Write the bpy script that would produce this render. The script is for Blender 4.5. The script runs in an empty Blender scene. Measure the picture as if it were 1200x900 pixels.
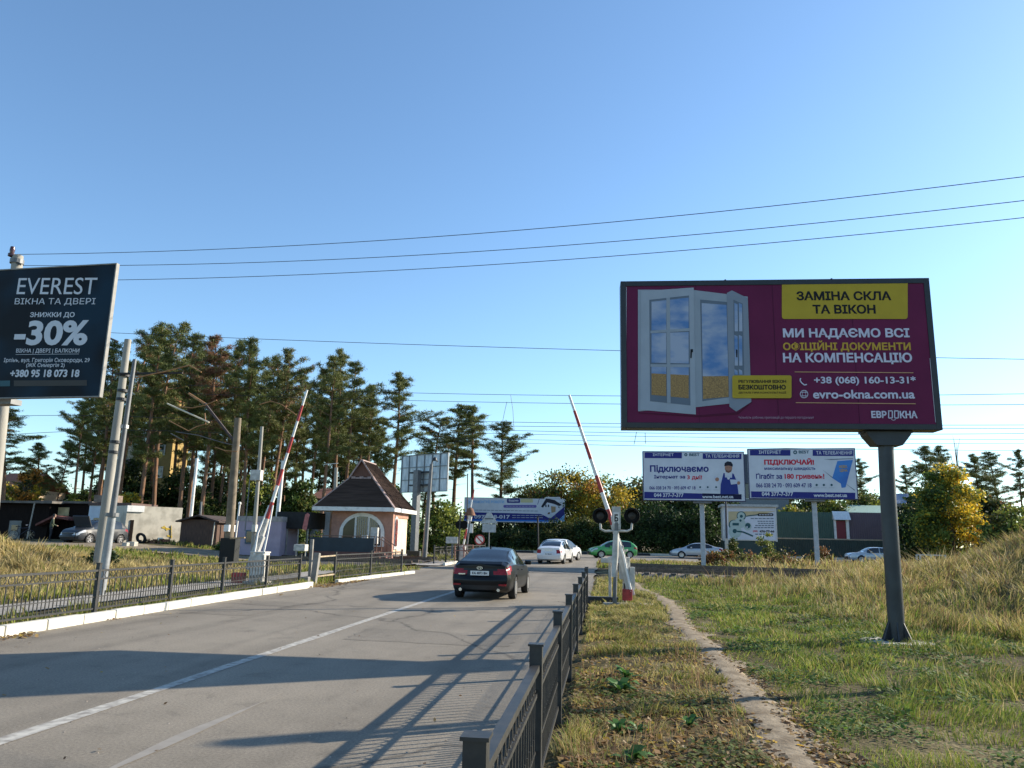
import bpy, bmesh, math, random
import numpy as np
from math import sin, cos, pi, radians, sqrt, exp, atan2
from mathutils import Vector, Matrix

sc = bpy.context.scene
# ------------------------------------------------------------------ camera
CAM_H, CAM_F, PITCH, YAW, ROLL = 1.72, 900.0, 11.45, 7.0, 1.2
cd = bpy.data.cameras.new("camera"); cd.sensor_fit = 'HORIZONTAL'; cd.sensor_width = 36.0
cd.lens = 36.0 * CAM_F / 1200.0; cd.clip_start = 0.05; cd.clip_end = 4000
cam = bpy.data.objects.new("camera", cd); sc.collection.objects.link(cam)
_p, _y, _r = radians(PITCH), radians(YAW), radians(ROLL)
CF = Vector((-sin(_y) * cos(_p), cos(_y) * cos(_p), sin(_p)))
_R0 = Vector((cos(_y), sin(_y), 0)); _U0 = _R0.cross(CF)
CR = (cos(_r) * _R0 + sin(_r) * _U0).normalized(); CU = CR.cross(CF)
CC = Vector((0, 0, CAM_H))
cam.matrix_world = Matrix(((CR.x, CU.x, -CF.x, CC.x), (CR.y, CU.y, -CF.y, CC.y), (CR.z, CU.z, -CF.z, CC.z), (0, 0, 0, 1)))
sc.camera = cam
# ------------------------------------------------------------------ light
SUN_EL, SUN_AZ = 24.3, 31.0            # azimuth measured from +X towards +Y
wd = bpy.data.worlds.new("World"); sc.world = wd; wd.use_nodes = True
nt = wd.node_tree; bg = nt.nodes["Background"]; bg.inputs[1].default_value = 0.088
sky = nt.nodes.new("ShaderNodeTexSky"); sky.sky_type = 'NISHITA'; sky.sun_disc = False
sky.sun_elevation = radians(SUN_EL); sky.sun_rotation = radians(90 - SUN_AZ)
sky.altitude = 100; sky.air_density = 1.0; sky.dust_density = 0.4; sky.ozone_density = 1.6
sk_t = nt.nodes.new("ShaderNodeMix"); sk_t.data_type = 'RGBA'; sk_t.blend_type = 'MULTIPLY'; sk_t.inputs[0].default_value = 1.0; sk_t.inputs[7].default_value = (.85, 1.03, 1.14, 1)
nt.links.new(sky.outputs[0], sk_t.inputs[6]); nt.links.new(sk_t.outputs[2], bg.inputs[0])
sl = bpy.data.lights.new("sun", 'SUN'); sl.energy = 3.9; sl.angle = radians(0.5); sl.color = (1.0, 0.89, 0.72)
so = bpy.data.objects.new("sun", sl); sc.collection.objects.link(so)
SUND = Vector((cos(radians(SUN_EL)) * cos(radians(SUN_AZ)), cos(radians(SUN_EL)) * sin(radians(SUN_AZ)), sin(radians(SUN_EL))))
so.rotation_euler = SUND.to_track_quat('Z', 'Y').to_euler()
sc.view_settings.view_transform = 'Standard'; sc.view_settings.look = 'None'
sc.view_settings.exposure = 1.27; sc.view_settings.gamma = 1.0; sc.view_settings.use_curve_mapping = False

# ------------------------------------------------------------------ helpers
COL = sc.collection
def P(px, py, Y):
    d = CF + CR * ((px - 600) / CAM_F) + CU * ((450 - py) / CAM_F)
    return CC + d * (Y / d.y)
def pxm(Y): return Y / 918.0

def mat(name, col, rough=0.7, metal=0.0, var=0.12, scale=6.0, col2=None, bump=0.0, bscale=40.0, coat=0.0, detail=5.0, spec=None, stretch=None, lo=0.35, hi=0.65):
    m = bpy.data.materials.new(name); m.use_nodes = True
    n = m.node_tree; b = n.nodes["Principled BSDF"]
    b.inputs["Roughness"].default_value = rough; b.inputs["Metallic"].default_value = metal
    if coat and coat < .5: b.inputs['Specular IOR Level'].default_value = .25
    if coat: b.inputs["Coat Weight"].default_value = coat; b.inputs["Coat Roughness"].default_value = 0.04
    if spec is not None: b.inputs["Specular IOR Level"].default_value = spec
    c = (*col, 1.0)
    tc = n.nodes.new("ShaderNodeTexCoord"); mp = n.nodes.new("ShaderNodeMapping")
    n.links.new(tc.outputs["Object"], mp.inputs[0])
    if stretch: mp.inputs["Scale"].default_value = stretch
    if var > 0 or col2:
        nz = n.nodes.new("ShaderNodeTexNoise"); nz.inputs["Scale"].default_value = scale; nz.inputs["Detail"].default_value = detail
        n.links.new(mp.outputs[0], nz.inputs["Vector"])
        rp = n.nodes.new("ShaderNodeValToRGB"); e = rp.color_ramp.elements
        e[0].position, e[1].position = lo, hi
        if col2: e[0].color, e[1].color = c, (*col2, 1.0)
        else:
            e[0].color = tuple(x * (1 - var) for x in col) + (1.0,); e[1].color = tuple(min(1, x * (1 + var)) for x in col) + (1.0,)
        n.links.new(nz.outputs[0], rp.inputs[0]); n.links.new(rp.outputs[0], b.inputs["Base Color"])
    else: b.inputs["Base Color"].default_value = c
    if bump > 0:
        bz = n.nodes.new("ShaderNodeTexNoise"); bz.inputs["Scale"].default_value = bscale; bz.inputs["Detail"].default_value = 6
        n.links.new(mp.outputs[0], bz.inputs["Vector"])
        bp = n.nodes.new("ShaderNodeBump"); bp.inputs["Strength"].default_value = bump; bp.inputs["Distance"].default_value = 0.02
        n.links.new(bz.outputs[0], bp.inputs["Height"]); n.links.new(bp.outputs[0], b.inputs["Normal"])
    return m

def attr_mat(name, rough=0.6, trans=0.35, attr="col"):
    m = bpy.data.materials.new(name); m.use_nodes = True; n = m.node_tree; b = n.nodes["Principled BSDF"]
    a = n.nodes.new("ShaderNodeAttribute"); a.attribute_name = attr
    n.links.new(a.outputs["Color"], b.inputs["Base Color"]); b.inputs["Roughness"].default_value = rough
    b.inputs["Specular IOR Level"].default_value = 0.25
    if trans > 0:
        t = n.nodes.new("ShaderNodeBsdfTranslucent"); n.links.new(a.outputs["Color"], t.inputs[0])
        mx = n.nodes.new("ShaderNodeMixShader"); mx.inputs[0].default_value = trans
        n.links.new(b.outputs[0], mx.inputs[1]); n.links.new(t.outputs[0], mx.inputs[2])
        n.links.new(mx.outputs[0], n.nodes["Material Output"].inputs[0])
    return m

class MB:
    def __init__(s): s.v = []; s.f = []; s.m = []; s.mi = 0
    def quad(s, *p):
        k = len(s.v); s.v += [tuple(q) for q in p]; s.f.append(tuple(range(k, k + len(p)))); s.m.append(s.mi)
    def box(s, c, d, rz=0.0, M=None):
        k = len(s.v); hx, hy, hz = d[0] / 2, d[1] / 2, d[2] / 2
        for sx, sy, sz in ((-1,-1,-1),(1,-1,-1),(1,1,-1),(-1,1,-1),(-1,-1,1),(1,-1,1),(1,1,1),(-1,1,1)):
            q = Vector((sx * hx, sy * hy, sz * hz))
            if M is not None: q = M @ q
            elif rz: q = Vector((q.x * cos(rz) - q.y * sin(rz), q.x * sin(rz) + q.y * cos(rz), q.z))
            s.v.append((c[0] + q.x, c[1] + q.y, c[2] + q.z))
        for f in ((0,3,2,1),(4,5,6,7),(0,1,5,4),(1,2,6,5),(2,3,7,6),(3,0,4,7)):
            s.f.append(tuple(k + i for i in f)); s.m.append(s.mi)
        return s
    def bar(s, p0, p1, w, h=None, up=(0, 0, 1)):
        p0, p1 = Vector(p0), Vector(p1); h = w if h is None else h
        d = p1 - p0; L = d.length; d.normalize(); u = Vector(up)
        if abs(d.dot(u)) > 0.95: u = Vector((0, 1, 0))
        x = d.cross(u).normalized(); z = x.cross(d)
        M = Matrix((x, d, z)).transposed()
        return s.box((p0 + p1) / 2, (w, L, h), M=M)
    def tube(s, p0, p1, r0, r1=None, n=10, caps=True):
        r1 = r0 if r1 is None else r1
        return s.path([p0, p1], [r0, r1], n, caps)
    def path(s, pts, rad, n=8, caps=True):
        pts = [Vector(p) for p in pts]
        if not hasattr(rad, '__len__'): rad = [rad] * len(pts)
        k = len(s.v); u = None
        for i, p in enumerate(pts):
            d = (pts[min(i + 1, len(pts) - 1)] - pts[max(i - 1, 0)]).normalized()
            if u is None:
                u = Vector((0, 0, 1)) if abs(d.z) < 0.9 else Vector((1, 0, 0))
            x = u.cross(d).normalized(); u = d.cross(x)
            for j in range(n):
                a = 2 * pi * j / n; q = p + (x * cos(a) + u * sin(a)) * rad[i]; s.v.append(tuple(q))
        for i in range(len(pts) - 1):
            for j in range(n):
                a = k + i * n + j; b = k + i * n + (j + 1) % n
                s.f.append((a, b, b + n, a + n)); s.m.append(s.mi)
        if caps:
            s.f.append(tuple(k + n - 1 - j for j in range(n))); s.m.append(s.mi)
            e = k + (len(pts) - 1) * n; s.f.append(tuple(e + j for j in range(n))); s.m.append(s.mi)
        return s
    def prism(s, poly, axis, a, b):
        """poly in the two other axes, extruded along axis from a to b"""
        def mk(p, t):
            return {'x': (t, p[0], p[1]), 'y': (p[0], t, p[1]), 'z': (p[0], p[1], t)}[axis]
        k = len(s.v); n = len(poly)
        s.v += [mk(p, a) for p in poly] + [mk(p, b) for p in poly]
        s.f.append(tuple(k + i for i in range(n))[::-1]); s.m.append(s.mi)
        s.f.append(tuple(k + n + i for i in range(n))); s.m.append(s.mi)
        for i in range(n):
            j = (i + 1) % n; s.f.append((k + i, k + j, k + n + j, k + n + i)); s.m.append(s.mi)
        return s
    def lathe(s, prof, c=(0, 0, 0), n=20, axis='z', close=False):
        k = len(s.v)
        for r, h in prof:
            for j in range(n):
                a = 2 * pi * j / n
                q = {'z': (r * cos(a), r * sin(a), h), 'y': (r * cos(a), h, r * sin(a)), 'x': (h, r * cos(a), r * sin(a))}[axis]
                s.v.append((c[0] + q[0], c[1] + q[1], c[2] + q[2]))
        m = len(prof)
        for i in range(m - 1 + (1 if close else 0)):
            for j in range(n):
                a = k + i * n + j; b = k + i * n + (j + 1) % n; i2 = (i + 1) % m
                s.f.append((a, b, k + i2 * n + (j + 1) % n, k + i2 * n + j)); s.m.append(s.mi)
        return s
    def build(s, name, mats, parent=None, smooth=False, bevel=0.0, fix=True):
        me = bpy.data.meshes.new(name); me.from_pydata(s.v, [], s.f)
        if not isinstance(mats, (list, tuple)): mats = [mats]
        for m in mats: me.materials.append(m)
        if len(mats) > 1: me.polygons.foreach_set("material_index", s.m)
        if fix or bevel:
            bm = bmesh.new(); bm.from_mesh(me)
            if bevel: bmesh.ops.bevel(bm, geom=[e for e in bm.edges if len(e.link_faces) == 2 and e.calc_face_angle(0) > 0.6], offset=bevel, segments=2, profile=0.6, affect='EDGES')
            if fix: bmesh.ops.recalc_face_normals(bm, faces=bm.faces)
            bm.to_mesh(me); bm.free()
        if smooth:
            me.polygons.foreach_set("use_smooth", [True] * len(me.polygons))
            me.set_sharp_from_angle(angle=radians(smooth if smooth is not True else 40))
        o = bpy.data.objects.new(name, me); COL.objects.link(o)
        if parent: o.parent = parent
        return o

def tag(o, label=None, cat=None, group=None, kind=None):
    if label: o["label"] = label
    if cat: o["category"] = cat
    if group: o["group"] = group
    if kind: o["kind"] = kind
    return o
def empty(name, loc, label, cat, group=None, rz=0.0):
    o = bpy.data.objects.new(name, None); COL.objects.link(o); o.location = loc; o.rotation_euler = (0, 0, rz); o.empty_display_size = 0.2
    return tag(o, label, cat, group)
def copy_tree(o, parent=None):
    c = o.copy(); COL.objects.link(c)
    if parent: c.parent = parent
    for ch in list(o.children): copy_tree(ch, c)
    return c
def struct(o): o["kind"] = "structure"; return o
def npmesh(name, V, F, mats, cols=None, parent=None, smooth=False, normals=None):
    """V (n,3), F (m,k) equal sized faces, cols per vertex (n,3)"""
    V = np.asarray(V, np.float32); F = np.asarray(F, np.int32); k = F.shape[1]
    me = bpy.data.meshes.new(name); me.vertices.add(len(V)); me.vertices.foreach_set("co", V.ravel())
    me.loops.add(F.size); me.loops.foreach_set("vertex_index", F.ravel())
    me.polygons.add(len(F)); me.polygons.foreach_set("loop_start", np.arange(0, F.size, k, dtype=np.int32))
    if smooth: me.polygons.foreach_set("use_smooth", np.ones(len(F), bool))
    if not isinstance(mats, (list, tuple)): mats = [mats]
    for m in mats: me.materials.append(m)
    me.update(calc_edges=True)
    if cols is not None:
        a = me.color_attributes.new("col", 'FLOAT_COLOR', 'POINT')
        c = np.ones((len(V), 4), np.float32); c[:, :3] = cols; a.data.foreach_set("color", c.ravel())
    o = bpy.data.objects.new(name, me); COL.objects.link(o)
    if parent: o.parent = parent
    return o

# smooth value noise in numpy
_rng = np.random.default_rng(7); _tab = _rng.random((256, 256))
def vnoise(x, y, s):
    x = np.asarray(x, float) * s; y = np.asarray(y, float) * s
    xi = np.floor(x).astype(int); yi = np.floor(y).astype(int); fx = x - xi; fy = y - yi
    fx = fx * fx * (3 - 2 * fx); fy = fy * fy * (3 - 2 * fy)
    a = _tab[xi % 256, yi % 256]; b = _tab[(xi + 1) % 256, yi % 256]; c = _tab[xi % 256, (yi + 1) % 256]; d = _tab[(xi + 1) % 256, (yi + 1) % 256]
    return (a * (1 - fx) + b * fx) * (1 - fy) + (c * (1 - fx) + d * fx) * fy
def fbm(x, y, s, o=4):
    t = 0; a = .5
    for i in range(o): t = t + a * vnoise(np.asarray(x) + 17.3 * i, np.asarray(y) - 9.1 * i, s); s *= 2.03; a *= .5
    return t
def sstep(a, b, x):
    t = np.clip((np.asarray(x, float) - a) / (b - a), 0, 1); return t * t * (3 - 2 * t)

# shared materials
WHITE = mat("white_paint", (.60, .59, .56), .55, scale=4, col2=(.72, .71, .68), lo=.35, hi=.5)
DWHITE = mat("weathered_white_paint", (.40, .39, .36), .65, scale=5, col2=(.56, .54, .50), lo=.4, hi=.6)
BLACKM = mat("black_paint", (.006, .0065, .007), .7, var=.2, spec=.15)
FENCEM = mat("black_fence_paint", (.016, .017, .018), .5, var=.3, scale=14, col2=(.035, .032, .028))
GREYM = mat("galvanised_metal", (.15, .155, .16), .55, .3, var=.15, scale=5)
CONC = mat("weathered_concrete", (.40, .38, .33), .9, var=.2, scale=3, bump=.3, bscale=60)
RUST = mat("rusted_steel", (.17, .075, .04), .85, var=.35, scale=9, bump=.2)
REDP = mat("red_paint", (.34, .03, .03), .5, var=.2, scale=12)
DARKM = mat("dark_steel", (.03, .032, .035), .55, .3, var=.2)
GLASS = mat("dark_window_glass", (.015, .018, .022), .06, var=0, spec=.8)
BRONZE = mat("bare_rail_steel", (.11, .08, .06), .5, .5, var=.3, scale=8)
# ------------------------------------------------------------------ terrain and road
def road_z(y): return .3 * sstep(28, 58, y)
def tz(x, y):
    x = np.asarray(x, float); y = np.asarray(y, float)
    z = road_z(y)
    z = z + .75 * sstep(-15, -30, x) * sstep(24, 44, y)
    z = z + 1.62 * np.exp(-((x + 25) / 6.5) ** 2 - ((y - 23.5) / 6.0) ** 2)
    z = z + 3.1 * np.exp(-((x - 19.0) / 6.6) ** 2 - ((y - 27) / 7.5) ** 2)
    z = z + .5 * np.exp(-((x - 12.5) / 5.0) ** 2 - ((y - 22.5) / 5.0) ** 2)
    z = z + .3 * sstep(10, 22, x) * sstep(4, 12, y) * sstep(40, 26, y)
    off = np.clip(np.maximum(x + .2, -10.6 - x), 0, 6) / 6      # distance from the road
    fl = sstep(34, 37, y) * sstep(46, 43, y)                      # railway bed stays level
    z = z + off * (fbm(x, y, .35) - .47) * .22 * (1 - fl) + off * (fbm(x + 40, y, 1.7, 3) - .44) * .07 * (1 - fl)
    z = z + .0 * x
    far = sstep(96, 160, y); z = z + far * (fbm(x, y, .02) - .3) * 2.5
    onroad = ((x > -10.2) & (x < -.35) & (y < 100)) | ((y > 59.5) & (y < 88.5))
    return z - np.where(onroad, .07, 0.0) - np.where((y > 58) & (y < 60.5), .05, 0)
def tzs(x, y): return float(tz(x, y))

gx = np.unique(np.concatenate([np.arange(-500, -40, 20), np.arange(-40, -10.8, .5), np.arange(-10.8, 0, .6), np.arange(0, 9, .22), np.arange(9, 32, .45), np.arange(32, 60, 2), np.arange(60, 501, 20)]))
gy = np.unique(np.concatenate([np.arange(-60, 0, 10), np.arange(0, 4, .5), np.arange(4, 34, .25), np.arange(34, 62, .5), np.arange(62, 110, 2), np.arange(110, 900, 25)]))
GX, GY = np.meshgrid(gx, gy); GZ = tz(GX, GY)
V = np.stack([GX, GY, GZ], -1).reshape(-1, 3); nx, ny = len(gx), len(gy)
I = np.arange(nx * ny).reshape(ny, nx)
F = np.stack([I[:-1, :-1], I[:-1, 1:], I[1:, 1:], I[1:, :-1]], -1).reshape(-1, 4)
def ground_mat():
    m = bpy.data.materials.new("soil_and_turf"); m.use_nodes = True; n = m.node_tree; b = n.nodes["Principled BSDF"]
    b.inputs["Roughness"].default_value = 1; b.inputs["Specular IOR Level"].default_value = .1
    tc = n.nodes.new("ShaderNodeTexCoord")
    def nz(s, d=6):
        t = n.nodes.new("ShaderNodeTexNoise"); t.inputs["Scale"].default_value = s; t.inputs["Detail"].default_value = d
        n.links.new(tc.outputs["Object"], t.inputs["Vector"]); return t
    def ramp(t, *st):
        r = n.nodes.new("ShaderNodeValToRGB"); e = r.color_ramp.elements
        while len(e) < len(st): e.new(.5)
        for q, (p, c) in zip(e, st): q.position = p; q.color = (*c, 1)
        n.links.new(t.outputs[0], r.inputs[0]); return r
    r1 = ramp(nz(.5, 8), (.36, (.075, .066, .03)), (.5, (.12, .10, .052)), (.62, (.20, .165, .09)))
    r2 = ramp(nz(26, 4), (.3, (.35, .33, .3)), (.55, (1, 1, 1)), (.75, (1.35, 1.25, 1.1)))
    mx = n.nodes.new("ShaderNodeMix"); mx.data_type = 'RGBA'; mx.blend_type = 'MULTIPLY'; mx.inputs[0].default_value = .8
    n.links.new(r1.outputs[0], mx.inputs[6]); n.links.new(r2.outputs[0], mx.inputs[7]); n.links.new(mx.outputs[2], b.inputs["Base Color"])
    bp = n.nodes.new("ShaderNodeBump"); bp.inputs["Strength"].default_value = .8; bp.inputs["Distance"].default_value = .05
    n.links.new(nz(14, 8).outputs[0], bp.inputs["Height"]); n.links.new(bp.outputs[0], b.inputs["Normal"])
    return m
struct(npmesh("ground", V, F, ground_mat(), smooth=True))

def asphalt_mat(name, base=(.215, .188, .150)):
    m = bpy.data.materials.new(name); m.use_nodes = True; n = m.node_tree; b = n.nodes["Principled BSDF"]
    b.inputs["Roughness"].default_value = .82; b.inputs["Specular IOR Level"].default_value = .3
    tc = n.nodes.new("ShaderNodeTexCoord")
    def nz(s, d=6, st=None, ds=0.0):
        t = n.nodes.new("ShaderNodeTexNoise"); t.inputs["Scale"].default_value = s; t.inputs["Detail"].default_value = d; t.inputs["Distortion"].default_value = ds
        if st:
            mp = n.nodes.new("ShaderNodeMapping"); mp.inputs["Scale"].default_value = st
            n.links.new(tc.outputs["Object"], mp.inputs[0]); n.links.new(mp.outputs[0], t.inputs["Vector"])
        else: n.links.new(tc.outputs["Object"], t.inputs["Vector"])
        return t
    def ramp(src, *st):
        r = n.nodes.new("ShaderNodeValToRGB"); e = r.color_ramp.elements
        while len(e) < len(st): e.new(.5)
        for q, (p, c) in zip(e, st): q.position = p; q.color = (c, c, c, 1) if not hasattr(c, '__len__') else (*c, 1)
        n.links.new(src, r.inputs[0]); return r
    def mul(a, bb, f=1.0):
        x = n.nodes.new("ShaderNodeMix"); x.data_type = 'RGBA'; x.blend_type = 'MULTIPLY'; x.inputs[0].default_value = f
        n.links.new(a, x.inputs[6]); n.links.new(bb, x.inputs[7]); return x.outputs[2]
    c = ramp(nz(.28, 7).outputs[0], (.3, tuple(x * .84 for x in base)), (.5, base), (.68, tuple(x * 1.13 for x in base))).outputs[0]
    c = mul(c, ramp(nz(1.0, 6, (1.3, .06, 1)).outputs[0], (.3, .76), (.5, 1.0), (.7, 1.10)).outputs[0])       # wheel tracks along the lane
    c = mul(c, ramp(nz(2.2, 8, None, .6).outputs[0], (.30, .80), (.40, .97), (.7, 1.05)).outputs[0])          # stains
    c = mul(c, ramp(nz(160, 3).outputs[0], (.3, .62), (.5, 1.0), (.7, 1.4)).outputs[0], .9); c = mul(c, ramp(nz(38, 4).outputs[0], (.3, .72), (.55, 1.0), (.75, 1.2)).outputs[0])                   # aggregate
    vo = n.nodes.new("ShaderNodeTexVoronoi"); vo.feature = 'DISTANCE_TO_EDGE'; vo.inputs["Scale"].default_value = .16
    wn = nz(.9, 6); ad = n.nodes.new("ShaderNodeMix"); ad.data_type = 'RGBA'; ad.inputs[0].default_value = .5
    n.links.new(tc.outputs["Object"], ad.inputs[6]); n.links.new(wn.outputs[1], ad.inputs[7]); n.links.new(ad.outputs[2], vo.inputs["Vector"])
    c = mul(c, ramp(vo.outputs[0], (.0, .38), (.002, .75), (.005, 1.0)).outputs[0], .85)                           # hairline cracks
    n.links.new(c, b.inputs["Base Color"])
    bp = n.nodes.new("ShaderNodeBump"); bp.inputs["Strength"].default_value = .25; bp.inputs["Distance"].default_value = .01
    n.links.new(nz(130, 3).outputs[0], bp.inputs["Height"]); n.links.new(bp.outputs[0], b.inputs["Normal"])
    return m
ASPH = asphalt_mat("old_grey_asphalt")
def sheet(name, m, xs, ys, dz, jit=0.0):
    xs = np.asarray(xs, float); ys = np.asarray(ys, float); X, Y = np.meshgrid(xs, ys)
    if jit:
        X[:, 0] += (vnoise(ys * 0 + 3, ys, .6) - .5) * jit; X[:, -1] += (vnoise(ys * 0 + 9, ys, .6) - .5) * jit
    Z = road_z(Y) + dz
    I = np.arange(X.size).reshape(X.shape)
    F = np.stack([I[:-1, :-1], I[:-1, 1:], I[1:, 1:], I[1:, :-1]], -1).reshape(-1, 4)
    return npmesh(name, np.stack([X, Y, Z], -1).reshape(-1, 3), F, m)
struct(sheet("road", ASPH, np.linspace(-9.85, -.5, 12), np.concatenate([np.arange(-30, 24, 3), np.arange(24, 64, 1.)]), 0, .25))
struct(sheet("cross_road", asphalt_mat("cross_road_asphalt", (.215, .19, .155)), np.linspace(-120, 140, 40), np.arange(60, 88.1, 2), .004))
# worn paint on the road
def paint_mat():
    m = bpy.data.materials.new("worn_road_paint"); m.use_nodes = True; n = m.node_tree; b = n.nodes["Principled BSDF"]
    b.inputs["Roughness"].default_value = .7
    tc = n.nodes.new("ShaderNodeTexCoord"); t = n.nodes.new("ShaderNodeTexNoise"); t.inputs["Scale"].default_value = 9; t.inputs["Detail"].default_value = 9
    n.links.new(tc.outputs["Object"], t.inputs["Vector"]); r = n.nodes.new("ShaderNodeValToRGB"); e = r.color_ramp.elements
    e[0].position = .36; e[0].color = (.22, .20, .175, 1); e[1].position = .62; e[1].color = (.46, .44, .39, 1)
    n.links.new(t.outputs[0], r.inputs[0]); n.links.new(r.outputs[0], b.inputs["Base Color"]); return m
PAINT = paint_mat()
struct(sheet("road_marking", PAINT, [-5.03, -4.87], np.concatenate([np.arange(-10, 34, .5)]), .005, .05))
PAINT2 = mat("faded_road_paint", (.225, .205, .178), .8, var=.2, scale=6, col2=(.265, .245, .215))
struct(sheet("faded_road_marking", PAINT2, [-6.75, -6.70], np.arange(4.8, 8.2, .3), .005, .1))
struct(sheet("faded_road_marking", PAINT2, [-3.60, -3.57], np.arange(3.5, 9, .4), .005, .2))
PATCH = asphalt_mat("patched_asphalt", (.185, .162, .13))
def patch(pts, dz=.0035, seed=1):
    r = random.Random(seed); q = []
    for (x0, y0), (x1, y1) in zip(pts, pts[1:] + pts[:1]):
        for i in range(8): t = i / 8; q.append((x0 + (x1 - x0) * t + r.uniform(-.05, .05), y0 + (y1 - y0) * t + r.uniform(-.05, .05)))
    mb = MB(); mb.quad(*[(x, y, float(road_z(y)) + dz) for x, y in q]); struct(mb.build("asphalt_patch", PATCH, fix=False))
patch([(-4.4, 13.2), (-1.6, 13.0), (-1.5, 14.6), (-4.5, 14.9)], seed=1); patch([(-9.4, 16.5), (-7.6, 16.3), (-7.5, 19.8), (-9.5, 20.1)], seed=2); patch([(-8.6, 25.8), (-5.6, 25.6), (-5.5, 27.2), (-8.7, 27.4)], seed=4)
# kerbs of white painted stones
KERB = mat("white_kerb_paint", (.72, .69, .6), .75, var=.12, scale=5, col2=(.58, .55, .47), lo=.3, hi=.5, bump=.2)
def kerb(name, pts, w=.16, h=.17, L=1.0, m=KERB, skip=(), dirt=0):
    mb = MB(); rnd = random.Random(3)
    for (x0, y0), (x1, y1) in zip(pts, pts[1:]):
        d = math.hypot(x1 - x0, y1 - y0); n = max(1, int(d / L)); a = atan2(y1 - y0, x1 - x0)
        for i in range(n):
            t = (i + .5) / n; x = x0 + (x1 - x0) * t; y = y0 + (y1 - y0) * t
            mb.mi = (i % 2) if dirt else 0
            mb.box((x + rnd.uniform(-.012, .012), y, float(road_z(y)) + h / 2 - .1 + rnd.uniform(-.008, .008)), (d / n - .02, w, h + .2), rz=a + rnd.uniform(-.008, .008))
    o = mb.build(name, m, bevel=.02); return struct(o)
kerb("kerb", [(-9.75, -4), (-9.78, 12), (-9.95, 20), (-10.0, 26.2)])
kerb("kerb", [(-9.95, 28.6), (-9.6, 33), (-9.0, 36.6)], h=.12)
kerb("kerb", [(-9.2, 44.6), (-8.9, 50), (-9.5, 57)], h=.15)
kerb("kerb", [(-60, 88.6), (70, 88.6)], h=.24, L=3.2, w=.3, m=[KERB, mat("black_kerb_paint", (.03, .03, .03), .8)], dirt=1)
# dirt track on the right verge
SOIL = mat("trodden_sandy_soil", (.17, .135, .095), 1.0, var=.2, scale=3.5, col2=(.29, .24, .175), bump=.7, bscale=18, spec=.1)
pc = np.array([(1.62, 3), (1.58, 5.5), (1.50, 7), (1.62, 9), (1.72, 10.6), (1.70, 12.5), (1.62, 14.9), (1.62, 18), (1.78, 21.2), (1.72, 25), (1.3, 30), (1.2, 35)])
ys = np.arange(3, 35, .2); cx = np.interp(ys, pc[:, 1], pc[:, 0]) + (vnoise(ys, ys * 0, .5) - .5) * .12
def path_c(y): return np.interp(y, ys, cx)
hw0 = np.interp(ys, [3, 7, 12, 20, 27, 35], [.36, .31, .25, .29, .34, .2])
cols = np.linspace(-1, 1, 7); L_ = []
for c in cols:
    j = (vnoise(ys + c * 31, ys * 0 + c * 7, 1.6) - .5) * .30 * abs(c) + (vnoise(ys + c * 13, ys * 0 + c * 5, 5.) - .5) * .14 * abs(c); x = cx + (hw0 + j) * c
    L_.append(np.stack([x, ys, tz(x, ys) + .03 - .022 * abs(c)], -1))
A = np.stack(L_, 1); I = np.arange(len(ys) * 7).reshape(len(ys), 7)
struct(npmesh("footpath", A.reshape(-1, 3), np.stack([I[:-1, :-1], I[:-1, 1:], I[1:, 1:], I[1:, :-1]], -1).reshape(-1, 4), SOIL, smooth=True))
# paved walk behind the left fence and sandy track by the sheds
ys2 = np.arange(2, 40, .5); xl = -12.0 - .02 * ys2
A = np.stack([np.stack([xl + c, ys2, tz(xl + c, ys2) + .03], -1) for c in (-1.1, -.4, .3)], 1); I = np.arange(len(ys2) * 3).reshape(-1, 3)
struct(npmesh("pavement", A.reshape(-1, 3), np.stack([I[:-1, :-1], I[:-1, 1:], I[1:, 1:], I[1:, :-1]], -1).reshape(-1, 4), mat("sandy_grey_paving", (.27, .25, .22), .95, var=.2, scale=2.5, bump=.4)))
xs2 = np.arange(-48, -19, .7); A = np.stack([np.stack([xs2, 43.0 + c + .6 * np.sin(xs2 * .3), tz(xs2, 43.0 + c) + .06], -1) for c in (-2.4, 0, 2.4)], 1); I = np.arange(len(xs2) * 3).reshape(-1, 3)
struct(npmesh("track", A.reshape(-1, 3), np.stack([I[:-1, :-1], I[1:, :-1], I[1:, 1:], I[:-1, 1:]], -1).reshape(-1, 4), SOIL))
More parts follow.
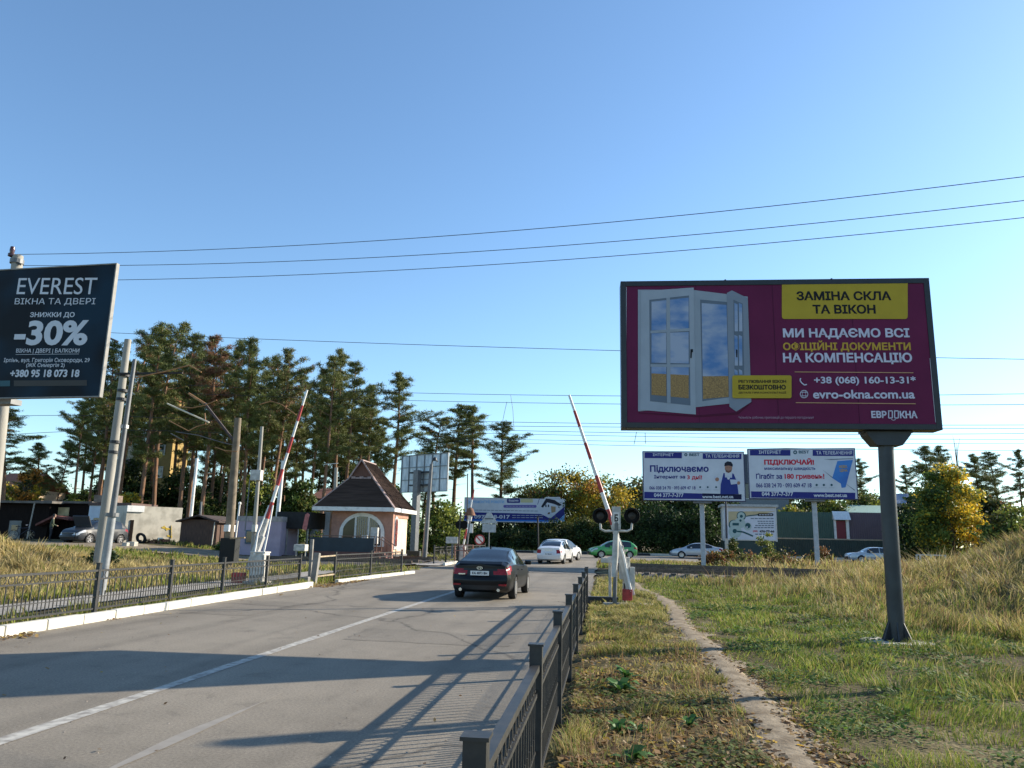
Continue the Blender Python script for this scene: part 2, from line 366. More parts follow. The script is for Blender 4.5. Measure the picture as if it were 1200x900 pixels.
# railway: two tracks slanting across the road
def rail_y(x, k): return (38.6, 43.4)[k] - .22 * (x - 6)
BALL = mat("dark_ballast", (.12, .105, .09), 1, var=.4, scale=30, bump=1.0, bscale=30)
for k in range(2):
    mb = MB()
    for xa, xb in ((.4, 90), (-90, -10.6)):
        n = 30
        for i in range(n):
            x0 = xa + (xb - xa) * i / n; x1 = xa + (xb - xa) * (i + 1) / n
            r0, r1 = rail_y(x0, k), rail_y(x1, k); z0, z1 = float(road_z(r0)), float(road_z(r1))
            q = [(-2.1, -.12), (-1.3, .13), (1.3, .13), (2.1, -.12)]
            for (a, za), (b_, zb) in zip(q, q[1:]):
                mb.quad((x0, r0 + a, z0 + za), (x1, r1 + a, z1 + za), (x1, r1 + b_, z1 + zb), (x0, r0 + b_, z0 + zb))
    bed = mb.build("rail_bed", BALL); struct(bed)
    root = empty("railway_track", (6, 38.6 if k == 0 else 43.4, 0), None, None); struct(root)
    sl_ = MB()
    for x in np.arange(1, 44, .62):
        y = rail_y(x, k) - root.location.y; sl_.box((x - 6, y, float(road_z(y + root.location.y)) + .15), (.25, 2.6, .14), rz=-.2165)
    sl_.build("sleepers", mat("old_sleeper", (.09, .08, .07), .95, var=.3, scale=8), root)
    for s in (-.76, .76):
        r = MB()
        for xa, xb, dz in ((-60, -10.3, .2), (-10.3, .2, -.163), (.2, 70, .2)):
            ya, yb = rail_y(xa, k) + s, rail_y(xb, k) + s
            za, zb = float(road_z(ya)) + dz, float(road_z(yb)) + dz
            r.bar((xa - 6, ya - root.location.y, za + .09), (xb - 6, yb - root.location.y, zb + .09), .075, .16)
        r.build("rail", BRONZE, root)
# dark rubber crossing panels beside the rails, in the road
RUBB = mat("dark_crossing_panel", (.075, .07, .065), .8, var=.25, scale=4)
for k in range(2):
    for s in (-.76, .76):
        mb = MB()
        for i in range(12):
            x0 = -9.9 + 9.6 * i / 12; x1 = -9.9 + 9.6 * (i + 1) / 12
            a, b_ = rail_y(x0, k) + s, rail_y(x1, k) + s
            mb.quad((x0, a - .14, float(road_z(a - .14)) + .006), (x1, b_ - .14, float(road_z(b_ - .14)) + .006), (x1, b_ + .14, float(road_z(b_ + .14)) + .006), (x0, a + .14, float(road_z(a + .14)) + .006))
        struct(mb.build("crossing_panel", RUBB))

# ------------------------------------------------------------------ grass
GR = attr_mat("grass_blades", .65, .4)
PAL = dict(green=(.175, .215, .038), lush=(.125, .19, .032), olive=(.26, .24, .07), straw=(.44, .35, .17), brown=(.22, .14, .075), dry=(.35, .285, .11), red=(.27, .165, .09))
def grass(name, n, box, dens, hgt, colf, wid=1.0, lean=.35, seed=1, label=None, clump=2.6):
    """n candidate blades over box, kept with probability dens(x,y); hgt(x,y) metres; colf -> (n,3)"""
    r = np.random.default_rng(seed)
    # sample so that the picture is covered evenly: distance from the camera ~ log uniform
    y = box[2] * (box[3] / box[2]) ** r.random(n); x = box[0] + (box[1] - box[0]) * r.random(n)
    keep = r.random(n) < np.clip(dens(x, y) * (.25 + 1.3 * sstep(.25, .6, vnoise(x + 50, y, clump))), 0, 1); x, y = x[keep], y[keep]; n = len(x)
    z = tz(x, y) - .01; h = hgt(x, y) * r.uniform(.45, 1.25, n) * (.35 + 1.5 * vnoise(x + 50, y, clump) * (.5 + vnoise(x, y + 30, clump * 2.3))); D = np.hypot(x, y)
    w = wid * np.maximum(.0035, .00062 * D) * r.uniform(.7, 1.4, n)
    a = r.uniform(0, 2 * pi, n); la = r.normal(0, .9, n) + 9 * vnoise(x, y, .9); ln = h * lean * r.uniform(.2, 1.8, n)
    wx, wy = np.cos(a) * w, np.sin(a) * w; lx, ly = -np.sin(la) * ln, np.cos(la) * ln
    b0 = np.stack([x - wx, y - wy, z], -1); b1 = np.stack([x + wx, y + wy, z], -1)
    m0 = np.stack([x - wx * .8 + lx * .35, y - wy * .8 + ly * .35, z + h * .6], -1); m1 = np.stack([x + wx * .8 + lx * .35, y + wy * .8 + ly * .35, z + h * .6], -1)
    t = np.stack([x + lx, y + ly, z + h], -1)
    V = np.stack([b0, b1, m0, m1, t], 1).reshape(-1, 3); k = np.arange(n)[:, None] * 5
    F = np.concatenate([k + [[0, 1, 3]], k + [[0, 3, 2]], k + [[2, 3, 4]]], 0)
    c = colf(x, y, r) * r.uniform(.7, 1.35, (n, 1)) * (.75 + .5 * vnoise(x + 11, y + 4, 1.3))[:, None]; c = np.repeat(c, 5, 0)
    o = npmesh(name, V, F, GR, np.clip(c, 0, .9)); o["kind"] = "stuff"
    if label: o["label"] = label; o["category"] = "grass"
    return o
def mixc(a, b, t): t = np.asarray(t)[:, None]; return np.array(PAL[a]) * (1 - t) + np.array(PAL[b]) * t
def pick(r, x, y, *cw):
    """choose per-blade colour; cw = (name, weight array)"""
    W = np.stack([np.broadcast_to(w, x.shape) for _, w in cw], 1).astype(float) + 1e-6; W /= W.sum(1, keepdims=True)
    u = r.random(len(x)); i = (u[:, None] > np.cumsum(W, 1)).sum(1).clip(0, len(cw) - 1)
    return np.array([PAL[q] for q, _ in cw])[i]
def offpath(x, y, m=.0): return np.abs(x - path_c(y)) > np.interp(y, [3, 7, 12, 20, 27, 35], [.36, .31, .25, .29, .34, .2]) * .62 + m
def polep(x, y): return np.clip((np.hypot(x - 5.25, y - 15.45) - .45) / .5, 0, 1)
RB = lambda x, y: (y < rail_y(x, 0) - 1.7)
# right verge between fence and track: thin, dry, with brown stalks
grass("verge_grass", 130000, (-.42, 2.0, 4.6, 36), lambda x, y: (x < path_c(y)) * offpath(x, y) * RB(x, y) * (.06 + .8 * sstep(.44, .62, fbm(x, y, .9)) * sstep(8, 17, y) + .35 * sstep(.5, .62, fbm(x + 9, y, 1.4))),
      lambda x, y: .035 + .07 * fbm(x, y, 1.1) + .05 * sstep(12, 24, y), lambda x, y, r: pick(r, x, y, ('olive', .5 + sstep(8, 16, y)), ('green', .25 + 1.0 * sstep(.5, .62, fbm(x + 9, y, 1.4))), ('dry', .9), ('brown', .35 * sstep(16, 8, y)), ('straw', .35)), seed=3, lean=.8, wid=.8)
# lush green to the right of the track, turning dry further right and up the bank
dryness = lambda x, y: np.clip(sstep(1.5, 7.5, x - path_c(np.minimum(y, 34)) + (fbm(x, y, .45) - .5) * 7), 0, 1)
grass("meadow_grass", 420000, (1.0, 30, 5.2, 36), lambda x, y: (x > path_c(y)) * offpath(x, y) * RB(x, y) * (x < 1.2 + y * .78) * polep(x, y) * (.5 + .5 * sstep(.3, .5, fbm(x, y, 1.2))),
      lambda x, y: .05 + .09 * fbm(x, y, .8) + dryness(x, y) * (.09 + .20 * sstep(.38, .62, fbm(x + 5, y + 5, .5))) + .10 * sstep(15, 24, y) * sstep(5, 10, x) - .05 * sstep(1.2, .1, np.abs(x - path_c(y))),
      lambda x, y, r: pick(r, x, y, ('green', 1.1 * (1 - dryness(x, y)) + .12), ('lush', .8 * (1 - dryness(x, y))), ('olive', .55), ('dry', .15 + .7 * dryness(x, y)), ('straw', .06 + .30 * dryness(x, y) * (.5 + sstep(14, 24, y))), ('brown', .35 * dryness(x, y) * sstep(15, 22, y)), ('red', .28 * dryness(x, y) * sstep(.48, .6, fbm(x + 3, y + 8, .6)))), seed=4, lean=.6, wid=.7)
# seed stalks over the bank
grass("dry_seed_grass", 70000, (3, 32, 7, 36), lambda x, y: (x > path_c(y) + 1.2) * RB(x, y) * (x < 1.2 + y * .78) * polep(x, y) * dryness(x, y) * sstep(.4, .6, fbm(x + 5, y + 5, .5)),
      lambda x, y: .28 + .14 * sstep(14, 24, y) + .1 * fbm(x, y, 1), lambda x, y, r: pick(r, x, y, ('straw', .55), ('dry', .7), ('olive', .5), ('brown', .55), ('red', .3)), seed=5, lean=.4, wid=.5)
# weeds beyond the railway
grass("weed_grass", 110000, (-.5, 62, 41.5, 60), lambda x, y: (y > rail_y(x, 1) + 1.8) * (.4 + .6 * sstep(.35, .55, fbm(x, y, .6))), lambda x, y: .12 + (.4 * sstep(6, 9, x + (fbm(x, y, .4) - .5) * 3) + .12) * fbm(x, y, .5) * sstep(43, 47, y) * sstep(61, 54, y),
      lambda x, y, r: pick(r, x, y, ('green', 2.2 * sstep(9, 5, x) * sstep(58, 48, y) + .2), ('olive', .5), ('dry', .8), ('straw', .5), ('brown', .5)), seed=6)
grass("trackside_grass", 30000, (.3, 40, 34, 45), lambda x, y: ((np.abs(y - rail_y(x, 0) - 2.4) < .7) | (y < rail_y(x, 0) - 1.4)) * (x > .6) * .8, lambda x, y: .1 + .15 * fbm(x, y, .7), lambda x, y, r: pick(r, x, y, ('olive', 1.), ('green', .6), ('dry', .8)), seed=8)
# left side: green strip behind the fence, dry mound
grass("roadside_grass", 120000, (-26, -10.15, 8, 37), lambda x, y: ((x > -11.15) | (x < -13.2 - .02 * y)) * (x > -1.05 * y) * (.35 + .65 * sstep(.36, .55, fbm(x, y, .8))), lambda x, y: .10 + .12 * fbm(x, y, .7) + .10 * sstep(-15, -19, x) * sstep(16, 20, y) * sstep(34, 28, y),
      lambda x, y, r: pick(r, x, y, ('green', 1.2 * sstep(-18, -14, x) + .04), ('olive', .12 + .4 * sstep(-18, -14.5, x)), ('dry', .3 + 1.2 * sstep(-14, -19, x)), ('straw', .15 + 1.3 * sstep(-14, -19, x))), seed=9)
grass("dry_mound_grass", 90000, (-34, -13.5, 15, 33), lambda x, y: (x > -1.1 * y) * sstep(-14, -17.5, x + (fbm(x, y, .4) - .5) * 4), lambda x, y: .15 + .16 * fbm(x, y, .6), lambda x, y, r: pick(r, x, y, ('straw', 1.5), ('dry', 1.), ('olive', .1), ('brown', .15)), seed=10, lean=.6, wid=.9)
grass("yard_grass", 40000, (-30, -9.5, 36, 60), lambda x, y: (np.abs(y - rail_y(x, 0)) > 1.5) * (np.abs(y - rail_y(x, 1)) > 1.5) * (np.abs(y - 43) > 2.5) * .7, lambda x, y: .1 + .14 * fbm(x, y, .7), lambda x, y, r: pick(r, x, y, ('green', 1.2), ('olive', .7), ('dry', .5)), seed=11)
grass("far_verge_grass", 40000, (-60, 90, 88.9, 97), lambda x, y: .8 + 0 * x, lambda x, y: .25 + .3 * fbm(x, y, .5), lambda x, y, r: pick(r, x, y, ('green', 1.), ('olive', .8), ('dry', .5)), seed=12)
# clover and low leaves in the lush strip, brown stalks on the verge
def lowleaf(name, n, box, dens, size, cols, seed, h=.05):
    r = np.random.default_rng(seed); y = box[2] * (box[3] / box[2]) ** r.random(n); x = box[0] + (box[1] - box[0]) * r.random(n)
    k = r.random(n) < np.clip(dens(x, y), 0, 1); x, y = x[k], y[k]; n = len(x); z = tz(x, y) + r.uniform(.01, h, n)
    s = r.uniform(*size, n) * (.7 + y / 18); a = r.uniform(0, 2 * pi, n)
    u = np.stack([np.cos(a), np.sin(a), r.uniform(-.3, .6, n)], -1) * s[:, None]; v = np.stack([-np.sin(a), np.cos(a), r.uniform(-.4, .4, n)], -1) * (s * .7)[:, None]; c = np.stack([x, y, z], -1)
    V = np.stack([c - u, c - v, c + u, c + v], 1).reshape(-1, 3); pal = np.array(cols); cl = pal[r.integers(0, len(pal), n)] * r.uniform(.7, 1.3, (n, 1))
    o = npmesh(name, V, np.arange(4 * n).reshape(n, 4), GR, np.repeat(cl, 4, 0)); o["kind"] = "stuff"
lowleaf("clover_leaves", 60000, (1.2, 9, 5, 24), lambda x, y: (x > path_c(y) + .3) * (1 - dryness(x, y)) * sstep(.45, .6, vnoise(x, y, 1.1)) * (x < 1.2 + y * .6), (.012, .03), [(.10, .17, .03), (.07, .14, .025), (.15, .19, .045)], 31, .10)
lowleaf("clover_leaves", 26000, (-.42, 1.6, 4.8, 24), lambda x, y: (x < path_c(y) - .25) * sstep(.5, .62, vnoise(x + 7, y, 1.0)), (.012, .03), [(.10, .15, .03), (.14, .16, .05), (.20, .17, .07)], 32, .06)
grass("dead_stalks", 2200, (-.3, 1.5, 4.8, 18), lambda x, y: (x < path_c(y) - .3) * sstep(.48, .6, fbm(x + 2, y, 1.5)), lambda x, y: .14 + .14 * fbm(x, y, 1.), lambda x, y, r: pick(r, x, y, ('brown', 1.), ('red', .6)), seed=33, lean=.25, wid=.55)
# fallen leaves
def litter(name, n, box, dens, seed, size=(.018, .045)):
    r = np.random.default_rng(seed); y = box[2] * (box[3] / box[2]) ** r.random(n); x = box[0] + (box[1] - box[0]) * r.random(n)
    k = r.random(n) < np.clip(dens(x, y), 0, 1); x, y = x[k], y[k]; n = len(x)
    z = np.where((x > -9.9) & (x < -.5), road_z(y), tz(x, y)) + r.uniform(.006, .03, n)
    s = r.uniform(*size, n); a = r.uniform(0, 2 * pi, n); t = r.uniform(-.5, .5, n)
    u = np.stack([np.cos(a), np.sin(a), t], -1) * s[:, None]; v = np.stack([-np.sin(a), np.cos(a), r.uniform(-.6, .6, n)], -1) * (s * r.uniform(.5, .9, n))[:, None]
    c = np.stack([x, y, z], -1); V = np.stack([c - u, c - v * .9 + u * .1, c + u, c + v], 1).reshape(-1, 3)
    pal = np.array([(.33, .22, .10), (.22, .13, .06), (.42, .30, .08), (.13, .08, .045), (.38, .29, .18), (.5, .33, .05)])
    c = pal[r.choice(6, n, p=[.27, .25, .12, .2, .11, .05])] * r.uniform(.7, 1.25, (n, 1))
    o = npmesh(name, V, np.arange(4 * n).reshape(n, 4), GR, np.repeat(c, 4, 0)); o["kind"] = "stuff"
litter("fallen_leaves", 42000, (-.42, 2.1, 4.6, 26), lambda x, y: offpath(x, y, -.1) * (.15 + .85 * sstep(16, 7, y)) * (.25 + .75 * sstep(.4, .6, fbm(x, y, .8))), 21)
litter("fallen_leaves", 2600, (-9.7, -9.15, 7, 28), lambda x, y: sstep(-9.2, -9.6, x + (fbm(x, y, 1.) - .5) * .6) * sstep(.44, .56, fbm(x, y, .5)), 22, (.02, .05))
litter("fallen_leaves", 900, (-9.6, -.8, 5, 30), lambda x, y: .12 + .2 * (np.abs(x + 5) > 3.6), 23, (.015, .03))
litter("fallen_leaves", 1500, (-11.1, -9.3, 25.8, 31), lambda x, y: .9 + 0 * x, 24, (.03, .06))
litter("fallen_leaves", 4000, (-11.2, -10.1, 8, 28), lambda x, y: .5 + 0 * x, 25)

def pebbles(name, n, box, dens, size, cols, seed):
    r = np.random.default_rng(seed); y = box[2] * (box[3] / box[2]) ** r.random(n); x = box[0] + (box[1] - box[0]) * r.random(n); k = r.random(n) < np.clip(dens(x, y), 0, 1); x, y = x[k], y[k]; n = len(x)
    z = np.where((x > -9.9) & (x < -.5), road_z(y), tz(x, y) + .02); s = r.uniform(*size, n); B8 = np.array([(-1, -1, 0), (1, -1, 0), (1, 1, 0), (-1, 1, 0), (-.6, -.6, 1), (.6, -.6, 1), (.6, .6, 1), (-.6, .6, 1)], float)
    V = (B8[None] * np.array([1, .8, .9]) * r.uniform(.7, 1.3, (n, 8, 3))) * s[:, None, None]; a = r.uniform(0, 6.28, n); ca, sa = np.cos(a)[:, None], np.sin(a)[:, None]
    V = np.stack([V[..., 0] * ca - V[..., 1] * sa, V[..., 0] * sa + V[..., 1] * ca, V[..., 2]], -1) + np.stack([x, y, z], -1)[:, None]
    F8 = np.array([(4, 5, 6, 7), (0, 1, 5, 4), (1, 2, 6, 5), (2, 3, 7, 6), (3, 0, 4, 7)]); F = (np.arange(n)[:, None, None] * 8 + F8[None]).reshape(-1, 4); pal = np.array(cols); c = pal[r.integers(0, len(pal), n)] * r.uniform(.7, 1.3, (n, 1))
    o = npmesh(name, V.reshape(-1, 3), F, attr_mat(name + "_stone", .9, 0), np.repeat(c, 8, 0)); o["kind"] = "stuff"
pebbles("gravel", 900, (1.0, 2.4, 5, 28), lambda x, y: np.abs(x - path_c(y)) < .42, (.004, .011), [(.24, .19, .13), (.17, .135, .10), (.3, .25, .18)], 41)
pebbles("grit", 5000, (-9.75, -.5, 5, 30), lambda x, y: np.clip(.06 + .9 * sstep(-8.9, -9.7, x) + .8 * sstep(-1.2, -.6, x), 0, 1), (.003, .010), [(.25, .22, .19), (.16, .14, .12), (.32, .28, .24)], 42)
# ------------------------------------------------------------------ lettering and flat print on boards
_txt = {}
def text_verts(s, bold):
    key = (s, round(bold, 4))
    if key in _txt: return _txt[key]
    c = bpy.data.curves.new("t", 'FONT'); c.body = s; c.size = 1.0; c.bevel_depth = max(bold, .001); c.bevel_resolution = 0; c.resolution_u = 4
    o = bpy.data.objects.new("t", c); COL.objects.link(o); bpy.context.view_layer.update()
    me = bpy.data.meshes.new_from_object(o.evaluated_get(bpy.context.evaluated_depsgraph_get()))
    v = np.empty(len(me.vertices) * 3, np.float32); me.vertices.foreach_get("co", v); v = v.reshape(-1, 3)
    f = [tuple(p.vertices) for p in me.polygons]
    bpy.data.objects.remove(o); bpy.data.curves.remove(c); bpy.data.meshes.remove(me)
    _txt[key] = (v, f); return v, f
def text(parent, s, box, m, depth, bold=.03, name="lettering", slant=0.0):
    """box = (u0, v0, u1, v1, skew) in the parent's x/z plane; front faces -y"""
    v, f = text_verts(s, bold); u0, v0, u1, v1 = box[:4]; sk = box[4] if len(box) > 4 else 0.0
    lo = v.min(0); hi = v.max(0); t = (v[:, 0] - lo[0]) / max(1e-6, hi[0] - lo[0]); q = (v[:, 1] - lo[1]) / max(1e-6, hi[1] - lo[1])
    X = u0 + t * (u1 - u0) + slant * q * (v1 - v0); Z = v0 + q * (v1 - v0) + sk * t; zz = v[:, 2] / max(1e-6, np.abs(v[:, 2]).max())
    V = np.stack([X, -depth - .0012 * zz, Z], -1)
    me = bpy.data.meshes.new(name); me.from_pydata([tuple(a) for a in V], [], f); me.materials.append(m)
    o = bpy.data.objects.new(name, me); COL.objects.link(o); o.parent = parent; return o
def planemap(o):
    """photo position -> (x, z) on the object's own front plane"""
    Mx = Matrix.Translation(o.location) @ o.rotation_euler.to_matrix().to_4x4()
    n = Mx.to_3x3() @ Vector((0, -1, 0)); inv = Mx.inverted()
    def f(px, py):
        d = CF + CR * ((px - 600) / CAM_F) + CU * ((450 - py) / CAM_F)
        t = (Mx.translation - CC).dot(n) / d.dot(n); q = inv @ (CC + d * t); return q.x, q.z
    return f
class Board:
    def __init__(s, root, poster, ox, oy, k):
        s.root = root; s.pm = planemap(root); s.poster = poster; s.c = lambda x, y: s.pm(ox + x / k, oy + y / k)
    def poly(s, name, pts, m, d):
        mb = MB(); mb.quad(*[(u, -d, v) for u, v in (s.c(*p) for p in pts)])
        o = mb.build(name, m, s.poster, fix=False); return o
    def text(s, t, b, m, d, bold=.03, name="lettering", slant=0.0):
        x0, y0, x1, y1 = b
        ul, vl = s.c(x0, y1); ul2, vt = s.c(x0, y0); ur, vr = s.c(x1, y1)
        return text(s.poster, t, (ul, vl, ur, vl + (vt - vl), vr - vl), m, d, bold, name, slant)
    def disc(s, name, c, r, m, d, n=22, r0=0.0, sx=1.0):
        pts = [(c[0] + r * sx * cos(2 * pi * i / n), c[1] + r * sin(2 * pi * i / n)) for i in range(n)]
        if r0 <= 0: return s.poly(name, pts, m, d)
        q = [(c[0] + r0 * sx * cos(2 * pi * i / n), c[1] + r0 * sin(2 * pi * i / n)) for i in range(n)]
        mb = MB()
        for i in range(n):
            j = (i + 1) % n; mb.quad(*[(u, -d, v) for u, v in (s.c(*p) for p in (pts[i], pts[j], q[j], q[i]))])
        return mb.build(name, m, s.poster, fix=False)
    def stroke(s, name, pts, w, m, d):
        mb = MB()
        q = [Vector(s.c(*p)) for p in pts]
        for a, b in zip(q, q[1:]):
            t = (b - a).normalized(); n_ = Vector((-t.y, t.x)) * w / 2
            mb.quad(*[(p.x, -d, p.y) for p in (a - n_, b - n_, b + n_, a + n_)])
        return mb.build(name, m, s.poster, fix=False)
def pm_(name, c, rough=.45, **k): return mat(name, c, rough, var=k.pop('var', .04), scale=3, spec=.15, **k)
MAG = mat("crimson_vinyl", (.112, .007, .044), .5, scale=1.1, col2=(.138, .010, .054), spec=.2, bump=.12, bscale=2.2)
YEL = pm_("yellow_vinyl", (.44, .31, .03)); YTXT = pm_("yellow_print", (.52, .31, .045)); LAV = pm_("white_print", (.56, .54, .64)); BLK = pm_("black_print", (.012, .012, .014))
NAVY = pm_("navy_print", (.028, .032, .19)); REDT = pm_("red_print", (.55, .02, .05)); PWH = mat("white_vinyl", (.60, .61, .66), .5, var=.05, scale=1.5, spec=.2); GREYP = pm_("grey_print", (.45, .46, .5))
WFR = pm_("window_frame_print", (.29, .325, .37)); WFD = pm_("window_shadow_print", (.13, .16, .20)); LINE = pm_("tan_print", (.55, .33, .16))
SKYP = mat("printed_sky", (.07, .18, .40), .45, scale=2.2, col2=(.33, .37, .47), lo=.38, hi=.58, stretch=(.6, 1, 1.2)); FIELD = mat("printed_wheat", (.30, .17, .05), .5, var=.35, scale=40)
def inset(poly, k):  # not used for geometry that matters, keeps helper set small
    return poly
def board_shell(root, W, H, fm, T=.34, fw=.09, back=GREYM):
    mb = MB(); mb.box((0, T / 2 + .01, 0), (W - .02, T - .06, H - .02)); mb.build("panel", back, root)
    f = MB()
    for sx in (-1, 1): f.box((sx * (W / 2 - fw / 2), T / 2 - .02, 0), (fw, T, H))
    for sz in (-1, 1): f.box((0, T / 2 - .02, sz * (H / 2 - fw / 2)), (W - 2 * fw, T, fw))
    f.build("frame", fm, root, bevel=.008)
def poster_sheet(root, W, H, m, fw=.09):
    mb = MB(); mb.box((0, .005, 0), (W - 2 * fw, .02, H - 2 * fw)); return mb.build("poster", m, root)

# ---- large crimson billboard on the right verge
POLEM = mat("dark_grey_pole_paint", (.022, .026, .029), .5, var=.25, scale=3, spec=.55)
gz0 = tzs(5.25, 15.55)
R = empty("billboard", (3.364, 15.297, 5.452), "large crimson billboard with an open window picture on one thick dark pole", "billboard", rz=.025)
board_shell(R, 6.06, 3.04, mat("black_board_frame", (.012, .013, .016), .4, var=.2), T=.42, fw=.11)
po = poster_sheet(R, 6.06, 3.04, MAG, .11)
B = Board(R, po, 720, 310, 3.0)
# photo of the open window, built from flat printed shapes
B7 = Board(R, po, 730, 320, 4.7368)
D = .012
def windowleaf(outer, panes, m=WFR, d=D):
    B7.poly("window_frame_print", outer, m, d)
    for q in panes: B7.poly("window_pane_print", q, SKYP, d + .003)
B7.poly("shadow_print", [(83, 765), (95, 775), (405, 790), (640, 772), (700, 720), (720, 715), (640, 785), (420, 800), (90, 780)], pm_("dark_crimson_print", (.08, .006, .03)), D)
B7.poly("window_frame_print", [(83, 93), (390, 95), (692, 132), (712, 712), (405, 745), (84, 768)], WFR, D + .002)
B7.poly("window_shadow_print", [(428, 148), (580, 162), (590, 690), (440, 712)], WFD, D + .004)
B7.poly("window_pane_print", [(436, 168), (574, 178), (584, 572), (442, 574)], SKYP, D + .006)
B7.poly("wheat_field_print", [(442, 574), (584, 572), (586, 688), (444, 700)], FIELD, D + .006)
B7.poly("window_frame_print", [(100, 102), (392, 82), (404, 786), (96, 760)], pm_("window_leaf_print", (.33, .365, .415)), D + .008)
B7.poly("window_shadow_print", [(146, 150), (366, 126), (374, 736), (150, 712)], WFD, D + .010)
gy_ = lambda t: (1 - t)
for (xa, xb) in ((158, 240), (260, 364)):
    for (ya, yb, k) in ((0, .295, 0), (.325, .625, 0), (.655, .735, 0), (.735, .955, 1)):
        def q(x, t): top = 150 - (x - 150) * .11 + 12; bot = 712 + (x - 150) * .107 - 12; return (x, top + (bot - top) * t)
        B7.poly("wheat_field_print" if k else "window_pane_print", [q(xa, ya), q(xb, ya), q(xb, yb), q(xa, yb)], FIELD if k else SKYP, D + .013)
B7.poly("window_bar_print", [(240, 140), (260, 138), (264, 724), (244, 722)], WFR, D + .016)
for t in (.31, .64): B7.poly("window_bar_print", [(152, 150 + 562 * t - 2), (370, 126 + 610 * t - 8), (370, 126 + 610 * t + 8), (152, 150 + 562 * t + 12)], WFR, D + .015)
B7.poly("window_handle_print", [(374, 424), (388, 424), (388, 440), (382, 442), (380, 474), (373, 474)], BLK, D + .018)
B7.poly("window_frame_print", [(576, 112), (604, 98), (690, 140), (712, 716), (628, 770), (590, 742)], pm_("side_leaf_print", (.22, .25, .30)), D + .008)
B7.poly("window_shadow_print", [(612, 150), (664, 172), (672, 566), (618, 570)], WFD, D + .010)
for xa, xb in ((617, 635), (642, 660)):
    for ya, yb in ((168, 325), (345, 515), (535, 565)): B7.poly("window_pane_print", [(xa, ya), (xb, ya + 8), (xb + 2, yb), (xa + 2, yb)], SKYP, D + .013)
B7.poly("window_handle_print", [(626, 425), (634, 428), (634, 470), (627, 468)], BLK, D + .018)
def rrect(x0, y0, x1, y1, r, n=4, corners=(1, 1, 1, 1)):
    pts = []
    for (cx_, cy_, a0, on) in ((x1 - r, y0 + r, -90, corners[0]), (x1 - r, y1 - r, 0, corners[1]), (x0 + r, y1 - r, 90, corners[2]), (x0 + r, y0 + r, 180, corners[3])):
        if not on: pts.append((x1 if cx_ > (x0 + x1) / 2 else x0, y1 if cy_ > (y0 + y1) / 2 else y0)); continue
        for i in range(n + 1):
            a = radians(a0 + 90 * i / n); pts.append((cx_ + r * cos(a), cy_ + r * sin(a)))
    return pts
B.poly("yellow_label", rrect(588, 66, 1030, 192, 9, corners=(0, 1, 1, 0)), YEL, D + .004)
B.text("ЗАМІНА СКЛА", (640, 95, 973, 127), BLK, D + .008, .034); B.text("ТА ВІКОН", (697, 142, 918, 174), BLK, D + .008, .034)
B.text("МИ НАДАЄМО ВСІ", (593, 225, 1038, 263), LAV, D + .004, .034); B.text("ОФІЦІЙНІ ДОКУМЕНТИ", (593, 268, 1042, 307), YTXT, D + .004, .034); B.text("НА КОМПЕНСАЦІЮ", (593, 311, 1047, 351), LAV, D + .004, .034)
for a, b in (((633, 378), (1050, 381)), ((637, 486), (1058, 490))): B.stroke("rule", (a, b), .014, LINE, D + .004)
B.text("+38 (068) 160-13-31*", (702, 394, 1060, 426), LAV, D + .004, .026); B.text("evro-okna.com.ua", (698, 441, 1056, 472), LAV, D + .004, .026)
B.stroke("phone_icon", ((654, 400), (652, 408), (658, 417), (667, 424), (676, 422)), .022, LAV, D + .004)
B.disc("globe_icon", (666, 456), 14.5, LAV, D + .004, r0=12.3); B.disc("globe_icon", (666, 456), 14.5, LAV, D + .004, r0=12.0, sx=.45)
for y in (450, 462): B.stroke("globe_icon", ((653, y), (679, y)), .01, LAV, D + .005)
B.text("ЕВР", (903, 515, 957, 540), LAV, D + .004, .04); B.text("КНА", (1003, 515, 1065, 541), LAV, D + .004, .04)
for x in (963, 984): B.stroke("door_logo", ((x, 515), (x + 13, 515), (x + 13, 540), (x, 540), (x, 513)), .020, LAV, D + .004)
B.stroke("door_logo", ((972, 545), (980, 548), (988, 545)), .010, LAV, D + .004)
B.poly("yellow_label", rrect(413, 391, 621, 471, 7), YEL, D + .026)
B.text("РЕГУЛЮВАННЯ ВІКОН", (435, 407, 602, 418), BLK, D + .03, .03); B.text("БЕЗКОШТОВНО", (435, 424, 601, 441), BLK, D + .03, .04); B.text("ДЕТАЛІ ПРИ КОНСУЛЬТАЦІЇ", (435, 447, 602, 456), BLK, D + .03, .012)
B.text("*кількість робочих пропозицій до першого погодження", (436, 533, 700, 545), pm_("dim_print", (.4, .25, .33)), D + .004, .006)
# sheet seams of the vinyl and lamps on the rear frame
SEAM = pm_("vinyl_seam", (.06, .005, .03))
for k in (1, 2, 3):
    u = -3.03 + 6.06 * k / 4; mb = MB(); mb.quad((u - .004, -D - .0005, -1.4), (u + .004, -D - .0005, -1.4), (u + .004, -D - .0005, 1.4), (u - .004, -D - .0005, 1.4)); mb.build("seam", SEAM, po, fix=False)
# worn white edge of the vinyl
B.stroke("vinyl_edge", ((46, 73), (590, 64)), .012, GREYP, D + .002); B.stroke("vinyl_edge", ((1028, 64), (1086, 64)), .016, LAV, D + .002); B.stroke("vinyl_edge", ((42, 80), (40, 545)), .010, GREYP, D + .002); B.stroke("vinyl_edge", ((1108, 330), (1128, 555)), .010, GREYP, D + .002)
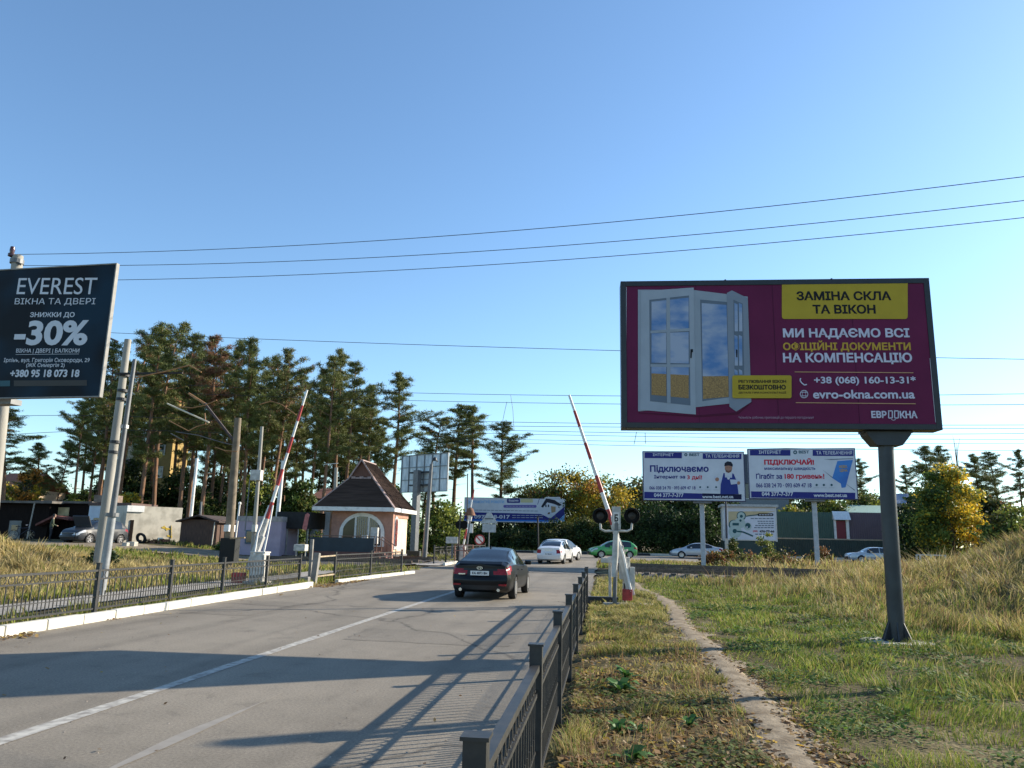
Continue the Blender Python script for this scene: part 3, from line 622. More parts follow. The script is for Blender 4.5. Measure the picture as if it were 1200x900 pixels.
# pole, bracket and foot (local coordinates of the board)
lx, ly = 2.09, .30; foot = gz0 - 5.452
mb = MB(); mb.path([(lx - .07, ly, foot - .3), (lx - .04, ly, -2.8), (lx, ly, -1.5)], [.146, .143, .14], 28); mb.build("pole", POLEM, R, smooth=30)
mb = MB(); mb.prism([(lx - .42, -1.54), (lx + .42, -1.54), (lx + .40, -1.60), (lx + .24, -1.80), (lx - .24, -1.80), (lx - .40, -1.60)], 'y', ly - .19, ly + .19)
mb.box((lx, ly, -1.53), (.92, .3, .05)); mb.build("bracket", POLEM, R)
mb = MB()
for a in range(6):
    M = Matrix.Rotation(a * pi / 3 + .3, 3, 'Z'); k = len(mb.v)
    for p in ((.13, -.012, 0), (.28, -.012, 0), (.13, -.012, .36), (.13, .012, 0), (.28, .012, 0), (.13, .012, .36)):
        q = M @ Vector(p); mb.v.append((lx - .07 + q.x, ly + q.y, foot + q.z + .03))
    for f in ((0, 1, 2), (3, 5, 4), (0, 3, 4, 1), (1, 4, 5, 2), (0, 2, 5, 3)): mb.f.append(tuple(k + i for i in f)); mb.m.append(0)
mb.lathe([(.01, .03), (.31, .03), (.31, .0), (.01, 0)], (lx - .07, ly, foot), 24); mb.build("gusset_foot", POLEM, R)
mb = MB(); mb.lathe([(.02, .0), (.62, -.01), (.68, -.06), (.02, -.2)], (lx - .07, ly, foot + .03), 24); mb.build("concrete_pad", CONC, R)
mb = MB(); mb.box((lx - .07 + .148, ly - .05, -3.35), (.012, .05, .04)); mb.build("clip", WHITE, R)
for x in (-.9, 1.2):
    mb = MB(); mb.tube((x, .1, 1.5), (x, .1, 1.57), .02, n=6); mb.build("lifting_eye", DARKM, R)

# ---- black window firm billboard at the left edge
R = empty("billboard", (-13.614, 15.10, 6.0), "black and navy billboard with white discount lettering at the left edge", "billboard", rz=-.0742)
board_shell(R, 6.0, 3.0, mat("pale_edge_frame", (.20, .195, .18), .6, var=.15), T=.10, fw=.03)
EVM = mat("black_navy_vinyl", (.003, .004, .007), .5, scale=.62, col2=(.004, .022, .042), lo=.46, hi=.66, detail=2, spec=.12)
po = poster_sheet(R, 6.0, 3.0, EVM, .03)
B = Board(R, po, 0, 280, 4.5); EVW = pm_("pale_grey_print", (.55, .57, .61))
B.text("EVEREST", (88, 207, 505, 293), EVW, .01, .001); B.text("ВІКНА ТА ДВЕРІ", (77, 314, 502, 352), EVW, .01, .001); B.text("ЗНИЖКИ ДО", (158, 387, 393, 418), EVW, .01, .022)
B.text("-30%", (70, 432, 458, 562), EVW, .01, .036); B.text("ВІКНА | ДВЕРІ | БАЛКОНИ", (85, 579, 418, 606), EVW, .01, .014); B.text("Ірпінь, вул. Григорія Сковороди, 29", (20, 628, 472, 656), EVW, .01, .010)
B.text("(ЖК Синергія 2)", (138, 655, 341, 682), EVW, .01, .014); B.text("+380 95 18 073 18", (53, 690, 418, 730), EVW, .01, .036)
B.stroke("rule", ((85, 610), (418, 607)), .008, EVW, .01)
B.poly("blurred_strip", [(0, 748), (55, 747), (55, 777), (0, 778)], pm_("dim_teal_print", (.03, .09, .11)), .01); B.poly("blurred_strip", [(75, 747), (460, 745), (460, 774), (75, 777)], pm_("dim_brown_print", (.05, .045, .04)), .01)
mb = MB(); mb.tube((0, .3, -6.3), (0, .3, -1.4), .16, n=18); mb.build("pole", GREYM, R, smooth=True); mb = MB(); mb.box((0, .3, -1.52), (1.3, .3, .12)); mb.build("bracket", GREYM, R)

# ---- two white internet boards beyond the railway
def white_board(loc, rz, label, polex, W=6.3):
    R = empty("billboard", loc, label, "billboard", "white and navy internet advertising boards", rz=rz)
    board_shell(R, W, 3.12, mat("navy_board_frame", (.02, .025, .09), .5, var=.1), T=.4, fw=.05)
    po = poster_sheet(R, W, 3.12, PWH, .05)
    g = float(tz(loc[0], loc[1])) - loc[2] - .3
    mb = MB(); mb.box((polex - .02, .55, (g - 1.5) / 2), (.26, .3, -1.5 - g)); mb.build("pole", mat("pale_grey_pole_paint", (.40, .42, .45), .5, var=.1), R, bevel=.02)
    mb = MB(); mb.box((polex, .3, -1.62), (1.1, .5, .12)); mb.build("bracket", GREYM, R)
    return R, Board(R, po, 740, 510, 4.2857)
R, B = white_board((5.55, 49.614, 5.883), -.016, "white billboard picturing a workman in navy overalls beside its lettering", .55)
B.poly("header_band", [(66, 86), (253, 87), (253, 116), (66, 115)], NAVY, .012); B.poly("header_band", [(358, 91), (552, 93), (552, 121), (358, 119)], NAVY, .012); B.poly("footer_band", [(64, 284), (356, 293), (553, 298), (553, 323), (64, 318)], NAVY, .012); B.poly("footer_band", [(356, 292), (553, 297), (553, 322), (356, 320)], pm_("black_navy_print", (.012, .014, .05)), .014)
B.text("ІНТЕРНЕТ", (107, 91, 212, 105), PWH, .016, .02); B.text("ТА ТЕЛЕБАЧЕННЯ", (372, 97, 541, 113), PWH, .016, .02)
TEAL = pm_("dark_teal_print", (.03, .09, .12)); B.disc("globe_logo", (273, 98), 8, TEAL, .012, r0=3); B.text("BEST", (290, 91, 343, 105), TEAL, .012, .03)
B.text("Підключаємо", (93, 150, 388, 191), NAVY, .012, .036); B.text("Інтернет за", (113, 200, 270, 222), NAVY, .012, .03); B.text("3 дні!", (280, 200, 355, 226), REDT, .012, .03); B.text("066 038 24 70 · 093 609 47 18", (90, 256, 322, 273), NAVY, .012, .02)
for x in (345, 383, 425): B.disc("small_icon", (x, 261), 5, TEAL, .012, 10); B.stroke("small_icon", ((x - 13, 275), (x + 13, 275)), .03, GREYP, .012)
B.text("044 377-7-377", (113, 291, 262, 311), PWH, .018, .03); B.text("www.best.net.ua", (355, 301, 512, 317), PWH, .018, .03)
SKIN = pm_("skin_print", (.38, .2, .14)); SKD = pm_("beard_print", (.20, .10, .07)); SHIRT = pm_("shirt_print", (.55, .57, .66)); OVER = pm_("overall_print", (.03, .045, .22)); CAP = pm_("dark_cap_print", (.02, .022, .035))
B.poly("workman_print", [(448, 296), (447, 240), (458, 215), (478, 205), (500, 203), (528, 212), (545, 235), (546, 250), (540, 296)], SHIRT, .013); B.poly("workman_print", [(446, 296), (448, 248), (462, 190), (468, 190), (470, 212), (505, 214), (506, 192), (513, 194), (530, 235), (538, 296)], OVER, .016)
B.poly("workman_print", [(448, 215), (460, 206), (452, 238), (430, 234), (414, 212), (420, 204), (438, 218)], SHIRT, .014); B.disc("workman_print", (430, 222), 10, SKIN, .017, 12); B.disc("workman_print", (538, 240), 9, SKIN, .018, 12, sx=.9); B.poly("workman_print", [(494, 222), (530, 224), (534, 244), (500, 248)], SHIRT, .017)
B.disc("workman_print", (487, 165), 22, SKIN, .017, 18, sx=.85); B.poly("workman_print", [(470, 172), (474, 184), (487, 190), (500, 184), (504, 172), (487, 180)], SKD, .020); B.poly("workman_print", [(466, 156), (468, 140), (482, 131), (500, 134), (508, 146), (509, 158), (487, 152)], CAP, .020); B.disc("workman_print", (487, 216), 7, PWH, .019, 12)
for x in (480, 494): B.disc("workman_print", (x, 163), 2, SKD, .020, 8)
R, B = white_board((12.04, 49.207, 6.064), -.119, "white billboard with red headline and a blue flag drawing", .72)
B.poly("header_band", [(595, 73), (798, 74), (798, 103), (595, 102)], NAVY, .012); B.poly("header_band", [(910, 74), (1115, 75), (1115, 105), (910, 104)], NAVY, .012); B.poly("footer_band", [(600, 282), (1124, 289), (1124, 320), (602, 313)], NAVY, .012)
B.text("ІНТЕРНЕТ", (640, 77, 752, 94), PWH, .016, .02); B.text("ТА ТЕЛЕБАЧЕННЯ", (928, 80, 1108, 97), PWH, .016, .02); B.disc("globe_logo", (822, 86), 10, TEAL, .012, r0=4); B.text("BEST", (840, 77, 893, 92), TEAL, .012, .03)
B.text("ПІДКЛЮЧАЙ!", (667, 116, 918, 153), REDT, .012, .05); B.text("максимальну швидкість", (668, 158, 925, 179), NAVY, .012, .02); B.text("Ґігабіт за", (626, 190, 757, 220), NAVY, .012, .03); B.text("180 гривень!", (770, 194, 970, 226), REDT, .012, .036); B.text("066 038 24 70 · 093 609 47 18", (626, 241, 905, 263), NAVY, .012, .02)
for x in (930, 966, 1005): B.disc("small_icon", (x, 250), 6, TEAL, .012, 10); B.stroke("small_icon", ((x - 14, 264), (x + 14, 264)), .03, GREYP, .012)
B.text("044 377-7-377", (655, 284, 813, 306), PWH, .018, .03); B.text("www.best.net.ua", (915, 292, 1083, 311), PWH, .018, .03)
FLAGB = mat("blue_flag_print", (.02, .11, .42), .5, scale=.8, col2=(.035, .2, .55)); B.poly("flag_print", [(1034, 130), (1112, 124), (1075, 262), (1055, 265), (1051, 243), (1036, 234), (1008, 215)], FLAGB, .014)
B.poly("flag_pole_print", [(965, 121), (1113, 116), (1113, 119), (1000, 124)], WFD, .014); B.poly("flag_pole_print", [(1000, 126), (1113, 121), (1113, 129), (1034, 131)], SHIRT, .013); B.poly("flag_pole_print", [(958, 172), (1012, 213), (1008, 215)], WFD, .013); B.poly("flag_pole_print", [(1066, 236), (1121, 274), (1121, 279)], WFD, .013); B.text("НОВА", (1043, 150, 1084, 166), YTXT, .018, .03); B.text("ЦІНА", (1047, 170, 1085, 186), YTXT, .018, .03); B.poly("flag_print", [(1012, 219), (1042, 238), (1040, 245), (1010, 225)], PWH, .016)

# ---- long low building board at the far junction
R = empty("billboard", (-11.45, 98.4, 5.39), "long low white and blue billboard with a house picture at the far junction", "billboard", rz=.027)
board_shell(R, 12.9, 3.08, GREYM, T=.3, fw=.05); po = poster_sheet(R, 12.9, 3.08, PWH, .05); B = Board(R, po, 530, 570, 8.0)
BLUE = pm_("bright_blue_print", (.03, .17, .55)); LBL = pm_("light_blue_print", (.20, .42, .70)); PUR = pm_("violet_print", (.13, .10, .35)); CRM = pm_("cream_print", (.55, .50, .28))
B.poly("lower_band", [(104, 240), (830, 258), (915, 300), (1052, 190), (1052, 332), (108, 322)], NAVY, .012); B.poly("lower_edge", [(106, 308), (1052, 318), (1052, 333), (108, 323)], BLUE, .014); B.poly("corner_print", [(980, 333), (1052, 262), (1052, 333)], LBL, .016)
B.text("РЕМОНТНІ РОБОТИ", (190, 132, 486, 158), LBL, .012, .04); B.disc("logo_print", (150, 146), 16, LBL, .012, 12, r0=7); B.poly("pill_print", rrect(513, 114, 636, 155, 8), NAVY, .012); B.text("Будова", (530, 122, 620, 146), PWH, .016, .03); B.poly("pill_print", rrect(641, 116, 757, 152, 8), CRM, .012); B.poly("pill_print", rrect(480, 174, 790, 200, 9), PUR, .012)
for i in range(9): B.stroke("small_print", ((505 + i * 30, 187), (527 + i * 30, 187)), .05, GREYP, .016)
for i in range(16): B.stroke("small_print", ((215 + i * 37, 222 + i * .6), (245 + i * 37, 222 + i * .6)), .07, WFD, .016)
B.text("097 758-017", (205, 268, 540, 303), PWH, .016, .03)
for y in (272, 293):
    for i in range(7): B.stroke("small_print", ((562 + i * 42, y), (596 + i * 42, y)), .06, GREYP, .016)
B.poly("house_print", [(815, 150), (880, 100), (1010, 100), (1048, 190), (930, 292), (912, 292)], PWH, .018); B.stroke("house_outline", ((800, 170), (815, 120), (850, 104)), .06, NAVY, .019)
B.poly("house_print", [(832, 190), (880, 112), (960, 128), (1030, 175), (1000, 185), (955, 165), (890, 150), (850, 200)], CAP, .020); B.poly("house_print", [(858, 195), (888, 155), (950, 165), (990, 185), (985, 230), (930, 268), (880, 225)], PWH, .022); B.poly("house_print", [(925, 185), (970, 190), (968, 238), (930, 250)], pm_("tan_house_print", (.35, .24, .14)), .024)
for x in (872, 896): B.poly("house_print", [(x, 170), (x + 12, 172), (x + 12, 195), (x, 193)], CAP, .024)
for x in (-4.5, 0, 4.5):
    mb = MB(); mb.tube((x, .4, -5.6), (x, .4, 1.2), .1, n=8); mb.build("post", GREYM, R)

# ---- grey back of a billboard behind the hut
R = empty("billboard", (-14.25, 59.9, 6.75), "billboard seen from behind, bare weathered sheet metal with a grid of ribs", "billboard", rz=-.561)
mb = MB(); mb.box((0, .06, 0), (5.25, .04, 3.0)); mb.build("panel", mat("streaked_zinc_sheet", (.32, .38, .42), .5, .25, scale=1.6, col2=(.56, .62, .66), stretch=(2, 1, .5)), R)
mb = MB()
for i in range(7): mb.box((-2.6 + 5.2 * i / 6, -.01, 0), (.06, .06, 3.0))
for z in (-1.47, -.5, .5, 1.47): mb.box((0, .0, z), (5.25, .05, .06))
mb.build("rib", mat("rib_steel", (.20, .22, .23), .6, .3), R)
mb = MB(); mb.box((-.2, -.18, .05), (2.3, .2, .12)); mb.box((-.2, -.18, -.95), (2.3, .2, .12)); mb.build("cross_beam", DARKM, R)
mb = MB(); mb.box((-.3, -.42, -3.35), (.52, .4, 8.2 - 1.1)); mb.build("pole", GREYM, R, bevel=.02)
# ------------------------------------------------------------------ cars
TYRE = mat("tyre_rubber", (.014, .014, .015), .8, var=.2); RIM = mat("alloy_rim", (.45, .45, .46), .3, .8, var=.1); CHROME = mat("bright_trim", (.6, .6, .6), .2, .9, var=.05)
TAIL = mat("red_tail_lamp", (.26, .006, .014), .25, var=.25, scale=20, coat=.1); HEADL = mat("clear_lamp", (.55, .58, .6), .1, var=.1, coat=.8); PLATE = mat("white_plate", (.70, .70, .68), .5, var=.03); BLKP = mat("black_plastic", (.015, .015, .016), .5, var=.2); PRT = mat("plate_black", (.03, .03, .06), .5, var=0)
def gsm(xs, v, s):
    k = np.exp(-.5 * ((xs[:, None] - xs[None, :]) / s) ** 2); k /= k.sum(1, keepdims=True); return k @ v
def paint(name, c, rough=.3, metal=.0, coat=1.0): return mat(name, c, rough, metal, var=.05, scale=2, coat=coat)
SEDAN = dict(L=4.8, W=.92, wheels=(.98, 3.80), R=.325,
    roof=[(0, .98), (.08, 1.06), (.30, 1.10), (.58, 1.12), (.95, 1.26), (1.45, 1.425), (2.0, 1.475), (2.5, 1.455), (2.85, 1.39), (3.3, 1.19), (3.72, .99), (4.2, .91), (4.6, .80), (4.8, .62)],
    belt=[(0, .86), (.3, .97), (1.0, .985), (2.2, .93), (3.6, .90), (4.2, .83), (4.6, .72), (4.8, .52)],
    wb=[(0, .80), (.2, .86), (.8, .89), (2.4, .90), (3.8, .89), (4.4, .83), (4.65, .74), (4.8, .60)],
    wr=[(0, .70), (.3, .72), (.6, .70), (1.2, .60), (1.9, .60), (2.6, .60), (2.9, .60), (3.7, .72), (4.3, .70), (4.8, .5)],
    rear=(.62, 1.50), front=(2.78, 3.66), side=(.98, 3.30), pillars=(1.95, 2.02), bulge=.10)
SEDAN2 = dict(SEDAN, L=4.55, W=.88, roof=[(0, .98), (.08, 1.05), (.30, 1.08), (.52, 1.10), (.9, 1.28), (1.35, 1.43), (1.9, 1.475), (2.4, 1.46), (2.75, 1.39), (3.2, 1.19), (3.55, 1.0), (4.0, .93), (4.4, .80), (4.55, .62)],
    wheels=(.92, 3.55), rear=(.56, 1.38), front=(2.66, 3.5), side=(.95, 3.15), pillars=(1.85, 1.93),
    belt=[(0, .88), (.3, .95), (1, .95), (2.2, .91), (3.4, .9), (4.0, .84), (4.4, .72), (4.55, .52)], wb=[(0, .78), (.2, .83), (.8, .855), (2.4, .865), (3.6, .855), (4.15, .80), (4.4, .72), (4.55, .58)], wr=[(0, .68), (.5, .68), (1.2, .59), (2.5, .59), (2.8, .60), (3.5, .70), (4.2, .66), (4.55, .5)])
HATCH = dict(SEDAN2, L=4.15, roof=[(0, .95), (.06, 1.10), (.15, 1.22), (.5, 1.45), (.9, 1.52), (1.6, 1.55), (2.1, 1.53), (2.5, 1.43), (2.9, 1.22), (3.25, 1.03), (3.7, .95), (4.0, .84), (4.15, .65)], wheels=(.72, 3.28), rear=(.10, .55), front=(2.35, 3.2), side=(.55, 2.95), pillars=(1.55, 1.63),
    belt=[(0, .90), (.2, .98), (1, .96), (2.2, .92), (3.2, .92), (3.7, .86), (4.0, .74), (4.15, .55)], wb=[(0, .78), (.2, .83), (.8, .86), (2.4, .86), (3.3, .85), (3.8, .79), (4.05, .70), (4.15, .58)], wr=[(0, .66), (.2, .64), (.6, .60), (2.2, .60), (2.6, .61), (3.2, .70), (3.8, .66), (4.15, .5)])
SQUARE = dict(SEDAN2, L=4.3, roof=[(0, .92), (.06, 1.0), (.3, 1.02), (.62, 1.04), (.95, 1.22), (1.22, 1.38), (1.7, 1.415), (2.2, 1.41), (2.45, 1.37), (2.85, 1.15), (3.1, .99), (3.8, .92), (4.2, .84), (4.3, .66)], rear=(.66, 1.2), front=(2.42, 3.05), side=(.9, 2.85), pillars=(1.7, 1.78), wheels=(.82, 3.35),
    belt=[(0, .88), (.3, .92), (1, .92), (2.2, .9), (3.1, .89), (3.8, .84), (4.2, .76), (4.3, .55)], wb=[(0, .78), (.15, .81), (.8, .82), (2.4, .825), (3.5, .815), (4.1, .78), (4.3, .68)], wr=[(0, .70), (.6, .70), (1.2, .60), (2.4, .60), (3.0, .71), (3.8, .70), (4.3, .6)])
def car(name, spec, loc, rz, pm, label, group=None, plate=None, detail=True, rearlamp='wide', rimm=RIM, cat="car"):
    """local x runs from the rear bumper (0) to the front; rz turns +x to the heading"""
    root = empty(name, loc, label, cat, group, rz=rz)
    L = spec['L']; N = 150; xs = np.linspace(0, L, N)
    fi = lambda k, s=.06: gsm(xs, np.interp(xs, *zip(*spec[k])), s)
    roof, belt, wb, wr = fi('roof', .07), fi('belt', .08), fi('wb'), fi('wr')
    wb = wb * np.interp(xs, [0, .12, L - .12, L], [.955, 1, 1, .93])
    zb = np.interp(xs, [0, .25, L - .3, L], [.30, .21, .20, .27])
    # ring parameters, right half from bottom centre to roof centre
    K = 26; ring = np.zeros((N, K, 2))
    cs = spec['side']
    for i in range(N):
        w, r, b, t, q = wb[i], wr[i], belt[i], roof[i], zb[i]
        cabin = float(sstep(cs[0] - .35, cs[0] + .25, xs[i]) * (1 - sstep(cs[1] - .1, cs[1] + .35, xs[i])))
        b = min(b, t - .05); r = min(r, w - .04)
        pts = [(0, q), (w - .16, q), (w - .05, q + .05), (w - .005, q + .16), (w + .012, q + (b - q) * .5), (w, q + (b - q) * .78), (w - .035, b), (w - .06, b + .012),
               (r + (w - r) * .42, b + (t - b) * .52), (r + .015, t - .06 if t - b > .14 else b + (t - b) * .8), (r - .07, t - .022 if t - b > .14 else t - .012), (r * .5, t - .002), (0, t + .008)]
        pts = np.array(pts); par = np.array([0, 2, 3, 4.5, 7, 9.5, 12, 13, 16, 20, 21.5, 23.5, 25.])
        ring[i, :, 0] = np.interp(np.arange(K), par, pts[:, 0]); ring[i, :, 1] = np.interp(np.arange(K), par, pts[:, 1])
    X = np.repeat(xs[:, None], K, 1).astype(float); Yh = ring[:, :, 0].copy(); Z = ring[:, :, 1].copy()
    Rw = spec['R'] + .055; step = L / (N - 1)
    inside = np.zeros_like(X, bool)
    for wx in spec['wheels']:
        d = np.hypot(X - wx, Z - spec['R']); side = (np.arange(K)[None, :] >= 2) & (np.arange(K)[None, :] <= 11) & (Z < .8)
        near = side & (d > Rw - step * .75) & (d < Rw + step * .75) & (d > 1e-3)
        s = Rw / np.maximum(d, 1e-3)
        X[near] = (wx + (X - wx) * s)[near]; Z[near] = (spec['R'] + (Z - spec['R']) * s)[near]
        inside |= side & (np.hypot(X - wx, Z - spec['R']) < Rw + .004)
        fl = side & (d < Rw + .05); Yh[fl] += .012
    # faces grouped by role
    parts = {}
    def add(role, q): parts.setdefault(role, []).append(q)
    M = 12  # columns of the end caps
    for i in range(N - 1):
        for k in range(K - 1):
            if inside[i, k] and inside[i + 1, k] and inside[i, k + 1] and inside[i + 1, k + 1]: continue
            xm = (xs[i] + xs[i + 1]) / 2; zm = (Z[i, k] + Z[i + 1, k + 1]) / 2; ym = (Yh[i, k] + Yh[i, k + 1]) / 2
            th = roof[i] - belt[i]; role = 'body'
            if 13 <= k < 20 and th > .20 and cs[0] < xm < cs[1]:
                fr = (zm - belt[i]) / max(th, .01)
                pil = spec['pillars'][0] < xm < spec['pillars'][1]
                if not pil and fr < .86: role = 'side_window'
            if k >= 20 and spec['rear'][0] < xm < spec['rear'][1] and ym < wr[i] - .05: role = 'rear_window'
            if k >= 20 and spec['front'][0] < xm < spec['front'][1] and ym < wr[i] - .05: role = 'windscreen'
            if k <= 3 and spec['wheels'][0] + .5 < xm < spec['wheels'][1] - .5 and zm < .30: role = 'sill'
            if .02 < xm < (.34 if rearlamp != 'small' else .16) and k >= 7 and k <= 12 and zm > belt[i] - .15 and zm < belt[i] + .02: role = 'tail_lamp'
            if L - .55 < xm < L - .02 and 8 <= k <= 12 and zm > belt[i] - .12: role = 'headlamp'
            for s in (1, -1):
                q = [(X[i, k], s * Yh[i, k], Z[i, k]), (X[i + 1, k], s * Yh[i + 1, k], Z[i + 1, k]), (X[i + 1, k + 1], s * Yh[i + 1, k + 1], Z[i + 1, k + 1]), (X[i, k + 1], s * Yh[i, k + 1], Z[i, k + 1])]
                add(role, q)
    bul = spec['bulge']
    for end, i in ((0, 0), (1, N - 1)):
        sgn = -1 if end == 0 else 1
        def cp(k, j):
            t = -1 + 2 * j / M; w = Yh[i, k]; z = Z[i, k]
            zz = (z - .3) / max(.2, roof[i] - .3)
            bx = bul * (1 - t * t) * (1 if z < .62 else .55) + (.05 * max(0, 1 - abs(zz - .35) / .45))
            if w < .02: bx = bul * .5
            return (xs[i] + sgn * bx, t * w, z)
        for k in range(K - 1):
            for j in range(M):
                q = [cp(k, j), cp(k, j + 1), cp(k + 1, j + 1), cp(k + 1, j)]; c = np.mean(q, 0); role = 'body'; ay = abs(c[1])
                if end == 0:
                    top = belt[0]
                    if rearlamp == 'wide' and top - .13 - .05 * (ay - .4) < c[2] < top - .03 + .04 * (ay - .4) and ay > .40: role = 'tail_lamp'
                    if rearlamp == 'small' and top - .26 < c[2] < top - .02 and ay > .50: role = 'tail_lamp'
                    if c[2] < .42: role = 'lower_bumper'
                else:
                    if c[2] > .56 and ay > .42 and c[2] < .72: role = 'headlamp'
                    elif .34 < c[2] < .60 and ay < .5: role = 'grille'
                add(role, q)
    mats_ = dict(body=pm, side_window=GLASS, rear_window=GLASS, windscreen=GLASS, sill=BLKP, tail_lamp=TAIL, headlamp=HEADL, lower_bumper=BLKP if rearlamp == 'wide' else pm, grille=BLKP)
    for role, qs in parts.items():
        mb = MB()
        for q in qs: mb.quad(*q)
        me = bpy.data.meshes.new(role); me.from_pydata(mb.v, [], mb.f); me.materials.append(mats_[role])
        bm = bmesh.new(); bm.from_mesh(me); bmesh.ops.remove_doubles(bm, verts=bm.verts, dist=.0015); bmesh.ops.recalc_face_normals(bm, faces=bm.faces); bm.to_mesh(me); bm.free()
        me.polygons.foreach_set("use_smooth", [True] * len(me.polygons)); me.set_sharp_from_angle(angle=radians(50))
        o = bpy.data.objects.new(role, me); COL.objects.link(o); o.parent = root
    mb = MB(); mb.box((L / 2, 0, .46), (L - .7, 1.16, .45)); mb.build("underbody", BLKP, root)
    wy = wb.max() - .10
    for wx in spec['wheels']:
        for s in (1, -1):
            w = MB(); r = spec['R']; w.lathe([(r * .66, -.10), (r * .95, -.105), (r, -.07), (r, .07), (r * .95, .105), (r * .66, .10), (r * .66, -.10)], (wx, s * wy, r), 28, 'y'); wo = w.build("wheel", TYRE, root, smooth=True)
            k = MB(); yo = s * (wy + .075 * 1)
            k.lathe([(r * .64, -.02), (r * .68, .02), (r * .60, .022), (r * .58, -.03), (.001, -.045)], (wx, yo, r), 28, 'y')
            k.lathe([(.001, s * .02), (.05, s * .02), (.055, -.03)], (wx, yo, r), 12, 'y')
            for a in range(5):
                an = a * 2 * pi / 5 + .3; k.bar((wx + .03 * cos(an), yo + s * .004, r + .03 * sin(an)), (wx + r * .62 * cos(an), yo + s * .012, r + r * .62 * sin(an)), .07, .03, up=(0, 1, 0))
            k.build("rim", rimm, wo)
    zbelt = float(np.interp(spec['front'][0], xs, belt)); yb = float(np.interp(spec['front'][0], xs, wb)); xm = spec['front'][0] + .12
    for s in (1, -1):
        mb = MB(); mb.box((xm, s * (yb + .11), zbelt + .09), (.14, .20, .14)); mb.bar((xm, s * (yb - .06), zbelt + .03), (xm, s * (yb + .06), zbelt + .06), .05, .03); mb.build("mirror", pm, root, bevel=.03, smooth=50)
        if detail:
            for hx in (spec['side'][0] + .42, spec['pillars'][1] + .22):
                yy = float(np.interp(hx, xs, wb)); mb = MB(); mb.box((hx, s * (yy + .012), float(np.interp(hx, xs, belt)) - .12), (.2, .03, .028)); mb.build("door_handle", pm, root, bevel=.008)
            for gx_ in (spec['pillars'][0] + .04, spec['front'][0] + .55, spec['side'][0] + .08):
                mb = MB(); k = 4; i = int(gx_ / step)
                for kk in range(4, 12): mb.quad((gx_ - .006, s * (Yh[i, kk] + .004), Z[i, kk]), (gx_ + .006, s * (Yh[i, kk] + .004), Z[i, kk]), (gx_ + .006, s * (Yh[i, kk + 1] + .004), Z[i, kk + 1]), (gx_ - .006, s * (Yh[i, kk + 1] + .004), Z[i, kk + 1]))
                mb.build("door_gap", BLKP, root, fix=False)
    if plate:
        px_ = -bul * .62 - .062; pz = belt[0] - .12 if rearlamp == 'wide' else .62
        mb = MB(); mb.box((px_ - .012, 0, pz), (.012, .54, .125)); p = mb.build("number_plate", PLATE, root)
        v, f = text_verts(plate, .03); lo, hi = v.min(0), v.max(0)
        V = [(px_ - .021, .22 - .44 * (a[0] - lo[0]) / (hi[0] - lo[0]), pz - .038 + .076 * (a[1] - lo[1]) / (hi[1] - lo[1])) for a in v]
        me = bpy.data.meshes.new("lettering"); me.from_pydata(V, [], f); me.materials.append(PRT); o = bpy.data.objects.new("lettering", me); COL.objects.link(o); o.parent = p
    return root, xs, roof, belt, wb
HEAD = pi / 2
BP = paint("black_car_paint", (.004, .005, .007), .35, coat=.12)
root, xs_, ro_, be_, wb_ = car("car", SEDAN, (-3.56, 22.5, 0), HEAD - .03, BP, "black sedan driving away in the right lane, red tail lamps", plate="KA 4073 BH")
mb = MB(); mb.prism([(1.52, 1.435), (1.60, 1.52), (1.70, 1.462)], 'y', -.02, .02); mb.build("antenna_fin", BP, root)
mb = MB(); n = 20                                                   # oval badge with its slanted H
for i in range(n):
    a0, a1 = 2 * pi * i / n, 2 * pi * (i + 1) / n
    mb.quad(*[(-.155, r_ * 1.0 * cos(a) * .085, .905 + r_ * sin(a) * .045) for r_, a in ((1, a0), (1, a1), (.8, a1), (.8, a0))])
for y0 in (-.035, .03): mb.quad((-.156, y0 + .012, .878), (-.156, y0 + .024, .878), (-.156, y0 - .004, .932), (-.156, y0 - .016, .932))
mb.quad((-.156, -.03, .898), (-.156, .03, .905), (-.156, .03, .916), (-.156, -.03, .909)); mb.build("badge", CHROME, root, fix=False)
mb = MB(); mb.box((-.125, .52, .73), (.012, .2, .035)); mb.build("script_badge", CHROME, root)
for s in (-1, 1):
    mb = MB(); mb.tube((-.16, s * .55, .30), (.1, s * .55, .30), .045, n=10); mb.build("exhaust", CHROME, root)
    mb = MB(); mb.box((-.105, s * .66, .44), (.03, .22, .05)); mb.build("rear_reflector", TAIL, root)
mb = MB(); mb.prism([(-.06, .985), (-.04, 1.02), (.10, 1.085), (.14, 1.07)], 'y', -.62, .62); mb.build("boot_lip", BP, root)
WP = paint("white_car_paint", (.66, .66, .66), .35); SILV = paint("silver_car_paint", (.42, .44, .47), .3, .35); GRN = paint("green_car_paint", (.05, .32, .06), .3); DGR = paint("dark_grey_car_paint", (.03, .034, .04), .4, .0, .2)
root, *_ = car("car", SEDAN2, (-3.55, 50.0, float(road_z(50))), HEAD - .14, WP, "white sedan just past the crossing, seen from behind with dark rear window", plate="AA 1486 KC", rearlamp='small')
mb = MB(); mb.box((-.10, 0, .86), (.02, .5, .03)); mb.build("boot_trim", CHROME, root)
car("car", HATCH, (-4.05, 56.2, float(road_z(56))), HEAD - .42, WP, "white car half hidden in front of the white sedan", rearlamp='small', detail=False)
v = P(744, 651, 70)
car("car", HATCH, (v.x, 70.4, .3), pi + .28, GRN, "bright green hatchback behind the crossing signal", detail=False)
v = P(847, 654, 76)
car("car", SEDAN, (v.x, 76.2, .31), pi - .06, SILV, "silver white sedan passing behind the white billboard post", detail=False)
v = P(1046, 658, 73)
car("car", SQUARE, (v.x + .4, 73, .31), pi + .05, SILV, "boxy old silver car half hidden by the thick dark billboard pole", detail=False)
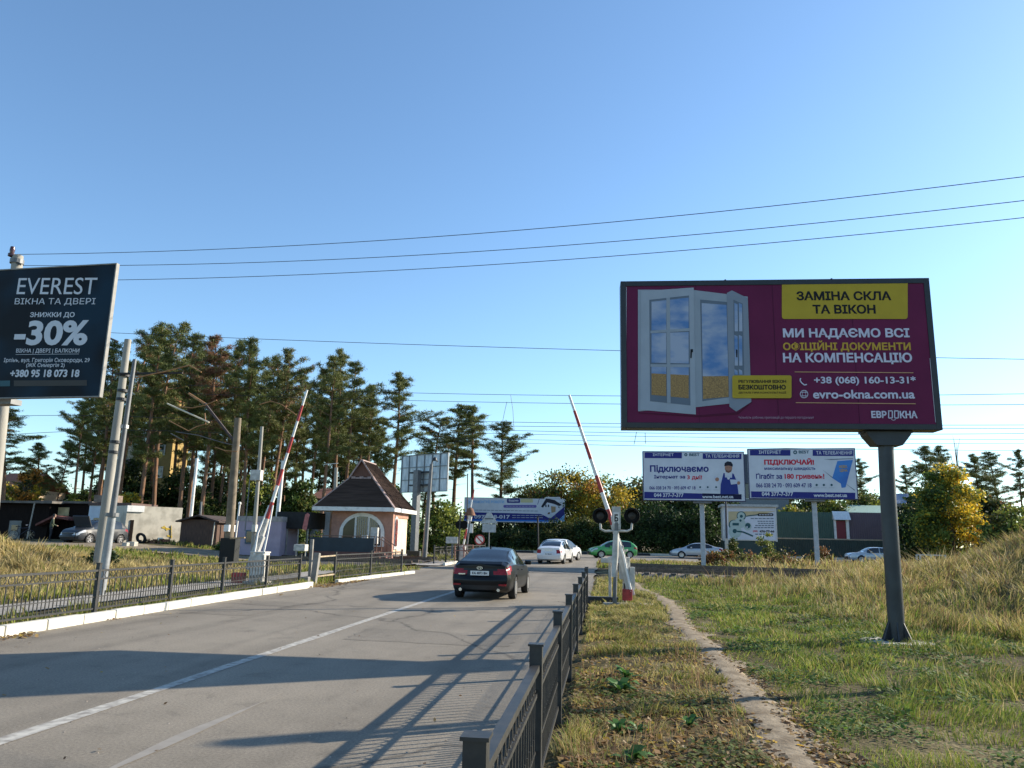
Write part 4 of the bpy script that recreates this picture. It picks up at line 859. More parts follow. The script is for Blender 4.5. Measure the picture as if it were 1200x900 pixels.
v = P(118, 638, 46); zc = tzs(-31.5, 46)
root, xs_, ro_, be_, wb_ = car("car", HATCH, (v.x - .6, 48.6, zc - .05), -1.72, DGR, "dark grey car with raised bonnet parked in front of the sheds", detail=False)
mb = MB(); mb.prism([(2.95, 1.05), (3.0, 1.02), (3.35, 1.72), (3.30, 1.75)], 'y', -.62, .62); mb.build("bonnet", DGR, root)
# ------------------------------------------------------------------ fences
def fence_panel(p0, p1, root, ztop, style=0, m=FENCEM, ornate=True, bar=.135):
    """one panel between two posts, local coordinates"""
    p0, p1 = Vector(p0), Vector(p1); d = p1 - p0; L = math.hypot(d.x, d.y); n = max(4, int(L / bar))
    mb = MB(); up = lambda t, h: p0 + d * t + Vector((0, 0, h))
    for h, w, t_ in ((ztop, .055, .04), (ztop - .17, .03, .025), (.13, .035, .035)): mb.bar(up(0, h), up(1, h), w, t_)
    if ornate: mb.bar(up(0, .36), up(1, .36), .02, .015)
    for i in range(1, n):
        t = i / n; mb.bar(up(t, .13), up(t, ztop - .17), .016, .016)
        if ornate:
            tt = (i - .5) / n; mb.bar(up(tt, .13), up(tt, .40), .014, .014)
            a = up(tt, .40); b_ = up(tt, .47); mb.bar(a, b_, .026, .012)
    if ornate:
        ax = d / L; r = min(.078, bar * .46)
        for i in range(n):
            c = up((i + .5) / n, ztop - .085); k = 8
            pts = [c + (ax * cos(2 * pi * j / k) * r + Vector((0, 0, 1)) * sin(2 * pi * j / k) * r) for j in range(k + 1)]
            for a, b_ in zip(pts, pts[1:]): mb.bar(a, b_, .012, .012, up=(ax.y, -ax.x, 0))
    else:
        for i in range(1, n): t = i / n; mb.bar(up(t, ztop - .17), up(t, ztop), .014, .014)
    return mb.build("panel", m, root)
def fence(name, pts, label, ztop=.88, post=.075, phgt=1.02, m=FENCEM, ornate=True, dz=None, cat="fence", bar=.135):
    x0, y0 = pts[0]; z0 = float(road_z(y0)); root = empty(name, (x0, y0, z0), label, cat)
    loc = []
    for i, (x, y) in enumerate(pts):
        z = float(road_z(y)) - z0 + (0 if dz is None else dz); loc.append((x - x0, y - y0, z))
        mb = MB(); a = atan2(pts[min(i + 1, len(pts) - 1)][1] - pts[max(0, i - 1)][1], pts[min(i + 1, len(pts) - 1)][0] - pts[max(0, i - 1)][0])
        mb.box((x - x0, y - y0, z + phgt / 2 - .05), (post, post, phgt + .1), rz=a); mb.box((x - x0, y - y0, z + phgt + .006), (post + .02, post + .02, .014), rz=a); mb.build("post", m, root)
    for a, b_ in zip(loc, loc[1:]): fence_panel(a, b_, root, ztop, m=m, ornate=ornate, bar=bar)
    return root
fence("metal_fence", [(-.46 - .004 * i, 2.92 + 2.52 * i) for i in range(8)] + [(-.5, 21.6)], "long black metal fence between the road and the right verge", post=.085)
fence("metal_fence", [(-10.25, 6.2), (-10.25, 9.2), (-10.25, 12.15), (-10.25, 15.0), (-10.35, 17.9), (-10.4, 20.6), (-10.45, 23.5), (-10.5, 26.3)], "black ornate metal fence behind the white kerb on the left", dz=.05, bar=.2)
lf = fence("metal_fence", [(-10.3, 29.3), (-9.9, 32.6), (-9.5, 36.2)], "short black fence section between the tilted concrete post and the hut", dz=.05, phgt=1.05, ztop=.95, bar=.18)
mb = MB()
for z in (.28, .98): mb.bar((0, 0, z), (-.25, -1.6, z - .04), .05, .05)
mb.box((-.25, -1.6, .5), (.05, .05, 1.0)); mb.build("rail_stub", mat("tan_rail_paint", (.36, .28, .18), .7, var=.2), lf)
fence("metal_fence", [(-10.0 + .28 * i, 45.5 + 2.1 * i) for i in range(6)], "far black fence beside the kerb past the railway", dz=.1, ornate=False)
# leaning concrete post, ended fence
def tilted(name, px0, px1, Y, w, d, label, cat, m=CONC):
    a, b_ = P(*px0, Y), P(*px1, Y + .2); root = empty(name, a, label, cat)
    mb = MB(); mb.bar((0, 0, -.2), b_ - a, w, d, up=(0, 1, 0)); mb.build("shaft", m, root, bevel=.015); return root
WCONC = mat("whitewashed_concrete", (.21, .20, .18), .9, var=.2, scale=4, bump=.3)
r = tilted("bollard", (366, 688), (372, 648), 27.3, .20, .20, "grey concrete post leaning between two fence sections", "concrete post", WCONC)
r = tilted("bollard", (362, 688), (366, 632), 28.0, .11, .11, "thin pale post standing behind the leaning concrete post", "post", WCONC)
mb = MB(); mb.box((0, 0, .0), (.34, .26, .36)); o = mb.build("rubble_block", WCONC, None, bevel=.04); o.location = P(357, 682, 26.9); tag(o, "small pale block at the end of the ornate left fence", "concrete block")
# ------------------------------------------------------------------ level crossing barriers
def boom_mesh(root, a, b_, r0, r1, n, first_white, pos="boom"):
    a, b_ = Vector(a), Vector(b_); mb = MB(); mb.path([a.lerp(b_, i / 4) for i in range(5)], [r0 + (r1 - r0) * i / 4 for i in range(5)], 10); bo = mb.build("boom", WHITE, root, smooth=True)
    for i in range(n):
        if (i % 2 == 0) != first_white:
            w0 = r0 + (r1 - r0) * i / n + .004; w1 = r0 + (r1 - r0) * (i + 1) / n + .004
            mb = MB(); mb.path([a.lerp(b_, i / n), a.lerp(b_, (i + 1) / n)], [w0, w1], 10); mb.build("red_band", REDP, bo, smooth=True)
    return bo
def barrier(base, foot, tip, cw, label, n=8, first=True, scale=1.0, cab=True, side=1):
    root = empty("level_crossing_barrier", base, label, "barrier"); base = Vector(base)
    f, t, c = Vector(foot) - base, Vector(tip) - base, Vector(cw) - base
    boom_mesh(root, f, t, .066 * scale, .038 * scale, n, first)
    if cab:
        mb = MB(); mb.box((0, 0, .58), (.5, .44, 1.0)); mb.box((0, 0, 1.105), (.55, .49, .05)); mb.box((.0, -.232, .62), (.38, .02, .7)); mb.build("cabinet", DWHITE, root, bevel=.015)
        mb = MB(); mb.box((0, 0, .03), (.8, .7, .2)); mb.build("foundation", CONC, root, bevel=.02)
    mb = MB()
    for dx in (-.16, .16) if cab else (.05,): mb.path([c + Vector((dx, -.12, 0)), (f + c) / 2 + Vector((dx * 1.15, -.1, .1)), f.lerp(t, .10) + Vector((dx * .45, -.02, 0))], [.035, .032, .03], 8)
    mb.build("counterweight_arm", WHITE, root, smooth=True)
    return root, f, t, c
# left barrier
bs = P(302, 688, 26.3); bs.z = 0
root, f, t, c = barrier(bs, P(313, 608, 26.5), P(360, 457, 26.9), P(305, 650, 26.2), "raised red and white barrier boom with white cabinet behind the left fence", 8, False)
mb = MB(); mb.tube(P(305, 634, 26.4) - bs, P(313, 608, 26.5) - bs, .09, .085, 10); mb.build("boom_root", DWHITE, root, smooth=True)
mb = MB(); mb.bar(P(292, 668, 26.2) - bs, P(306.5, 628, 26.4) - bs, .24, .2, up=(0, 1, 0)); mb.build("boom_foot", mat("grey_boom_steel", (.36, .36, .35), .6, .2, var=.2), root, bevel=.02)
mb = MB(); mb.box((-.65, -.15, .22), (.42, .3, .36)); mb.build("counterweight", REDP, root, bevel=.02)
mb = MB(); mb.box((.16, -.2, .55), (.2, .02, .5)); mb.build("cabinet_plate", WHITE, root)
# right barrier and its signal
bs = P(728, 706, 22.0); bs.z = tzs(bs.x, 22.0)
root, f, t, c = barrier(bs, P(719, 617, 22.2), P(667, 463, 22.4), P(737, 693, 21.95), "raised red and white barrier boom beside the twin lamp crossing signal", 8, False, cab=False)
mb = MB(); mb.bar(P(740, 698, 21.95) - bs, P(726, 640, 22.1) - bs, .20, .16, up=(0, 1, 0)); mb.bar(P(727, 643, 22.1) - bs, P(718.5, 615, 22.2) - bs, .15, .13, up=(0, 1, 0)); mb.build("boom_root", DWHITE, root, bevel=.015)
mb = MB(); mb.box((.10, .22, 1.0), (.30, .35, .6)); mb.box((-.28, .25, 1.2), (.55, .22, .14)); mb.box((.1, .35, .4), (.10, .10, .8)); mb.box((-.3, .5, .6), (.08, .08, 1.3)); mb.bar((-.45, .22, 1.2), (.2, .22, 1.5), .05, .06); mb.build("mechanism_box", DWHITE, root, bevel=.02)
mb = MB(); mb.box((.10, .2, .28), (.05, .05, .62)); mb.box((-.52, .55, .10), (.9, .22, .18)); mb.build("support_frame", DARKM, root)
mb = MB(); mb.box(P(735, 697, 21.9) - bs, (.27, .2, .3)); mb.build("counterweight", REDP, root, bevel=.02)
mb = MB(); mb.box(P(741, 682, 22.0) - bs + Vector((0, 0, .1)), (.14, .14, .6)); mb.build("side_weight", DWHITE, root, bevel=.01)
mb = MB(); mb.box((.18, -.2, .02), (1.35, .42, .14)); mb.build("foundation", CONC, root, bevel=.03)
bs = P(720, 708, 21.6); bs.z = tzs(bs.x, 21.6)
root = empty("crossing_signal", bs, "twin round black lamps on a white post with small letter plate", "railway signal"); g = lambda px, py, Y=21.6: P(px, py, Y) - bs
mb = MB(); mb.tube((0, 0, -.1), g(722.5, 612), .055, n=12); mb.build("post", GREYM, root, smooth=True)
mb = MB(); mb.path([g(719.5, 676), g(721, 650), g(722, 622)], [.07, .085, .075], 12); mb.build("post_sleeve", DWHITE, root, smooth=True)
for sx in (-1, 1):
    cx_ = g(722 + sx * 18.5, 604.5); mb = MB()
    mb.path([g(722 + sx * 2, 622), g(722 + sx * 13, 622.5), g(722 + sx * 18, 620), g(722 + sx * 18.5, 613)], .032, 8); mb.build("bracket", DWHITE, root, smooth=True)
    mb = MB(); mb.lathe([(.001, .02), (.215, .02), (.22, .0), (.215, -.02), (.001, -.02)], (cx_.x, cx_.y, cx_.z), 24, 'y'); mb.lathe([(.001, .14), (.13, .12), (.16, .02), (.165, -.06), (.15, -.06), (.001, -.03)], (cx_.x, cx_.y, cx_.z), 20, 'y')
    lamp = mb.build("lamp", BLACKM, root, smooth=True)
    mb = MB()                                               # half hood
    for i in range(9):
        a0, a1 = radians(20 + i * 140 / 9), radians(20 + (i + 1) * 140 / 9)
        mb.quad(*[(cx_.x + .158 * cos(a), cx_.y + y, cx_.z + .158 * sin(a)) for a, y in ((a0, -.06), (a1, -.06), (a1, -.28), (a0, -.28))])
    mb.build("hood", DARKM, lamp, fix=False)
    mb = MB(); mb.lathe([(.001, -.05), (.08, -.045), (.13, -.035)], (cx_.x, cx_.y - .01, cx_.z), 18, 'y'); mb.build("lens", mat("unlit_red_lens", (.006, .003, .004), .4, var=.1), lamp, smooth=True)
mb = MB(); mb.box(g(722.2, 607), (.24, .05, .62)); pl = mb.build("letter_plate", DWHITE, root); pc_ = g(722.2, 607)
mb = MB(); mb.box(pc_ + Vector((0, -.03, .0)), (.17, .01, .30)); bb = mb.build("letter_panel", WHITE, pl)
text(pl, "Б", (pc_.x - .05, pc_.z - .10, pc_.x + .055, pc_.z + .10), BLKP, -(pc_.y - .04), .04)
text(pl, "6", (pc_.x - .055, pc_.z - .0, pc_.x - .054, pc_.z + .001), BLKP, -(pc_.y - .035), .01) if False else None
# far barrier
bs = P(541, 657, 48.0); bs.z = tzs(bs.x, 48)
root, f, t, c = barrier(bs, P(540, 655, 48), P(555.5, 574, 48.4), P(541, 648, 47.9), "far red and white barrier boom in front of the long blue billboard", 7, False, cab=True)
bs = P(545, 658, 47.3); bs.z = tzs(bs.x, 47.3)
root = empty("street_lamp", bs, "small lantern on a slim post beside the far barrier", "street lamp"); g = lambda px, py, Y=47.3: P(px, py, Y) - bs
mb = MB(); mb.tube((0, 0, 0), g(550.5, 611), .05, n=10); mb.build("post", GREYM, root, smooth=True); c = g(551, 604)
mb = MB(); mb.lathe([(.08, -.25), (.15, .1), (.001, .12)], (c.x, c.y, c.z - .1), 10); mb.build("lantern_glass", WHITE, root)
mb = MB(); mb.lathe([(.001, .5), (.16, .42), (.32, .05), (.33, .0), (.001, .0)], (c.x, c.y, c.z), 14); mb.build("lantern_cap", RUST, root, smooth=True)
mb = MB(); mb.box(g(551, 619), (.34, .05, .55)); mb.build("notice_plate", WHITE, root)
bs = P(536, 657, 47.7); bs.z = tzs(bs.x, 47.7)
root = empty("crossing_signal", bs, "dark crossing signal with red parts behind the far fence", "railway signal"); g = lambda px, py, Y=47.7: P(px, py, Y) - bs
mb = MB(); mb.tube((0, 0, 0), g(540, 600), .06, n=8); mb.build("post", DARKM, root)
for px in (538.5, 544):
    c = g(px, 615); mb = MB(); mb.lathe([(.001, .05), (.26, .03), (.26, -.03), (.001, -.05)], (c.x, c.y, c.z), 18, 'y'); mb.build("lamp", BLACKM, root)
mb = MB(); mb.box(g(530, 633), (.75, .3, .4)); mb.build("relay_box", DWHITE, root, bevel=.02); mb = MB(); mb.box(g(530, 645), (.1, .1, .9)); mb.build("box_leg", GREYM, root)
# road signs past the crossing (seen from the back and front)
bs = P(572.5, 658, 46.6); bs.z = tzs(bs.x, 46.6)
root = empty("road_sign", bs, "triangular sign back above a rectangular plate on a thin post", "road sign"); g = lambda px, py, Y=46.6: P(px, py, Y) - bs
mb = MB(); mb.tube((0, 0, 0), g(573.5, 603), .035, n=8); mb.build("post", GREYM, root)
SGB = mat("grey_sign_back", (.38, .39, .40), .5, .4, var=.15)
a, b_, c = g(562.5, 613.5), g(583.5, 613.5), g(573.3, 600.5); mb = MB(); mb.prism([(a.x, a.z), (b_.x, b_.z), (c.x + .1, c.z), (c.x - .1, c.z)], 'y', -.05, -.03); mb.build("triangle_plate", SGB, root)
mb = MB(); a = g(573.3, 619); mb.box((a.x, -.04, a.z), (.82, .02, .48)); mb.build("rectangle_plate", SGB, root); mb = MB(); a = g(573.3, 608); mb.box((a.x, -.06, a.z), (.5, .02, .05)); mb.build("clamp", DARKM, root)
bs = P(562, 657, 50); bs.z = tzs(bs.x, 50); root = empty("road_sign", bs, "small round red and white prohibition sign above the far fence", "road sign"); c = P(562, 632.5, 50) - bs
mb = MB(); mb.tube((0, 0, 0), (c.x, c.y + .05, c.z - .1), .03, n=8); mb.build("post", GREYM, root)
mb = MB(); mb.lathe([(.001, .015), (.33, .015), (.33, -.015), (.001, -.015)], c, 22, 'y'); dk = mb.build("plate", REDP, root); mb = MB(); mb.lathe([(.001, -.02), (.25, -.02)], c, 22, 'y'); mb.build("white_face", WHITE, dk)
mb = MB(); mb.bar(c + Vector((-.2, -.03, .2)), c + Vector((.2, -.03, -.2)), .07, .01, up=(0, 1, 0)); mb.build("slash", REDP, dk)
# rust red rails and a striped bar at the far barrier
bs = P(535, 660, 47); bs.z = tzs(bs.x, 47); root = empty("guard_rail", bs, "reddish pipe guard rail round the far barrier machinery", "guard rail"); g = lambda px, py, Y=47: P(px, py, Y) - bs
mb = MB(); RRL = mat("faded_red_rail", (.30, .13, .09), .7, var=.2)
for q in (((533, 638.5), (554, 638.5)), ((533, 645), (554, 645)), ((541, 641), (550, 651))): mb.bar(g(*q[0]), g(*q[1]), .05)
for px in (533, 543.5, 554): mb.bar(g(px, 660), g(px, 638), .06)
mb.build("rails", RRL, root)
# ------------------------------------------------------------------ crossing keeper's hut
HX0, HX1, HY0, HY1 = -16.6, -12.85, 46.2, 50.0
hz = float(road_z(47)) + .02
root = empty("hut", ((HX0 + HX1) / 2, (HY0 + HY1) / 2, hz), "peach coloured keeper's hut with steep brown roof and arched windows", "hut")
ox, oy = root.location.x, root.location.y
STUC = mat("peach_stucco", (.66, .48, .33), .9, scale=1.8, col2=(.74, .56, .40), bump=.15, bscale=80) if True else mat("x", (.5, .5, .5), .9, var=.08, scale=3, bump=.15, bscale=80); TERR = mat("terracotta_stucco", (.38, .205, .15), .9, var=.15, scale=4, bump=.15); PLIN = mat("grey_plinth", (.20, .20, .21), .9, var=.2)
wh = 3.2; hw, hd = (HX1 - HX0) / 2, (HY1 - HY0) / 2
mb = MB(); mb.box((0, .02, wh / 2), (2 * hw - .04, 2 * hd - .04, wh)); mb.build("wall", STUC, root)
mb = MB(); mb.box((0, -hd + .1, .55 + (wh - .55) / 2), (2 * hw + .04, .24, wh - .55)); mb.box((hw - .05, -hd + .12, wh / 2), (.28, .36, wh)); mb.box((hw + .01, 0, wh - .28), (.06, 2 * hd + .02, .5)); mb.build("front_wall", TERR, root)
mb = MB(); mb.box((0, 0, .22), (2 * hw + .08, 2 * hd + .08, .46)); mb.build("plinth", PLIN, root)
def arch(cx, hw_, z0, z1, n=14, r=None):
    r = hw_ if r is None else r
    return [(cx - hw_, z0), (cx + hw_, z0)] + [(cx + hw_ * cos(pi * i / n), z1 - r + r * sin(pi * i / n)) for i in range(n + 1)]
yf = -hd - .02
mb = MB(); mb.prism(arch(.05, 1.42, .9, 2.92, r=1.25), 'y', yf - .06, yf); wf = mb.build("arched_window", WHITE, root)
def gl(poly): mb = MB(); mb.prism(poly, 'y', yf - .075, yf - .064); return mb
GL2 = mat("curtained_glass", (.022, .02, .013), .15, scale=1.2, col2=(.055, .048, .026), spec=.35)
n = 10
L_ = [(-1.15, .98), (-.42, .98), (-.42, 2.62)] + [(.05 - 1.2 * sin(a), 1.72 + .98 * cos(a)) for a in np.linspace(.42, 1.35, 8)]
gl(L_).build("pane", GL2, wf); gl([(.1 - x, z) for x, z in L_]).build("pane", GLASS, wf); gl([(-.30, .98), (.40, .98), (.40, 2.66), (.05, 2.70), (-.30, 2.66)]).build("pane", GLASS, wf)
mb = MB()
for i in range(6): mb.bar((-.28 + i * .135, yf - .09, .98), (-.28 + i * .135, yf - .09, 2.62), .025)
for i in range(5): mb.bar((.62 + i * .13, yf - .09, .98), (.62 + i * .13, yf - .09, 2.5 - i * .08), .02)
mb.bar((.52, yf - .09, 1.75), (1.2, yf - .09, 1.75), .03); mb.build("window_bars", mat("grey_window_bar", (.3, .3, .3), .5, .3), wf)
mb = MB(); mb.prism([(y, z) for y, z in arch(-hd + .95, .42, .75, 2.75)], 'x', hw + .0, hw + .05); w2 = mb.build("arched_window", WHITE, root)
mb = MB(); mb.prism([(y, z) for y, z in arch(-hd + .95, .31, .95, 2.62)], 'x', hw + .05, hw + .06); mb.build("pane", mat("pinkish_glass", (.10, .06, .06), .1, scale=3, col2=(.25, .16, .14)), w2)
mb = MB()
for y in (-.1, .1): mb.bar((hw + .07, -hd + .95 + y, .95), (hw + .07, -hd + .95 + y, 2.55), .03)
for z in (1.3, 1.7, 2.1): mb.bar((hw + .07, -hd + .64, z), (hw + .07, -hd + 1.26, z), .025)
mb.build("window_bars", REDP, w2)
# roof: steep hip with a small gable at the front end of the ridge
EZ = 3.42 - hz; AZ = 6.42 - hz; ex0, ex1, ey0, ey1 = -17.65 - ox, -12.5 - ox, 45.45 - oy, 51.0 - oy
a0 = (-15.12 - ox, 47.35 - oy, AZ); a1 = (-15.12 - ox, 49.6 - oy, AZ)
RT = mat("brown_ribbed_roof", (.056, .037, .029), .9, spec=.1, var=.25, scale=2.5, bump=.5, bscale=9, stretch=(.3, .3, 4))
gl0 = (a0[0] - .70, 46.9 - oy, AZ - 1.02); gl1 = (a0[0] + .70, 46.9 - oy, AZ - 1.02)
e00, e10, e11, e01 = (ex0, ey0, EZ), (ex1, ey0, EZ), (ex1, ey1, EZ), (ex0, ey1, EZ); ga = (a0[0], 46.75 - oy, AZ)
mb = MB(); mb.quad(e00, e10, gl1, gl0); mb.quad(e10, e11, a1, ga, gl1); mb.quad(e11, e01, a1); mb.quad(e01, e00, gl0, ga, a1); rf = mb.build("roof", RT, root, fix=False)
# ribs on the right slope
mb = MB()
for i in range(1, 16):
    t = i / 16; b0 = Vector(e10).lerp(Vector(e11), t); q = Vector(ga).lerp(Vector(a1), min(1, max(0, (t - .18) / .5)))
    top = Vector(b0); k = 1.0 if .2 < t < .7 else (t / .2 if t <= .2 else max(.12, (1 - t) / .3)); mb.bar(b0 + Vector((.01, 0, .02)), b0.lerp(q, k * .98) + Vector((.02, 0, .02)), .05, .04)
mb.build("roof_ribs", RT, rf)
mb = MB(); mb.quad((gl0[0], gl0[1] - .02, gl0[2]), (gl1[0], gl1[1] - .02, gl1[2]), (ga[0], gl0[1] - .02, ga[2] - .05)); mb.build("gablet", mat("brown_plank", (.13, .06, .04), .8, var=.3, scale=10, stretch=(6, 1, .5)), rf, fix=False)
PINK = mat("faded_ridge_trim", (.33, .24, .22), .7, var=.2)
mb = MB(); mb.bar(Vector(gl0) + Vector((-.1, -.1, -.12)), Vector(ga) + Vector((0, -.06, .02)), .10, .08); mb.bar(Vector(gl1) + Vector((.1, -.1, -.12)), Vector(ga) + Vector((0, -.06, .02)), .10, .08); mb.bar(ga, a1, .16, .07); mb.bar(e10, gl1, .12, .07); mb.bar(e00, gl0, .10, .05)
for i in range(5): mb.box((a0[0] - .52 + i * .26, gl0[1] - .08, gl0[2] - .08 - .06 * (i % 2)), (.24, .04, .16))
mb.build("ridge_trim", PINK, rf)
mb = MB(); f = .16
mb.box(((ex0 + ex1) / 2, ey0 + .03, EZ - f / 2), (ex1 - ex0, .08, f + .08)); mb.box(((ex0 + ex1) / 2, ey1 - .03, EZ - f / 2), (ex1 - ex0, .08, f + .08)); mb.box((ex1 - .03, (ey0 + ey1) / 2, EZ - f / 2), (.08, ey1 - ey0 - .17, f + .08)); mb.box((ex0 + .03, (ey0 + ey1) / 2, EZ - f / 2), (.08, ey1 - ey0 - .17, f + .08)); mb.box(((ex0 + ex1) / 2, (ey0 + ey1) / 2, EZ - f - .02), (ex1 - ex0 - .18, ey1 - ey0 - .18, .04)); mb.build("eaves_board", WHITE, rf)
# terrace, parapet and steps
mb = MB(); mb.box((-.55, -hd - 1.0, .30), (3.9, 1.8, .66)); mb.build("terrace", mat("dark_red_tile", (.13, .055, .045), .8, var=.2, scale=8), root)
mb = MB(); mb.box((-.55, -hd - 1.86, 1.0), (3.9, .1, .8)); mb.build("parapet", mat("blue_grey_sheet", (.022, .034, .044), .7, var=.15, scale=2), root)
mb = MB()
for i in range(4): mb.box((1.72 + i * .16, -hd - 1.0, .60 - .16 * i - .1), (.30 + .0 * i, 1.1, .2))
mb.build("steps", mat("dark_red_tile_step", (.16, .07, .06), .8, var=.2, scale=8), root)
mb = MB()
for y in (-hd - 1.5, -hd - .5):
    mb.bar((1.45, y, 1.5), (2.35, y, .95), .045); mb.bar((2.35, y, 0), (2.35, y, .95), .04); mb.bar((1.45, y, .55), (1.45, y, 1.5), .04); mb.bar((1.9, y, .2), (1.9, y, 1.22), .025)
mb.bar((-2.5, -hd - 1.86, 1.5), (1.45, -hd - 1.86, 1.5), .045)
for i in range(7): mb.bar((-2.5 + i * .65, -hd - 1.86, 1.4), (-2.5 + i * .65, -hd - 1.86, 1.5), .035)
mb.build("handrail", mat("brown_pipe", (.18, .10, .07), .6, var=.2), root)
for x, w in ((.55, .3), (1.15, .42)):
    mb = MB(); mb.box((x, -hd - 1.0, 1.55 if w > .35 else 1.3), (w, .3, .95 if w > .35 else .5)); mb.build("white_box", DWHITE, root, bevel=.02)
mb = MB(); mb.box((0, 0, .33), (1.1, .45, .5)); mb.box((0, 0, .06), (.9, .35, .12)); o = mb.build("planter", mat("dark_planter", (.04, .045, .045), .8, var=.2), None, bevel=.02); o.location = P(483, 655, 52); o.location.z = tzs(o.location.x, 52); tag(o, "dark planter box standing right of the peach hut", "planter")
# apron in front of the hut
mb = MB(); zz = .245
mb.quad((-17.5, 43.6, zz - .02), (-9.3, 43.6, .21), (-9.2, 50, .32), (-17.5, 50, .32)); struct(mb.build("hut_apron", mat("apron_concrete", (.33, .31, .28), .9, var=.15, scale=2)))
# ------------------------------------------------------------------ sheds on the left
def shed(name, px0, px1, py0, py1, Y, depth, label, m, cat="shed", rm=None, over=.25, th=.16, rz=0.0, slope=0.0):
    a, b_ = P(px0, py1, Y), P(px1, py1, Y); t = P((px0 + px1) / 2, py0, Y); zb = min(a.z, b_.z) - .3; W = (b_ - a).length; h = t.z - zb
    root = empty(name, ((a.x + b_.x) / 2, Y, zb), label, cat, rz=rz)
    mb = MB(); mb.box((0, depth / 2, (h - th) / 2), (W, depth, h - th)); mb.build("wall", m, root)
    if rm:
        mb = MB(); k = len(mb.v); mb.box((0, depth / 2, h - th / 2 + .003), (W + 2 * over, depth + 2 * over, th)); mb.v = [(x, y, z + slope * (y - depth / 2)) for x, y, z in mb.v]; mb.build("roof", rm, root)
    return root, W, h
DKW = mat("dark_brown_board_and_shade", (.014, .010, .009), .9, spec=.1, var=.35, scale=3, stretch=(8, 8, .6)); ROOFG = mat("weathered_roofing", (.13, .115, .10), .95, var=.25, scale=3)  # dark brown boards, also used as painted shade on the open shed
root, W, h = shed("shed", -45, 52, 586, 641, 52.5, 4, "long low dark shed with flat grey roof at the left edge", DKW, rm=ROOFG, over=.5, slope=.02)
mb = MB(); mb.box((.8, -.06, 1.3), (.95, .06, 1.95)); mb.build("door", mat("pale_grey_door", (.16, .16, .15), .7, var=.2, scale=3), root)
mb = MB(); mb.box((.8, -.10, 1.75), (.5, .03, .42)); mb.build("door_window", GLASS, root)
for x in (2.35,):
    mb = MB(); mb.bar((x - .22, -.45, .1), (x + .05, -.45, h - .1), .07); mb.build("post", mat("pale_post", (.34, .31, .27), .8, var=.2), root)
root, W, h = shed("shed", 42, 100, 588, 640, 53.5, 4, "open fronted shed with sunlit yellowish side wall beside the dark grey car", DKW, rm=ROOFG, over=.3, slope=-.02)  # closed dark front paints the shade of the open interior
mb = MB(); mb.box((-.55, -.06, h - .72), (1.8, .06, .62)); mb.box((-1.3, -.07, 1.4), (.55, .06, h - 1.0)); mb.build("side_wall", mat("yellowish_plaster", (.50, .40, .22), .9, var=.2, scale=3), root)
mb = MB(); mb.lathe([(.001, -.03), (.27, -.03), (.27, .0)], (-1.25, -.14, 1.15), 20, 'y'); mb.build("round_plate", DWHITE, root)
mb = MB(); mb.prism([(-1.0, 1.9), (.3, 2.55), (1.5, 2.35), (1.5, 2.2), (.3, 2.38), (-1.0, 1.75)], 'y', -1.6, -.1); mb.build("canopy", mat("rust_red_canopy", (.14, .045, .035), .85, var=.3), root)
root, W, h = shed("cabin", 99, 148, 589, 640, 52, 3.2, "small light blue cabin with dark windows behind the concrete poles", mat("pale_blue_paint", (.50, .56, .64), .7, var=.1, scale=2), cat="cabin", rm=mat("brown_cabin_roof", (.10, .06, .05), .8, var=.2), over=.06, th=.22)
mb = MB(); mb.box((-.75, -.03, 1.3), (.75, .06, 2.0)); mb.box((1.02, -.03, 1.5), (.55, .06, 1.6)); mb.build("door", GLASS, root)
mb = MB(); mb.box((-.55, .5, h + .28), (1.7, .8, .5)); mb.build("roof_box", mat("weathered_brown_wood", (.20, .15, .12), .9, var=.25, scale=4), root)
root, W, h = shed("garage", 147, 208, 591, 642, 51.2, 2.2, "pale concrete garage block with yellow paint marks on its wall", mat("stained_concrete", (.36, .33, .27), .95, scale=1.3, col2=(.50, .46, .38), bump=.4, lo=.4, hi=.55), cat="garage", rz=.95)
mb = MB(); mb.box((-W / 2 + .55, -.06, h - .36), (1.15, .08, .42)); mb.build("white_panel", WHITE, root); mb = MB(); mb.box((-W / 2 + .42, -.03, 1.2), (.22, .05, 2.0)); mb.build("drain_shadow_gap", DKW, root)  # dark strip on the wall paints the shadow of a gap
YP = mat("yellow_spray_paint", (.55, .38, .04), .8, var=.2); mb = MB()
for a, b_ in (((.55, 1.75), (1.25, 1.62)), ((1.2, 1.9), (1.3, 1.0)), ((.7, 1.85), (.95, 1.55)), ((1.0, 1.2), (1.35, 1.1))): mb.bar((a[0], -.012, a[1]), (b_[0], -.012, b_[1]), .02, .10, up=(0, 0, 1))
mb.build("paint_mark", YP, root); mb = MB(); mb.box((.55, -.01, .85), (.35, .015, .4)); mb.build("blue_mark", mat("blue_spray_paint", (.12, .2, .26), .8, var=.3, scale=10), root)
root, W, h = shed("shed", 209, 252, 606, 645, 49, 3.0, "brown boarded shed with a shallow gabled roof", mat("brown_boards", (.085, .048, .034), .85, var=.35, scale=4, stretch=(8, 8, .6)))
mb = MB(); mb.prism([(-W / 2 - .25, h - .35), (0, h + .05), (W / 2 + .25, h - .35), (W / 2 + .25, h - .25), (0, h + .16), (-W / 2 - .25, h - .25)], 'y', -.3, 3.3); mb.build("roof", mat("dark_shed_roof", (.05, .035, .03), .9, var=.3), root)
mb = MB(); mb.bar((W / 2 - .2, -.2, 0), (W / 2 - .1, -.2, h - .3), .06); mb.build("post", CONC, root)
root, W, h = shed("container", 250, 278, 611, 643, 50.5, 2.5, "rusty orange metal container wall behind the dark tall pole", mat("rust_orange_sheet", (.34, .13, .05), .8, var=.25, scale=3))
